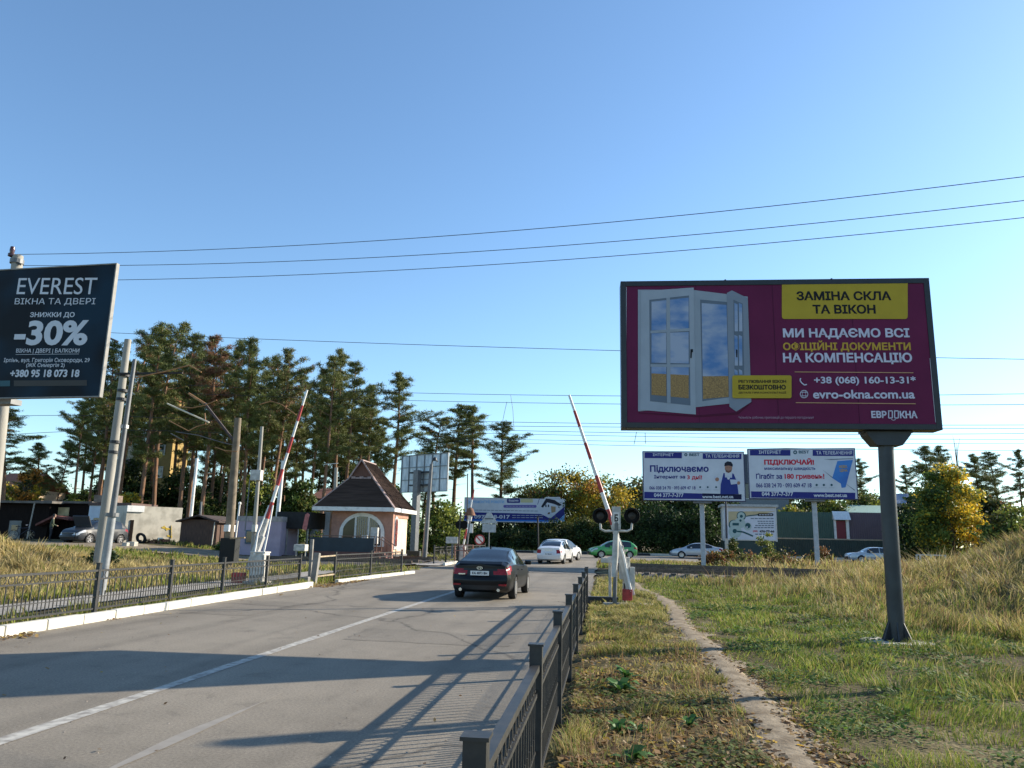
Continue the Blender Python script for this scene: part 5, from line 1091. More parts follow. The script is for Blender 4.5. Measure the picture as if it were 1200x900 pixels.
root, W, h = shed("kiosk", 276, 327, 605, 652, 44.5, 2.6, "lilac painted kiosk with a blue window behind the white barrier cabinet", mat("lilac_paint", (.36, .29, .36), .8, var=.08, scale=2), cat="kiosk", rm=mat("kiosk_roof_edge", (.30, .27, .26), .8, var=.2), over=.04, th=.3)
mb = MB(); mb.box((-.45, -.03, 1.45), (.75, .06, .8)); wo = mb.build("window", mat("blue_window_frame", (.05, .10, .14), .6, var=.1), root); mb = MB(); mb.box((-.45, -.065, 1.45), (.6, .02, .65)); mb.build("pane", GLASS, wo)
v = P(345, 620, 45.5); root = empty("canopy", (v.x, 45.5, tzs(v.x, 45.5)), "dark flat canopy on thin posts left of the peach hut", "canopy")
zt = P(345, 600, 45.5).z - root.location.z; mb = MB(); mb.box((0, 1, zt - .5), (2.1, 2.6, 1.0)); mb.build("roof", mat("black_tarpaulin", (.012, .012, .013), .8, var=.3), root)
for x in (-.95, -.35, .35, .95): mb = MB(); mb.bar((x, -.2, -.1), (x, -.2, zt - .9), .06); mb.build("post", mat("thin_grey_post", (.3, .29, .26), .8, var=.2), root)
v = P(357, 622, 44.6); root = empty('hanging_cloth', (v.x, 44.6, v.z), 'faded pink red cloth hanging beside the dark canopy', 'cloth'); mb = MB(); mb.quad((-.16, 0, .1), (.1, .04, 0), (.2, 0, .75), (-.02, -.04, .95)); mb.quad((-.02, -.04, .95), (.2, 0, .75), (.24, .03, .95), (.1, 0, 1.05)); mb.build('sheet', mat('faded_pink_cloth', (.42, .15, .14), .9, var=.25, scale=6), root, fix=False); mb = MB(); mb.bar((.1, .06, -1.0), (.1, .06, 1.05), .05); mb.build('stick', DARKM, root)
v = P(357, 640, 44.8); mb = MB(); mb.box((0, 0, .45), (.62, .5, .35)); mb.bar((.25, 0, 0), (.25, 0, .4), .05); mb.bar((-.25, 0, 0), (-.25, 0, .4), .05); o = mb.build("trackside_box", DWHITE, None, bevel=.03); o.location = P(352, 652, 40); tag(o, "small white cabinet on legs between the canopy and the fence", "cabinet")
# ------------------------------------------------------------------ houses beyond the trees
def house(label, px0, px1, pyr, pye, pyb, Y, wallm, roofm, depth=7, ridge='x', windows=()):
    a, b_ = P(px0, pyb, Y), P(px1, pyb, Y); e = P((px0 + px1) / 2, pye, Y).z; r = P((px0 + px1) / 2, pyr, Y).z; zb = min(tzs(a.x, Y), tzs(b_.x, Y)) - .3; W = (b_ - a).length
    root = empty("house", ((a.x + b_.x) / 2, Y, zb), label, "house"); h = e - zb; hr = r - zb
    mb = MB(); mb.box((0, depth / 2, h / 2), (W, depth, h))
    if ridge == 'y': mb.prism([(-W / 2, h), (W / 2, h), (0, hr)], 'y', .05, depth - .05)
    mb.build("wall", wallm, root); o_ = .35
    mb = MB()
    if ridge == 'x': mb.prism([(-o_, h - .15), (depth / 2, hr), (depth + o_, h - .15), (depth + o_, h), (depth / 2, hr + .18), (-o_, h)], 'x', -W / 2 - o_, W / 2 + o_)
    else: mb.prism([(-W / 2 - o_, h - .15), (0, hr), (W / 2 + o_, h - .15), (W / 2 + o_, h), (0, hr + .18), (-W / 2 - o_, h)], 'y', -o_, depth + o_)
    mb.build("roof", roofm, root)
    for (px, py, w, hh) in windows:
        q = P(px, py, Y) - root.location; mb = MB(); mb.box((q.x, -.03, q.z), (w + .16, .08, hh + .16)); f_ = mb.build("window", WHITE, root); mb = MB(); mb.box((q.x - w * .26, -.08, q.z), (w * .42, .02, hh)); mb.box((q.x + w * .26, -.08, q.z), (w * .42, .02, hh)); mb.build("pane", GLASS, f_)
    return root
ORR = mat("orange_tile_roof", (.32, .12, .06), .85, var=.25, scale=8); GRW = mat("grey_house_render", (.22, .23, .24), .9, var=.1); DGRF = mat("dark_grey_roof", (.06, .06, .065), .8, var=.2)
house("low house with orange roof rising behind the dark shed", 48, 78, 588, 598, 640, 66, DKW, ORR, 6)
house("house with pink tiled roof at the left edge behind the trees", -30, 10, 553, 572, 640, 80, STUC, ORR, 8)
house("house with brown roof seen between pine trunks left of the hut", 362, 388, 572, 584, 640, 78, mat("pale_blue_render", (.25, .28, .32), .9), mat("brown_house_roof", (.18, .08, .06), .8, var=.2), 7)
v = P(173, 640, 96); zb = tzs(v.x, 96)
root = empty("house", (v.x, 96, zb), "yellow and white tower house hidden among the pines", "house"); q = lambda px, py: P(px, py, 96) - root.location
YST = mat("yellow_render", (.36, .25, .09), .9, var=.1, scale=2); a, b_ = q(163, 640), q(190, 545)
mb = MB(); mb.box((.3, 2, 9), (3.3, 4, 18)); mb.build("wall", YST, root); mb = MB(); mb.box((-2.6, 2.2, 6), (4.0, 3.6, 12)); mb.build("side_wing", mat("cream_render", (.50, .44, .34), .9, var=.1), root)
for z in (8.5, 11.5, 14.5):
    mb = MB(); mb.box((.2, -.06, z), (1.6, .12, 1.5)); f_ = mb.build("window", WHITE, root); mb = MB(); mb.box((.2, -.13, z), (1.3, .03, 1.2)); mb.build("pane", GLASS, f_)
mb = MB(); mb.box((-2.6, -.3, 9.0), (4.4, 1.4, .3)); mb.box((-2.6, -.95, 9.6), (4.4, .08, 1.0)); mb.build("balcony", mat("dark_balcony", (.10, .08, .09), .8), root); mb = MB(); mb.prism([(-1.9, 18), (1.9, 18), (0, 20)], 'y', -.4, 4.4); mb.v = [(x + .3, y, z) for x, y, z in mb.v]; mb.build("roof", ORR, root)
house("grey house with two windows between the white billboards", 855, 925, 530, 566, 600, 112, GRW, DGRF, 8, windows=((890, 575, 4.2, 2.2),))
house("house with pale green roof behind the purple wall", 1000, 1062, 592, 601, 640, 104, GRW, mat("pale_green_roof", (.22, .34, .28), .6, var=.15), 9)
house("house with blue grey roof half hidden by the yellow tree", 1052, 1085, 578, 590, 640, 118, GRW, mat("blue_grey_roof", (.16, .20, .28), .6, var=.15), 8)
house("red brick house behind the far hedge under the yellow trees", 664, 700, 606, 616, 650, 112, mat("red_brick", (.25, .09, .06), .9, var=.2, scale=8), DGRF, 7)
# ------------------------------------------------------------------ sheet metal wall, gate and printed cabin on the right
YW = 90.0
def wallpiece(name, px0, px1, py0, py1, Y, m, label, ribs=True, cat="wall", zb=None):
    a, b_ = P(px0, py1, Y), P(px1, py1, Y); t = P((px0 + px1) / 2, py0, Y).z; z0 = a.z if zb is None else zb; root = empty(name, ((a.x + b_.x) / 2, Y, z0), label, cat); W = abs(b_.x - a.x); h = t - z0
    n = int(W / .22); mb = MB(); pts = []
    for i in range(n):
        x0 = -W / 2 + W * i / n; x1 = -W / 2 + W * (i + .5) / n; x2 = -W / 2 + W * (i + .62) / n; x3 = -W / 2 + W * (i + 1) / n
        mb.quad((x0, 0, 0), (x1, 0, 0), (x1, 0, h), (x0, 0, h)); mb.quad((x1, 0, 0), (x2, .05, 0), (x2, .05, h), (x1, 0, h)); mb.quad((x2, .05, 0), (x3, 0, 0), (x3, 0, h), (x2, .05, h))
    mb.box((0, .10, h / 2), (W, .06, h)); mb.build("sheet_metal", m, root); return root, W, h
GRNW = mat("dark_green_sheet", (.028, .075, .060), .5, var=.1, scale=1); PURW = mat("purple_brown_sheet", (.095, .065, .085), .5, var=.1, scale=1); LOWW = mat("blackish_green_sheet", (.016, .038, .034), .55, var=.2, scale=1)
root, W, h = wallpiece("metal_wall", 842, 1092, 632, 662, YW - .6, LOWW, "blackish green lower sheet metal wall along the far road", cat="wall", zb=.2)
mb = MB(); mb.box((0, .3, h + .02), (W, .7, .14)); mb.build("ledge", mat("sandy_ledge", (.36, .30, .22), .9, var=.2), root)
wallpiece("metal_wall", 912, 981, 600, 630.5, YW, GRNW, "dark green upper sheet metal wall right of the printed cabin", cat="wall")
wallpiece("metal_wall", 996, 1057, 601, 632, YW, PURW, "purple brown sheet metal wall behind the thick dark billboard pole", cat="wall")
v = P(988, 632, YW - .1); root = empty("gate", (v.x, YW - .1, v.z), "dark red door under a white porch roof between green and purple walls", "gate"); k = YW / 918
mb = MB(); mb.box((-.15, 0, 1.0), (.95, .1, 2.0)); mb.build("door", mat("dark_red_door", (.17, .02, .03), .5, var=.1), root)
mb = MB(); mb.box((-.78, 0, 1.05), (.22, .22, 2.1)); mb.box((.55, 0, 1.05), (.28, .22, 2.1)); mb.build("pillar", WHITE, root)
mb = MB(); mb.prism([(-.6, 2.1), (.15, 3.05), (.2, 3.05), (.2, 2.1)], 'x', -.95, .8); mb.build("porch_roof", mat("white_corrugate", (.66, .66, .66), .5, var=.1), root)
# printed cabin
v0, v1 = P(849, 633, 82), P(910, 633, 82); zt = P(880, 591, 82).z; zb = v0.z
root = empty("kiosk", ((v0.x + v1.x) / 2, 82, zb), "white kiosk on a dark base covered by a printed advert of green circles", "kiosk", rz=-.06); W = v1.x - v0.x; h = zt - zb
KW = mat("cream_kiosk_panel", (.60, .57, .50), .6, var=.1, scale=2)
mb = MB(); mb.box((0, 1.6, h / 2 - .1), (W, 3.2, h - .2)); mb.build("wall", KW, root); mb = MB(); mb.box((.0, 1.5, h - .14), (W + .5, 3.9, .24)); mb.build("roof", mat("grey_kiosk_roof", (.38, .38, .37), .6, var=.2), root)
mb = MB(); mb.box((0, 1.6, -1.2), (W - .1, 3.0, 2.4)); mb.build("base", LOWW, root); mb = MB(); mb.box((W / 2 + .02, .15, h / 2 - .15), (.1, .3, h - .2)); mb.box((-W / 2 - .02, .15, h / 2 - .15), (.1, .3, h - .2)); mb.build("corner_post", WHITE, root)
mb = MB(); mb.box((0, -.02, h / 2 - .12), (W - .12, .03, h - .42)); po = mb.build("poster", PWH, root)
B = Board(root, po, 845, 585, 15.0); GRC = pm_("pale_green_print", (.42, .50, .46)); DTE = pm_("deep_teal_print", (.03, .09, .10)); SND = pm_("sand_print", (.52, .42, .25))
B.poly("print", [(128, 215), (960, 212), (640, 285), (300, 320), (128, 470)], SND, .04); B.disc("print", (355, 295), 82, DTE, .044, 20); B.disc("print", (352, 293), 66, GRC, .048, 20); B.disc("print", (220, 450), 88, DTE, .044, 20); B.disc("print", (228, 445), 75, GRC, .048, 20); B.disc("print", (245, 570), 115, GRC, .050, 22); B.disc("print", (330, 420), 95, GRC, .046, 20); B.disc("print", (465, 480), 70, GRC, .050, 20)
for c, r in (((355, 300), 28), ((240, 560), 40), ((470, 465), 50), ((340, 375), 22)): B.disc("print", c, r, DTE, .054, 8)
B.disc("print", (455, 490), 14, PWH, .058, 10); B.poly("print", [(200, 418), (312, 418), (312, 462), (200, 462)], DTE, .056); B.stroke("print", ((280, 565), (380, 575), (470, 610), (560, 650)), .16, DTE, .056); B.stroke("print", ((440, 300), (540, 285), (650, 275)), .10, DTE, .056)
B.poly("print", rrect(640, 248, 920, 297, 22), BLK, .044)
for i in range(5): B.stroke("print", ((668 + i * 48, 274), (706 + i * 48, 274)), .09, GREYP, .05)
for j, (y, x0) in enumerate(((340, 520), (388, 640), (425, 650), (462, 600), (500, 580))):
    n_ = 6
    for i in range(n_): B.stroke("print", ((x0 + (935 - x0) * i / n_, y), (x0 + (935 - x0) * (i + .8) / n_, y)), .09, WFD, .05)
B.text("(050)", (560, 545, 642, 585), REDT, .05, .03); B.text("476-77-66", (675, 545, 936, 586), BLK, .05, .05)
for i in range(5): B.stroke("print", ((600 + i * 66, 615), (650 + i * 66, 615)), .10, WFD, .05)
# small lamp post beside it, white rail at the right, garden wall pieces
v = P(852, 655, 79); root = empty("utility_pole", (v.x, 79, tzs(v.x, 79)), "dark thin pole in front of the printed kiosk", "pole"); t = P(850.5, 588, 79) - root.location
mb = MB(); mb.tube((0, 0, -.2), t, .12, .1, 10); mb.build("shaft", mat("dark_tarred_pole", (.07, .07, .08), .8, var=.2), root); mb = MB(); mb.box((0, 0, .9), (.32, .32, 2.2)); mb.build("concrete_foot", CONC, root)
a, b_ = P(1074, 650, 66), P(1108, 651, 66); root = empty("guard_rail", ((a.x + b_.x) / 2, 66, tzs(a.x, 66)), "low pale railing at the foot of the yellow tree", "guard rail")
mb = MB(); q = a - root.location; r_ = b_ - root.location; mb.bar(q, r_, .07, .10)
for t in (0, .12, .5, 1): p_ = q.lerp(r_, t); mb.bar((p_.x, p_.y, 0), p_, .12)
mb.build("rail", DWHITE, root)
# ------------------------------------------------------------------ poles
CPOLE = mat("pale_spun_concrete", (.29, .275, .24), .85, var=.15, scale=4, bump=.25, stretch=(1, 1, .2))
def pole(label, top, bot, Y, r0, r1, m=CPOLE, zb=None, name="utility_pole", group=None):
    t, b_ = P(*top, Y), P(*bot, Y); zg = tzs(b_.x, Y) if zb is None else zb
    d = (t - b_).normalized(); base = b_ + d * ((zg - b_.z) / d.z) if d.z else b_
    root = empty(name, base, label, "pole", group); mb = MB(); mb.path([-d * .3, (t - base) * .5, t - base], [r0, (r0 + r1) / 2, r1], 18); mb.build("shaft", m, root, smooth=True); return root, t - base, base
root, t, base = pole("thick pale concrete pole in front of the pines, topmost near pole", (150, 398), (118, 640), 26, .185, .12)
mb = MB()
for py, px in ((440, 146), (458, 143.5), (468, 142), (518, 135), (530, 133)):
    c = P(px, py, 26) - base; mb.lathe([(.14, -.05), (.18, -.05), (.18, .05), (.14, .05)], c, 16)
mb.build("steel_band", DARKM, root)
mb = MB(); mb.bar(P(135, 438, 25.8) - base, P(214, 437, 25.8) - base, .07, .07); mb.bar(P(137, 400, 26) - base, P(128, 396, 26.4) - base, .06); mb.build("cross_arm", mat("tarred_timber", (.025, .022, .02), .8, var=.3), root)
mb = MB(); mb.path([P(157, 443, 25.7) - base, P(195, 435, 25.7) - base, P(222, 428, 25.7) - base, P(236, 436, 25.7) - base], .026, 6); RUO = mat("orange_rusted_tube", (.36, .18, .075), .7, var=.25, scale=6); mb.build("bracket_arm", RUO, root)
root, t, base = pole("thin grey pole leaning right in front of the thick concrete pole", (158, 421), (117, 703), 19.6, .10, .05, GREYM)
mb = MB(); mb.tube((0, 0, 0), t * .335, .118, .108, 16); mb.build("sleeve", mat("dull_zinc_sleeve", (.26, .27, .28), .5, .4, var=.15), root, smooth=True)
mb = MB(); c = t * .33; mb.lathe([(.1, -.05), (.17, -.05), (.17, .05), (.1, .05)], c, 14); mb.build("collar", GREYM, root)
mb = MB(); c = P(146, 500, 19.6) - base; mb.box(c, (.17, .12, .1)); mb.build("bracket", DWHITE, root)
root, t, base = pole("tall dark pole with a slanting strut among the pines, dark box at its foot", (279, 490), (267, 650), 34, .215, .15, mat("brownish_concrete_pole", (.17, .135, .095), .9, var=.25, scale=3))  # brownish dark concrete over the whole shaft
g = lambda px, py, Y=34: P(px, py, Y) - base
mb = MB(); mb.bar(g(276, 519), g(240, 473), .10); mb.build("strut", mat("dark_strut", (.06, .045, .045), .8, var=.2), root); mb = MB(); mb.bar(g(240, 473), g(221, 461), .09); mb.build("strut_end", RUO, root)
mb = MB()
for q in ((((208, 476), (225, 478), (240, 475), (254, 469))), ((240, 484), (241, 497), (230, 500), (221, 505), (198, 493)), ((304, 474), (318, 470), (330, 474), (347, 486)), ((252, 524), (264, 528), (278, 529))): mb.path([g(*p, 33.6) for p in q], .024, 6)
mb.build("bracket_tube", RUO, root)
mb = MB(); mb.tube(g(196, 473, 33.6), g(245, 495, 33.6), .038, n=8); mb.build("insulator_rod", mat("pale_insulator", (.62, .55, .42), .4, var=.1), root)
mb = MB(); mb.path([g(206, 506), g(232, 510), g(262, 519), g(276, 522)], .022, 6); mb.path([g(200, 508), g(215, 516)], .02, 6); mb.build("stay_rod", GREYM, root)
mb = MB(); mb.box(g(269, 645), (.72, .5, 1.1)); mb.build("dark_box", mat("dark_green_box", (.007, .009, .009), .8, var=.2), root, bevel=.02); mb = MB(); mb.box(g(269, 619), (.24, .62, .3)); mb.build("number_plate", WHITE, root); mb = MB(); mb.bar(g(270, 631, 33.5), g(287, 630, 33.5), .1, .06); mb.build("plank", mat("tan_plank", (.36, .25, .14), .8, var=.2), root)
root, t, base = pole("slim bright white pole between the garage and the brown shed", (231, 537), (223, 612), 56, .13, .10, WHITE)
root, t, base = pole("short grey post right of the slim white pole", (236, 588), (234, 612), 60, .09, .08, GREYM)
root, t, base = pole("pale pole carrying a small white box above the lilac kiosk", (307, 500), (296, 650), 42.5, .13, .09)
mb = MB(); mb.box(P(301, 557, 42.3) - base, (.6, .4, .6)); mb.build("meter_box", DWHITE, root, bevel=.02); mb = MB(); mb.tube(P(293, 560, 42.3) - base, P(287, 622, 42.3) - base, .03, n=6); mb.build("conduit", GREYM, root); mb = MB(); mb.box(P(298.5, 619, 42.2) - base, (.22, .3, .4)); mb.build("junction_box", DWHITE, root)
root, t, base = pole("bright white round pole rising behind the raised left boom", (332, 540), (325, 608), 50, .15, .12, WHITE)
root, t, base = pole("short white lamp stub above the roof of the kiosk", (281, 590), (279, 606), 50, .07, .06, WHITE); mb = MB(); mb.lathe([(.001, .12), (.1, .06), (.1, -.06), (.001, -.1)], t, 10); mb.build("cap", WHITE, root)
root, t, base = pole("pale concrete pole leaning behind the hut roof", (394, 548), (392, 600), 62, .17, .14); mb = MB(); mb.bar(P(380, 544, 62) - base, P(396, 543, 62) - base, .06); mb.build("cross_arm", DWHITE, root)
root, t, base = pole("tall grey lamp post just right of the peach hut", (505.5, 544), (497, 657), 47.8, .17, .10, GREYM, name="street_lamp"); root["category"] = "street lamp"
mb = MB(); a = t; mb.path([a, a + Vector((.05, 0, .22)), a + Vector((.25, -.05, .3)), a + Vector((.42, -.08, .16))], .05, 8); mb.build("lamp_arm", GREYM, root); mb = MB(); mb.lathe([(.001, .16), (.12, .1), (.16, -.06), (.001, -.1)], a + Vector((.22, -.05, .3)), 12); mb.build("lamp_head", DARKM, root, smooth=True)
root, t, base = pole("thin post standing before the hedge left of the white sedan", (630, 605), (631, 647), 86, .09, .09, DARKM); mb = MB(); mb.bar(t, t + Vector((.5, 0, 0)), .08); mb.build("arm", DARKM, root)
root, t, base = pole("thin dark stick post at the left end of the long blue billboard", (548, 555), (547, 640), 60, .05, .04, DARKM)
root, t, base = pole("concrete power pole standing behind the black billboard", (21, 300), (-6, 560), 20, .20, .15)
mb = MB(); a = P(14.5, 293, 19.9) - base; mb.lathe([(.001, .12), (.06, .10), (.075, .0), (.06, -.1), (.04, -.2)], a, 12); mb.lathe([(.02, -.12), (.1, -.12), (.1, -.2), (.05, -.22)], a, 12); mb.build("insulator", mat("brown_porcelain", (.06, .02, .025), .2, var=.1), root, smooth=True); mb = MB(); mb.bar(P(13, 303, 19.9) - base, P(24, 310, 19.9) - base, .06); mb.build("hook", DARKM, root)
mb = MB(); mb.lathe([(.15, -.25), (.19, -.25), (.19, -.12), (.15, -.12)], t, 14); mb.build("cap_band", GREYM, root)
# pole outside the frame on the right whose shadow crosses the verge
root = empty("utility_pole", (8.6, 13.6, tzs(8.6, 13.6) - .1), "concrete utility pole standing right of the crimson billboard", "pole"); mb = MB(); mb.tube((0, 0, -.2), (0, 0, 6.0), .12, .09, 14); mb.build("shaft", CPOLE, root, smooth=True); mb = MB(); mb.box((0, 0, 6.0), (.34, .2, .5)); mb.build("box", GREYM, root, bevel=.02)
# ------------------------------------------------------------------ wires
WIRE = mat("black_wire", (.02, .02, .022), .5, var=0)
def wire(label, pts, r=.0085, sag=0.0, name="overhead_wire", group=None, ext=(6, 30)):
    """pts = three points on the wire; a parabola through them, extended at both ends"""
    p = [P(*q) for q in pts]; xs = np.array([q.x for q in p]); t = np.linspace(xs[0] - ext[0], xs[-1] + ext[1], 40)
    fy = np.polyfit(xs, [q.y for q in p], 1 if len(p) < 3 else 2); fz = np.polyfit(xs, [q.z for q in p], min(2, len(p) - 1))
    mb = MB(); mb.path([(a, np.polyval(fy, a), np.polyval(fz, a)) for a in t], r, 6); o = mb.build(name, WIRE)
    return tag(o, label, "wire", group)
wire("topmost of the three black wires rising to the right over the crimson billboard", ((30, 298, 20), (720, 260, 17.6), (1200, 207, 15.5)), ext=(.3, 20))
wire("middle of the three black wires rising to the right over the crimson billboard", ((140, 311, 20.2), (720, 283, 18), (1200, 235, 16)), ext=(3.5, 20))
wire("lowest of the three black wires rising to the right over the crimson billboard", ((140, 328, 20.4), (720, 300, 18.4), (1200, 255, 16.5)), ext=(3.5, 20))
wire("single thin wire passing behind the tops of the left pines", ((200, 393, 45), (728, 411, 42), (1200, 421, 40)), .016, ext=(20, 30))
cat_ = [("upper of the close pair of wires just above the boom tips", (464, 460), (728, 464), (1200, 461.5)), ("lower of the close pair of wires just above the boom tips", (464, 469), (728, 473.5), (1200, 474)),
    ("first wire of the bundle below the boom tips, above the white billboards", (470, 492), (728, 496.5), (1200, 498)), ("second wire of the bundle below the boom tips", (560, 499), (728, 500.5), (1200, 502)), ("third wire of the bundle below the boom tips", (600, 504.5), (728, 507), (1200, 508)),
    ("fourth wire of the bundle below the boom tips", (600, 508.5), (728, 511), (1200, 515)), ("fifth wire of the bundle below the boom tips", (600, 515), (728, 517), (1200, 520)), ("lowest wire of the bundle, nearest the white billboards", (600, 519), (728, 522), (1200, 528))]
for i, (lb, a, b_, c) in enumerate(cat_):
    Y0 = 38.6 if i < 5 else 43.4
    wire("railway " + lb, ((*a, Y0 + 3.2), (*b_, Y0 + .9), (*c, Y0 - 2.6)), .013, ext=(4 if i > 1 else 14, 26))
mb = MB(); a, b_, c = P(598, 463, 41), P(600, 474, 41), P(602, 505, 41); mb.path([P(598.5, 463, 40.6), P(601, 480, 40.6), P(602.5, 505, 40.6)], .012, 5); o = mb.build("wire_dropper", WIRE); tag(o, "straight thin dropper hanging between the railway wires left of centre", "wire")
mb = MB(); mb.path([P(594, 471, 40.6), P(591, 484, 40.6), P(589, 494, 40.6)], .012, 5); o = mb.build("wire_dropper", WIRE); tag(o, "slanted thin dropper hanging between the railway wires left of centre", "wire")
mb = MB(); mb.path([P(746, 506, 39), P(743, 521, 39)], .014, 5); o = mb.build("wire_dropper", WIRE); tag(o, "slanted thin dropper under the left end of the crimson billboard", "wire")
mb = MB(); mb.path([P(756, 507, 39), P(756.5, 520, 39)], .014, 5); o = mb.build("wire_dropper", WIRE); tag(o, "upright thin dropper under the left end of the crimson billboard", "wire")
for j, (a, b_, c, lb) in enumerate((((40, 487), (100, 487), (200, 490), "upper short wire crossing the sky gap left of the thick pole"), ((50, 507), (100, 505), (200, 505), "lower short wire crossing the sky gap left of the thick pole"))):
    wire(lb, ((*a, 40), (*b_, 40), (*c, 40)), .014, ext=(10, 4))
# ------------------------------------------------------------------ trees
LEAFM = attr_mat("leaves", .55, .35); NEEDLE = attr_mat("pine_needles", .6, .18)
PBARK = mat("pine_bark", (.11, .075, .055), .95, var=.35, scale=3, col2=(.24, .12, .06), bump=.5, bscale=12, stretch=(3, 3, .7)); BARK = mat("grey_brown_bark", (.075, .06, .048), .95, var=.35, scale=5, bump=.5, bscale=14, stretch=(3, 3, .6))
def tri_cloud(cent, dirs, length, width, r):
    """thin triangles: base at cent, tip along dirs"""
    n = len(cent); s = np.cross(dirs, r.normal(size=(n, 3))); s /= np.linalg.norm(s, axis=1, keepdims=True) + 1e-9; s *= width[:, None] / 2
    return np.stack([cent - s, cent + s, cent + dirs * length[:, None]], 1).reshape(-1, 3)
def pine_meshes(seed, H=20.0, c0=.5, spread=2.6, dense=1.0, dead=0.0, bend=.4, top='flat'):
    r = np.random.default_rng(seed); mb = MB()
    zs = np.linspace(0, H, 9); ph = r.uniform(0, 6.28, 2); bx = bend * np.sin(zs / H * 2.6 + ph[0]) * zs / H; by = bend * np.sin(zs / H * 2.1 + ph[1]) * zs / H
    mb.path([(x, y, z - .5 * (z == 0)) for x, y, z in zip(bx, by, zs)], list(np.interp(zs / H, [0, .1, .6, 1], [.26, .2, .13, .03]) * (H / 20) ** .7), 8)
    C, Dv, col = [], [], []
    nb = int(46 * dense); spread *= 1.22; base = np.array([.090, .116, .036])
    for i in range(nb):
        f = c0 + (1 - c0) * ((i + r.random()) / nb); z = f * H; u = (f - c0) / (1 - c0)
        env = spread * (.45 + 1.1 * u * (1 - u) * 2.0) * (1 - .72 * u ** 3); L = env * r.uniform(.35, 1.2) * (1.0 if r.random() > .15 else .4)
        if r.random() < .08: L *= 1.35
        a = r.uniform(0, 2 * pi); rise = r.uniform(-.05, .45) + .35 * u
        p0 = np.array([np.interp(z, zs, bx), np.interp(z, zs, by), z]); d = np.array([cos(a), sin(a), rise]); p1 = p0 + d * L * .6 + np.array([0, 0, -.05]); p2 = p0 + d * L + np.array([0, 0, .22 * L * r.random()])
        mb.path([p0, p1, p2], [.05 * (H / 20), .03, .012], 4, caps=False)
        side = np.array([-sin(a), cos(a), 0])
        for t in np.concatenate([r.uniform(.25, 1.0, int(6 + 6 * L)), [1.0]]):
            q = t if t > .6 else t * .9
            c = p0 + (p2 - p0) * q + side * r.normal(0, .20) * L * (1.25 - t) + r.normal(0, .10, 3) * np.array([1, 1, .8]); C.append(c); Dv.append(d)
    for k in range(int(5 * dense)): C.append(np.array([bx[-1], by[-1], H - .1 - .25 * k]) + r.normal(0, .18, 3)); Dv.append(np.array([0, 0, 1.]))
    # a few dry snags under the crown
    for i in range(6):
        z = H * r.uniform(c0 * .45, c0); a = r.uniform(0, 6.28); L = r.uniform(.4, 1.3); p = np.array([np.interp(z, zs, bx), np.interp(z, zs, by), z]); mb.path([p, p + np.array([cos(a), sin(a), .1]) * L], [.03, .008], 4, caps=False)
    C = np.array(C); m = 28; n = len(C); tint = r.uniform(.7, 1.4, n); warm = r.random(n)
    cc = np.repeat(C, m, 0) + r.normal(0, 1, (n * m, 3)) * np.repeat(r.uniform(.10, .22, n), m)[:, None] * np.array([1, 1, .45]); dd = r.normal(size=(n * m, 3)) + np.array([0, 0, .5]); dd /= np.linalg.norm(dd, axis=1, keepdims=True)
    V = tri_cloud(cc, dd, r.uniform(.16, .38, n * m), r.uniform(.035, .07, n * m), r)
    colr = base[None] * tint[:, None] * (1 + warm[:, None] * np.array([[.5, .22, .0]]))
    if dead > 0:
        dk = r.random(n) < dead * sstep(c0, 1.0, C[:, 2] / H + .15); colr[dk] = np.array([.20, .10, .055]) * r.uniform(.7, 1.3, (dk.sum(), 1))
    colr = np.repeat(np.repeat(colr, m, 0) * r.uniform(.8, 1.2, (n * m, 1)), 3, 0)
    return mb, V, colr
def as_tree(name, mb, V, colr, k, bark, leafm, label=None, cat="tree", group=None, loc=(0, 0, 0), rz=0.0, s=1.0, crown="crown"):
    root = empty(name, loc, label, cat, group, rz=rz); root.scale = (s, s, s)
    mb.build("trunk", bark, root, smooth=60, fix=False); npmesh(crown, V, np.arange(len(V)).reshape(-1, k), leafm, colr, root); return root
def place(root, px, pytop, Y, H, first, rz, label, group, lean=0.0, wide=1.0):
    o = root if first else copy_tree(root)
    top = P(px, pytop, Y); g = tzs(top.x, Y); o.location = (top.x, Y, g - .1); s = (top.z - g) / H; o.scale = (s * wide * (.9 + .2 * random.random()), s * wide * (.9 + .2 * random.random()), s); o.rotation_euler = (0, lean, rz)
    o["label"] = label; o["category"] = "pine tree"
    if group: o["group"] = group
    elif "group" in o: del o["group"]
    return o
random.seed(5)
protos = [(as_tree("pine_tree", *pine_meshes(s, 20, c0, sp, de, dd, be), 3, PBARK, NEEDLE), 20.0) for s, c0, sp, de, dd, be in ((1, .46, 2.5, 1.0, 0, .5), (2, .40, 2.9, 1.1, 0, .7), (3, .55, 2.3, .85, 0, .4), (4, .33, 2.6, 1.1, 0, .9), (5, .46, 2.6, 1.0, .75, .5), (6, .28, 2.2, .9, 0, .5), (7, .50, 3.0, .8, .15, 1.0), (8, .38, 2.3, .95, 0, .3), (9, .44, 2.7, .7, .1, .8))]
used = [False] * 9
MASS = "pine with bare lower trunk in the thick of the pine stand left of the hut"; GM = "pines of the stand left of the hut"
WIDE = {514: 1.6, 536: 1.55, 558: 1.45, 588: 1.6, 498: 1.4, 467: 1.3, 20: 1.7, -25: 1.5, 50: 1.5, 925: 1.4, 1008: 1.4, 1086: 1.4, 1106: 1.3, 1142: 1.4, 1163: 1.4, 1060: 1.3}
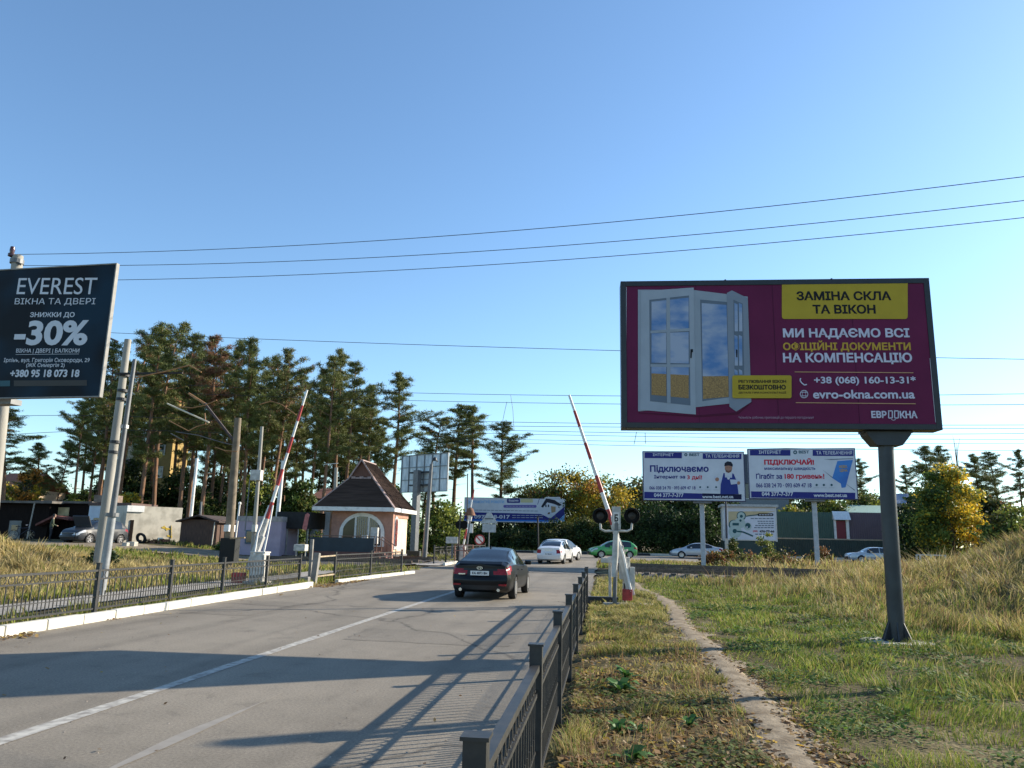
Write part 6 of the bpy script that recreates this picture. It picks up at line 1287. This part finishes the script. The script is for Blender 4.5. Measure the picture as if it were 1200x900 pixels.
PINES = [  # px, top py, Y, prototype, label (None: one of the mass)
    (104, 470, 62, 2, "pine with a dark bare trunk just left of the thick concrete pole"), (140, 402, 74, 1, None), (166, 384, 70, 0, None), (188, 379, 66, 3, None), (207, 377, 76, 0, None), (150, 440, 84, 3, None), (178, 436, 90, 1, None),
    (232, 396, 70, 1, None), (256, 391, 66, 4, "pine with a rust brown dying top in the middle of the stand"), (240, 410, 82, 0, None), (286, 404, 72, 3, None), (302, 401, 67, 1, None), (272, 430, 88, 2, None), (318, 420, 86, 0, None), (330, 412, 74, 0, None), (346, 432, 78, 3, None), (356, 440, 92, 1, None),
    (374, 432, 80, 2, None), (389, 417, 70, 1, None), (402, 412, 74, 0, None), (414, 424, 82, 1, None), (436, 452, 84, 2, "short pine tucked between the main stand and the tall separate pine"), (424, 470, 96, 3, None), (300, 455, 98, 5, None), (220, 440, 98, 5, None), (380, 470, 102, 3, None),
    (467, 439, 74, 0, "tall separate pine rising behind the grey billboard back"), (514, 488, 108, 6, "dense round topped pine just right of the grey billboard back"), (536, 474, 112, 0, "second pine from the left in the group over the long blue billboard"), (558, 476, 106, 2, "slim open pine with forked top over the long blue billboard"), (588, 496, 104, 1, "rightmost pine of the group over the long blue billboard, crown hanging to the right"), (498, 520, 100, 3, "low dark pine between the grey billboard back and its neighbours"),
    (925, 560, 118, 1, "pine just right of the white billboards, behind the green wall"), (1008, 538, 122, 3, "pine directly left of the thick dark billboard pole"), (1086, 524, 124, 1, "bushy pine top behind the left side of the yellow tree"), (1106, 523, 132, 0, "pine top directly behind the crown of the yellow tree"), (1142, 533, 122, 0, "pine behind the right side of the yellow tree"), (1163, 530, 128, 1, "wide pine standing right of the yellow tree"), (1192, 527, 124, 2, "small separate pine with clear trunk near the right edge"), (1060, 545, 136, 3, "pine just right of the thick dark billboard pole"),
    (876, 548, 126, 3, "pine top showing in the gap between the two white billboards"), (800, 590, 128, 1, "dark pine behind the post of the workman billboard"), (20, 478, 58, 6, "dark broad pine left of the sky gap at the left edge"), (-25, 455, 60, 1, "big pine mostly cut off by the left edge"), (50, 520, 76, 1, "low pine under the black billboard"), (76, 515, 84, 8, "thin young pine in the sky gap at the left"), (122, 460, 78, 1, "pine directly behind the thick concrete pole"),
    (134, 425, 88, 7, None), (196, 408, 86, 8, None), (224, 418, 92, 6, None), (264, 412, 90, 7, None), (294, 428, 94, 8, None), (316, 436, 100, 7, None), (364, 448, 96, 8, None), (398, 440, 98, 7, None), (428, 462, 104, 8, None), (448, 490, 104, 7, None), (112, 455, 92, 8, None), (148, 465, 112, 6, None), (172, 460, 116, 7, None), (212, 455, 114, 1, None), (238, 452, 118, 8, None), (262, 460, 116, 6, None), (278, 458, 120, 1, None), (310, 462, 116, 8, None), (328, 466, 118, 3, None), (352, 470, 116, 6, None), (374, 474, 120, 8, None), (394, 478, 118, 6, None), (418, 486, 120, 1, None), (440, 496, 122, 7, None), (200, 470, 104, 3, None), (250, 476, 108, 1, None), (340, 480, 108, 5, None), (160, 480, 102, 1, None), (404, 480, 110, 5, None), (286, 490, 112, 3, None)]
for i, (px, py, Y, k, lb) in enumerate(PINES):
    k = k if lb or i % 2 else (k + 6) % 9 if k < 3 else k
    root, H = protos[k]; place(root, px, py, Y, H, not used[k], random.uniform(0, 6.28), lb or MASS, None if lb else GM, random.uniform(-.03, .03), WIDE.get(px, 1.0)); used[k] = True
def broadleaf(seed, H, W, pal, n_l=70, per=110, leaf=(.09, .17), c0=.25, depth=1.0, trunk=.2, lowfill=False, colf=None, rough=1.0):
    """pal: list of (rgb, weight); colf(c)-> per cluster palette index probabilities"""
    r = np.random.default_rng(seed); mb = MB(); C = []
    zs = np.linspace(0, H * .8, 6); bx = .15 * np.sin(zs * .9 + seed); mb.path([(x, .1 * x, z - .4 * (z == 0)) for x, z in zip(bx, zs)], list(np.linspace(trunk, trunk * .2, 6)), 8)
    while len(C) < n_l:
        q = r.uniform(-1, 1, 3); R2 = np.linalg.norm(q)
        if R2 > 1 or (R2 < .45 and r.random() < .6): continue
        z = H * (c0 + (1 - c0) * (q[2] * .5 + .5)); taper = (1 if not lowfill else .75 + .25 * (1 - q[2])) ; c = np.array([q[0] * W / 2 * taper, q[1] * W / 2 * depth * taper, z]); c += r.normal(0, .12 * rough, 3) * W / 4; C.append(c)
    C = np.array(C)
    for c in C[r.choice(n_l, min(n_l, 26), replace=False)]:
        z0 = max(.15 * H, c[2] * r.uniform(.4, .7)); p0 = np.array([np.interp(z0, zs, bx), 0, z0]); mb.path([p0, p0 * .4 + c * .6 + np.array([0, 0, .1]), c], [trunk * .32, trunk * .18, .012], 5, caps=False)
    sz = r.uniform(.6, 1.35, n_l) * W * .090 * (60 / n_l) ** .25; m = per; n = n_l
    off = r.normal(0, 1, (n * m, 3)) * np.repeat(sz, m)[:, None] * np.array([1, 1, .7]); ce = np.repeat(C, m, 0) + off; ce[:, 2] = np.maximum(ce[:, 2], .05)
    u = r.normal(size=(n * m, 3)); u /= np.linalg.norm(u, axis=1, keepdims=True); w = np.cross(u, r.normal(size=(n * m, 3))); w /= np.linalg.norm(w, axis=1, keepdims=True)
    s = r.uniform(*leaf, n * m); u *= s[:, None]; w *= (s * .62)[:, None]; V = np.stack([ce - u, ce - w, ce + u, ce + w], 1).reshape(-1, 3)
    P_ = np.array([p for p, _ in pal]); wt = np.array([w_ for _, w_ in pal], float)
    if colf is None: idx = r.choice(len(pal), n, p=wt / wt.sum())
    else:
        pr = np.array([colf(c) for c in C]); pr /= pr.sum(1, keepdims=True); idx = (r.random(n)[:, None] > np.cumsum(pr, 1)).sum(1).clip(0, len(pal) - 1)
    idl = np.repeat(idx, m); sw = r.random(n * m) < .22; idl[sw] = np.repeat(idx[r.permutation(n)], m)[sw]
    colr = P_[idl] * np.repeat(r.uniform(.75, 1.3, n), m)[:, None] * r.uniform(.75, 1.25, (n * m, 1)); return mb, V, np.repeat(colr, 4, 0)
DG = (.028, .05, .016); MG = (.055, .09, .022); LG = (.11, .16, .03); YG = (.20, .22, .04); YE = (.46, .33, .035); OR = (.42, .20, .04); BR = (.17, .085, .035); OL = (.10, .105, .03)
def tree_at(name, label, px, pytop, Y, Wpx, pal, seed, cat="tree", c0=.2, n_l=70, per=110, leaf=(.10, .18), lowfill=False, colf=None, group=None, trunk=.18, depth=1.0, zb=None, crown="crown"):
    if Y > 75 and leaf == (.10, .18): n_l = int(n_l * 1.25); per = int(per * 1.3); leaf = (.12, .23)
    t = P(px, pytop, Y); g = tzs(t.x, Y) if zb is None else zb; H = t.z - g; W = Wpx * Y / 918.0
    return as_tree(name, *broadleaf(seed, H * .96, W * .86, pal, n_l, per, leaf, c0, depth, trunk, lowfill, colf), 4, BARK, LEAFM, label, cat, group, (t.x, Y, g - .05), crown=crown)
# yellow maple on the right
tree_at("maple_tree", "big tree turning from green to golden yellow right of the thick dark pole", 1106, 541, 72, 78, [(MG, 1), (LG, 1), (YG, 1), ((.60, .42, .04), 1), (OR, .5)], 31, c0=.06, n_l=120, per=150, leaf=(.09, .16), lowfill=True, colf=lambda c: [1.0 * sstep(1.0, -2.5, c[0]), .8 * sstep(2.2, -1.5, c[0]), .7 + 0 * c[0], 1.5 * sstep(-1.6, 1.4, c[0]), .9 * sstep(.6, 3.0, c[0])])
t_ = P(1118, 508, 78); mb = MB(); gz = tzs(t_.x, 78); root = empty("bare_tree", (t_.x, 78, gz), "thin leafless twig top sticking up behind the yellow tree", "tree"); hh = t_.z - gz
for k in range(9): a = random.uniform(-.5, .5); mb.path([(0, 0, hh * .6), (a * .3, a * .2, hh * (.7 + .02 * k)), (a * 1.6, a, hh * (.84 + .018 * k))], [.05, .03, .008], 4)
mb.tube((0, 0, -.2), (0, 0, hh * .72), .12, .05, 6); mb.build("trunk", BARK, root)
# trees behind the junction, left to right
tree_at("birch_tree", "tall loose tree with thinning yellow leaves right of the long blue billboard", 658, 546, 104, 92, [(OL, 1), (YG, 1.), (MG, .8), (YE, .5), (BR, .6)], 32, c0=.12, n_l=80, per=95)
tree_at("maple_tree", "golden orange tree behind the right barrier boom", 702, 560, 100, 92, [(YE, 1.3), (OR, .7), (YG, .8), (MG, .5), (OL, .6)], 33, c0=.1, n_l=90, per=110)
tree_at("maple_tree", "green and brown leaved tree between the orange tree and the white billboard", 740, 556, 108, 70, [(MG, 1), (DG, .8), (BR, .7), (OL, .8), (YG, .3)], 34, c0=.1, n_l=70, per=110)
tree_at("maple_tree", "olive green tree behind the right end of the long blue billboard", 626, 566, 112, 64, [(OL, 1), (MG, 1), (YG, .4), (DG, .6)], 35, c0=.1)
tree_at("maple_tree", "dark tree filling the gap below the workman billboard", 792, 568, 100, 92, [(DG, 1.4), (MG, .6), (OL, .3)], 36, c0=.04, n_l=90, lowfill=True)
tree_at("maple_tree", "dark tree left of the printed kiosk", 836, 572, 95, 62, [(DG, 1.3), (MG, .6), (OL, .2)], 37, c0=.04, lowfill=True)
tree_at("maple_tree", "small yellow topped tree peeking over the printed kiosk roof", 927, 588, 100, 34, [(YE, 1), (YG, 1), (OL, .4)], 38, n_l=40, per=80)
tree_at("maple_tree", "green tree right of the white billboards above the green wall", 962, 570, 108, 74, [(MG, 1), (OL, 1), (YG, .35), (DG, .6)], 39, c0=.1)
tree_at("maple_tree", "yellowish green tree left of the purple wall top", 1010, 572, 112, 60, [(OL, 1), (YG, .6), (MG, 1)], 40, c0=.1)
tree_at("maple_tree", "dark green tree hidden behind the left half of the yellow tree", 1080, 572, 84, 74, [(DG, 1), (MG, 1), (OL, .3)], 41, c0=.05, lowfill=True)
tree_at("maple_tree", "green tree with russet leaves right of the yellow tree", 1150, 578, 78, 70, [(MG, 1), (OL, .8), (DG, .7), (BR, .4)], 42, c0=.05, lowfill=True)
tree_at("maple_tree", "yellowish green tree at the right edge above the grassy bank", 1192, 590, 66, 80, [(MG, 1), (LG, .6), (OL, .8), (YG, .4)], 43, c0=.05, lowfill=True)
tree_at("maple_tree", "green tree behind the post of the red headline billboard", 905, 575, 122, 60, [(MG, 1), (DG, .8), (OL, .6)], 44)
# left: broadleaves among the pines
tree_at("maple_tree", "small golden brown tree under the black billboard", 36, 540, 62, 34, [(OR, .7), (YE, .5), (OL, .8), (DG, .5)], 45, n_l=36, per=80)
tree_at("maple_tree", "yellow green bush tree behind the left shed roof", 12, 566, 70, 44, [(YG, 1), (YE, .6), (MG, 1)], 46, n_l=40, per=90)
tree_at("maple_tree", "straw yellow young tree between the two left sheds", 89, 577, 60, 26, [(YG, 1), (YE, .7), (OL, .6)], 47, n_l=26, per=80)
tree_at("maple_tree", "golden shrub row behind the pale blue cabin", 152, 574, 62, 34, [(YE, 1), (YG, .8), (OL, .3)], 48, n_l=30, per=80)
tree_at("maple_tree", "pale green young tree with light trunk among the pine trunks", 304, 545, 74, 50, [(YG, .9), (LG, 1), (MG, .8)], 49, c0=.12, n_l=50)
tree_at("maple_tree", "green leafy tree behind the raised left barrier boom", 350, 560, 76, 52, [(MG, 1), (LG, .7), (OL, .6)], 50, c0=.05, n_l=55)
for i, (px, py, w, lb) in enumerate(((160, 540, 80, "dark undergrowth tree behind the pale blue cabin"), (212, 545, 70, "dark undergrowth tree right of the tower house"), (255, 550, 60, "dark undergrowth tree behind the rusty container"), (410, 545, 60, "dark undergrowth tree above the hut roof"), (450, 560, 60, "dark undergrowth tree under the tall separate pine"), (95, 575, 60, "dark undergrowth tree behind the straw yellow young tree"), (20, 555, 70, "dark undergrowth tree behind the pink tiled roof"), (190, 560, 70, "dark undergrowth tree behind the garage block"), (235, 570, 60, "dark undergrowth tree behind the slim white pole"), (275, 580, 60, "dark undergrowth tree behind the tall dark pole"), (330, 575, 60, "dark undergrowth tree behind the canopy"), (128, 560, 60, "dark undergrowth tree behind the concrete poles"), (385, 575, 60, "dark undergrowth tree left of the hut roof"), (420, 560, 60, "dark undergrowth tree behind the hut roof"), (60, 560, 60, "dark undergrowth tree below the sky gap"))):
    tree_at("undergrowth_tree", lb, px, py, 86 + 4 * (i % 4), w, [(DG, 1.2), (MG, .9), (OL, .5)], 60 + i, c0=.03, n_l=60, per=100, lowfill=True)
# hedge bushes along the far road
HB = "dark bushes along the far side of the cross road"
hb = [(566, 596, 103, 70, "dark tree mass behind the left half of the long blue billboard", [(DG, 1), (MG, .8), (OL, .5)]), (608, 592, 104, 70, "dark tree mass behind the right half of the long blue billboard", [(DG, 1), (MG, .8), (OL, .5)]), (530, 600, 102, 60, "dark tree mass behind the left end of the long blue billboard", [(DG, 1), (MG, .8)]), (470, 596, 66, 66, "sunlit yellow green bush left of the grey lamp post", [(LG, 1), (YG, .8), (MG, 1), (DG, .5)]), (516, 585, 68, 66, "large sunlit green bush right of the grey lamp post", [(LG, 1.2), (YG, .9), (MG, 1.1), (DG, .4)]), (566, 618, 93, 60, "dark hedge bush under the left half of the long blue billboard", [(DG, 1), (MG, .8)]), (606, 620, 93, 58, "dark hedge bush under the right half of the long blue billboard", [(DG, 1), (MG, .7), (OL, .4)]), (650, 606, 92, 58, "dark hedge bush behind the white sedan", [(DG, 1), (MG, .8), (OL, .4)]), (692, 606, 92, 56, "dark hedge bush behind the green car", [(DG, 1), (MG, .9), (OL, .4)]), (735, 600, 92, 60, "dark hedge bush right of the crossing signal", [(DG, 1), (MG, .6)]), (778, 588, 92, 66, "dark hedge bush left of the workman billboard post", [(DG, 1.2), (MG, .5)]), (822, 590, 91, 56, "dark hedge bush behind the silver white sedan", [(DG, 1.2), (MG, .5)]), (430, 610, 70, 50, "dark bush right behind the hut", [(DG, 1), (MG, .8)])]
for i, (px, py, Y, w, lb, pal) in enumerate(hb): tree_at("bush", lb, px, py, Y, w, pal, 80 + i, cat="bush", c0=.0, n_l=64, per=120, lowfill=True, trunk=.08, group=HB if Y > 88 else None, leaf=(.09, .16), crown="foliage")
for i, (px, py, Y, w, lb, pal) in enumerate(((861, 630, 60, 20, "young bush at the edge of the grass left of the printed kiosk", [(MG, 1), (OL, .8)]), (897, 622, 62, 22, "light green sapling in front of the printed kiosk base", [(YG, 1), (LG, 1), (OL, .5)]), (853, 644, 55, 22, "dry brown bush at the foot of the workman billboard post", [(BR, 1), (OL, .8)]), (960, 640, 56, 30, "dry weed bush at the foot of the red headline billboard post", [(BR, 1), (OL, .8), (YG, .3)]), (880, 648, 52, 40, "brown dry weed clump behind the rails right of the workman billboard post", [(BR, 1), (OL, .7), (YG, .3)]), (915, 650, 51, 46, "brown dry weed clump halfway between the two white billboard posts", [(BR, 1), (OL, .8)]), (838, 648, 51, 34, "low dry weed clump left of the workman billboard post", [(BR, 1), (OL, .9), (YG, .4)]), (262, 636, 46, 26, "leafy green weeds in front of the brown shed", [(MG, 1), (LG, .7)]), (372, 622, 52, 20, "sunlit green bush left of the peach hut", [(LG, 1), (YG, .5), (MG, .8)]), (343, 622, 49, 34, "sunlit weeds under the dark canopy", [(LG, 1), (MG, 1)]), (120, 640, 27, 34, "dark low bush at the foot of the thick concrete pole", [(DG, 1), (MG, .6)]))):
    tree_at("bush", lb, px, py, Y, w, pal, 100 + i, cat="bush", c0=.0, n_l=26, per=70, lowfill=True, trunk=.03, leaf=(.05, .10), crown="foliage")
# broad leaved weeds on the right verge
def dock(label, px, py, s, seed, n=16):
    g = P(px, py, 8); d = (g - CC); t = -CAM_H / d.z; x, y = (CC + d * t).x, (CC + d * t).y; r = np.random.default_rng(seed); V, Cc = [], []
    for i in range(n):
        a = r.uniform(0, 6.28); L = s * r.uniform(.5, 1.1); w = L * .17; el = r.uniform(.2, .9); dx, dy = cos(a), sin(a)
        pts = []
        for q, ww, zz in ((0, .12, 0), (.35, 1, .75), (.7, .8, 1.0), (1.0, .05, .75)):
            c = np.array([dx * L * q * .85, dy * L * q * .85, L * el * zz * .7]); pts.append((c + np.array([-dy, dx, 0]) * w * ww, c + np.array([dy, -dx, .02]) * w * ww))
        for (a0, b0), (a1, b1) in zip(pts, pts[1:]): V += [a0, b0, b1, a1]; Cc += [np.array([.06, .14, .03]) * r.uniform(.7, 1.4)] * 4
    V = np.array(V); o = npmesh("weed_plant", V, np.arange(len(V)).reshape(-1, 4), LEAFM, np.array(Cc)); o.location = (x, y, tzs(x, y)); tag(o, label, "weed")
dock("broad leaved green weed nearest the bottom edge beside the fence", 742, 893, .22, 1, 18); dock("broad leaved weed clump on the second pole shadow", 728, 812, .30, 2, 26); dock("small broad leaved weed between the two pole shadows and the bottom edge", 725, 858, .20, 3); dock("small bright weed right of the low weed clump", 748, 858, .14, 4); dock("broad weed close beside the fence post", 735, 795, .24, 5); dock("tuft of upright weed near the trodden track", 808, 852, .15, 6)
# ------------------------------------------------------------------ small things by the sheds
v = P(24, 636, 49.6); root = empty("bicycle", (v.x, 49.6, tzs(v.x, 49.6)), "dark bicycle leaning in the shade of the long shed", "bicycle", rz=.3)
BK = mat("dark_blue_bicycle_paint", (.03, .035, .06), .4, var=.1)
for x in (-.52, .52):
    mb = MB(); mb.lathe([(.31, -.02), (.34, 0), (.31, .02), (.30, 0)], (x, 0, .34), 24, 'y', close=True); wh_ = mb.build("wheel", TYRE, root); mb = MB()
    for k in range(8): a = k * pi / 4; mb.bar((x, 0, .34), (x + .31 * cos(a), 0, .34 + .31 * sin(a)), .006)
    mb.build("spokes", CHROME, wh_)
mb = MB()
for a, b_ in (((-.52, .34), (-.12, .32)), ((-.12, .32), (-.28, .85)), ((-.52, .34), (-.25, .78)), ((-.25, .78), (.36, .82)), ((-.12, .32), (.38, .74)), ((.52, .34), (.34, .98))): mb.tube((a[0], 0, a[1]), (b_[0], 0, b_[1]), .016, n=8)
mb.build("frame", BK, root); mb = MB(); mb.path([(.28, -.28, 1.0), (.36, -.1, 1.02), (.36, .1, 1.02), (.28, .28, 1.0)], .014, 6); mb.build("handlebar", CHROME, root); mb = MB(); mb.box((-.3, 0, .9), (.26, .12, .06)); mb.build("saddle", BLKP, root, bevel=.02)
def lay(name, px, py, Y, mb, m, label, cat, z=0.0, **kw):
    v = P(px, py, Y); o = mb.build(name, m, None, **kw); o.location = (v.x, Y, tzs(v.x, Y) + z); return tag(o, label, cat)
mb = MB(); mb.lathe([(.2, -.1), (.3, -.11), (.35, -.05), (.35, .05), (.3, .11), (.2, .1)], (0, 0, 0), 22, 'y', close=True); mb.v = [(x, y * .8 - z * .35, z) for x, y, z in mb.v]; lay("tyre", 165, 634, 47.5, mb, TYRE, "old black tyre leaning by the concrete garage", "tyre", .32, smooth=True)
mb = MB(); mb.box((0, 0, .15), (.45, .4, .32)); lay("stone_block", 155, 642, 43, mb, CONC, "larger pale stone block by the sandy track", "stone", bevel=.05)
mb = MB(); mb.box((0, 0, .13), (.32, .3, .28)); lay("stone_block", 147, 641, 42.5, mb, CONC, "smaller pale stone block by the sandy track", "stone", bevel=.05)
mb = MB(); random.seed(9)
for i in range(26): mb.box((random.uniform(-.9, .9), random.uniform(-.3, .3), random.uniform(.02, .28) * 1), (random.uniform(.1, .4), random.uniform(.1, .3), random.uniform(.05, .16)), rz=random.uniform(0, 3))
lay("scrap_heap", 182, 635, 48, mb, RUST, "rusty scrap heap at the foot of the concrete garage wall", "scrap heap")
# person beside the raised bonnet
def person(loc, rz, label):
    J = [((0, 0, .95), .13), ((0, .02, 1.18), .14), ((0, .05, 1.40), .15), ((0, .07, 1.52), .055), ((0, .09, 1.60), .06),
         ((.10, 0, .90), .10), ((.12, .03, .50), .07), ((.12, -.02, .08), .045), ((.12, .14, .04), .04), ((-.10, 0, .90), .10), ((-.12, .03, .50), .07), ((-.12, -.02, .08), .045), ((-.12, .14, .04), .04),
         ((.19, .05, 1.40), .065), ((.24, .08, 1.14), .05), ((.20, .30, 1.02), .04), ((.18, .40, 1.01), .03), ((-.19, .05, 1.40), .065), ((-.24, .08, 1.14), .05), ((-.20, .30, 1.02), .04), ((-.18, .40, 1.01), .03)]
    E_ = [(0, 1), (1, 2), (2, 3), (3, 4), (0, 5), (5, 6), (6, 7), (7, 8), (0, 9), (9, 10), (10, 11), (11, 12), (2, 13), (13, 14), (14, 15), (15, 16), (2, 17), (17, 18), (18, 19), (19, 20)]
    me = bpy.data.meshes.new("body"); me.from_pydata([j for j, _ in J], E_, []); o = bpy.data.objects.new("body", me); COL.objects.link(o)
    mo = o.modifiers.new("skin", 'SKIN'); 
    for i, (_, r_) in enumerate(J): me.skin_vertices[0].data[i].radius = (r_, r_)
    me.skin_vertices[0].data[0].use_root = True; su = o.modifiers.new("sub", 'SUBSURF'); su.levels = su.render_levels = 2
    bpy.context.view_layer.update(); m2 = bpy.data.meshes.new_from_object(o.evaluated_get(bpy.context.evaluated_depsgraph_get())); bpy.data.objects.remove(o)
    cl = mat("olive_jacket", (.07, .085, .05), .9, var=.3, scale=8); tr_ = mat("dark_trousers", (.025, .026, .03), .9, var=.2); sk = mat("skin", (.42, .25, .18), .6, var=.05); hr = mat("dark_hair", (.02, .015, .012), .7)
    for m in (cl, tr_, sk): m2.materials.append(m)
    for p in m2.polygons:
        c = p.center; p.material_index = 2 if (c.y > .335 and c.z > .9) or c.z > 1.49 else (1 if c.z < .93 else 0); p.use_smooth = True
    root = empty("person", loc, label, "person", rz=rz); b = bpy.data.objects.new("body", m2); COL.objects.link(b); b.parent = root
    mb = MB(); hd_ = [(.001, -.12), (.05, -.115), (.075, -.07), (.088, 0), (.086, .05), (.06, .10), (.001, .12)]; mb.lathe(hd_, (0, .11, 1.70), 18); mb.v = [(x * .9, y + (.02 if z < 1.66 and y > .12 else 0), z) for x, y, z in mb.v]; h = mb.build("head", sk, root, smooth=True)
    mb = MB(); mb.prism([(.19, 1.72), (.225, 1.675), (.19, 1.67)], 'x', -.014, .014); mb.build("nose", sk, h); mb = MB(); mb.lathe([(.001, .128), (.065, .108), (.094, .05), (.092, .0)], (0, .095, 1.70), 18); mb.v = [(x, y, z - (.05 if y < .08 and z < 1.72 else 0)) for x, y, z in mb.v]; mb.build("hair", hr, h, smooth=True)
    for s in (-1, 1): mb = MB(); mb.lathe([(.001, -.012), (.012, 0), (.001, .012)], (s * .03, .188, 1.705), 8); mb.build("eye", hr, h)
v = P(57, 640, 49.0); person((v.x, 49.0, tzs(v.x, 49.0)), -.9, "person in olive jacket and dark trousers standing by the raised bonnet")
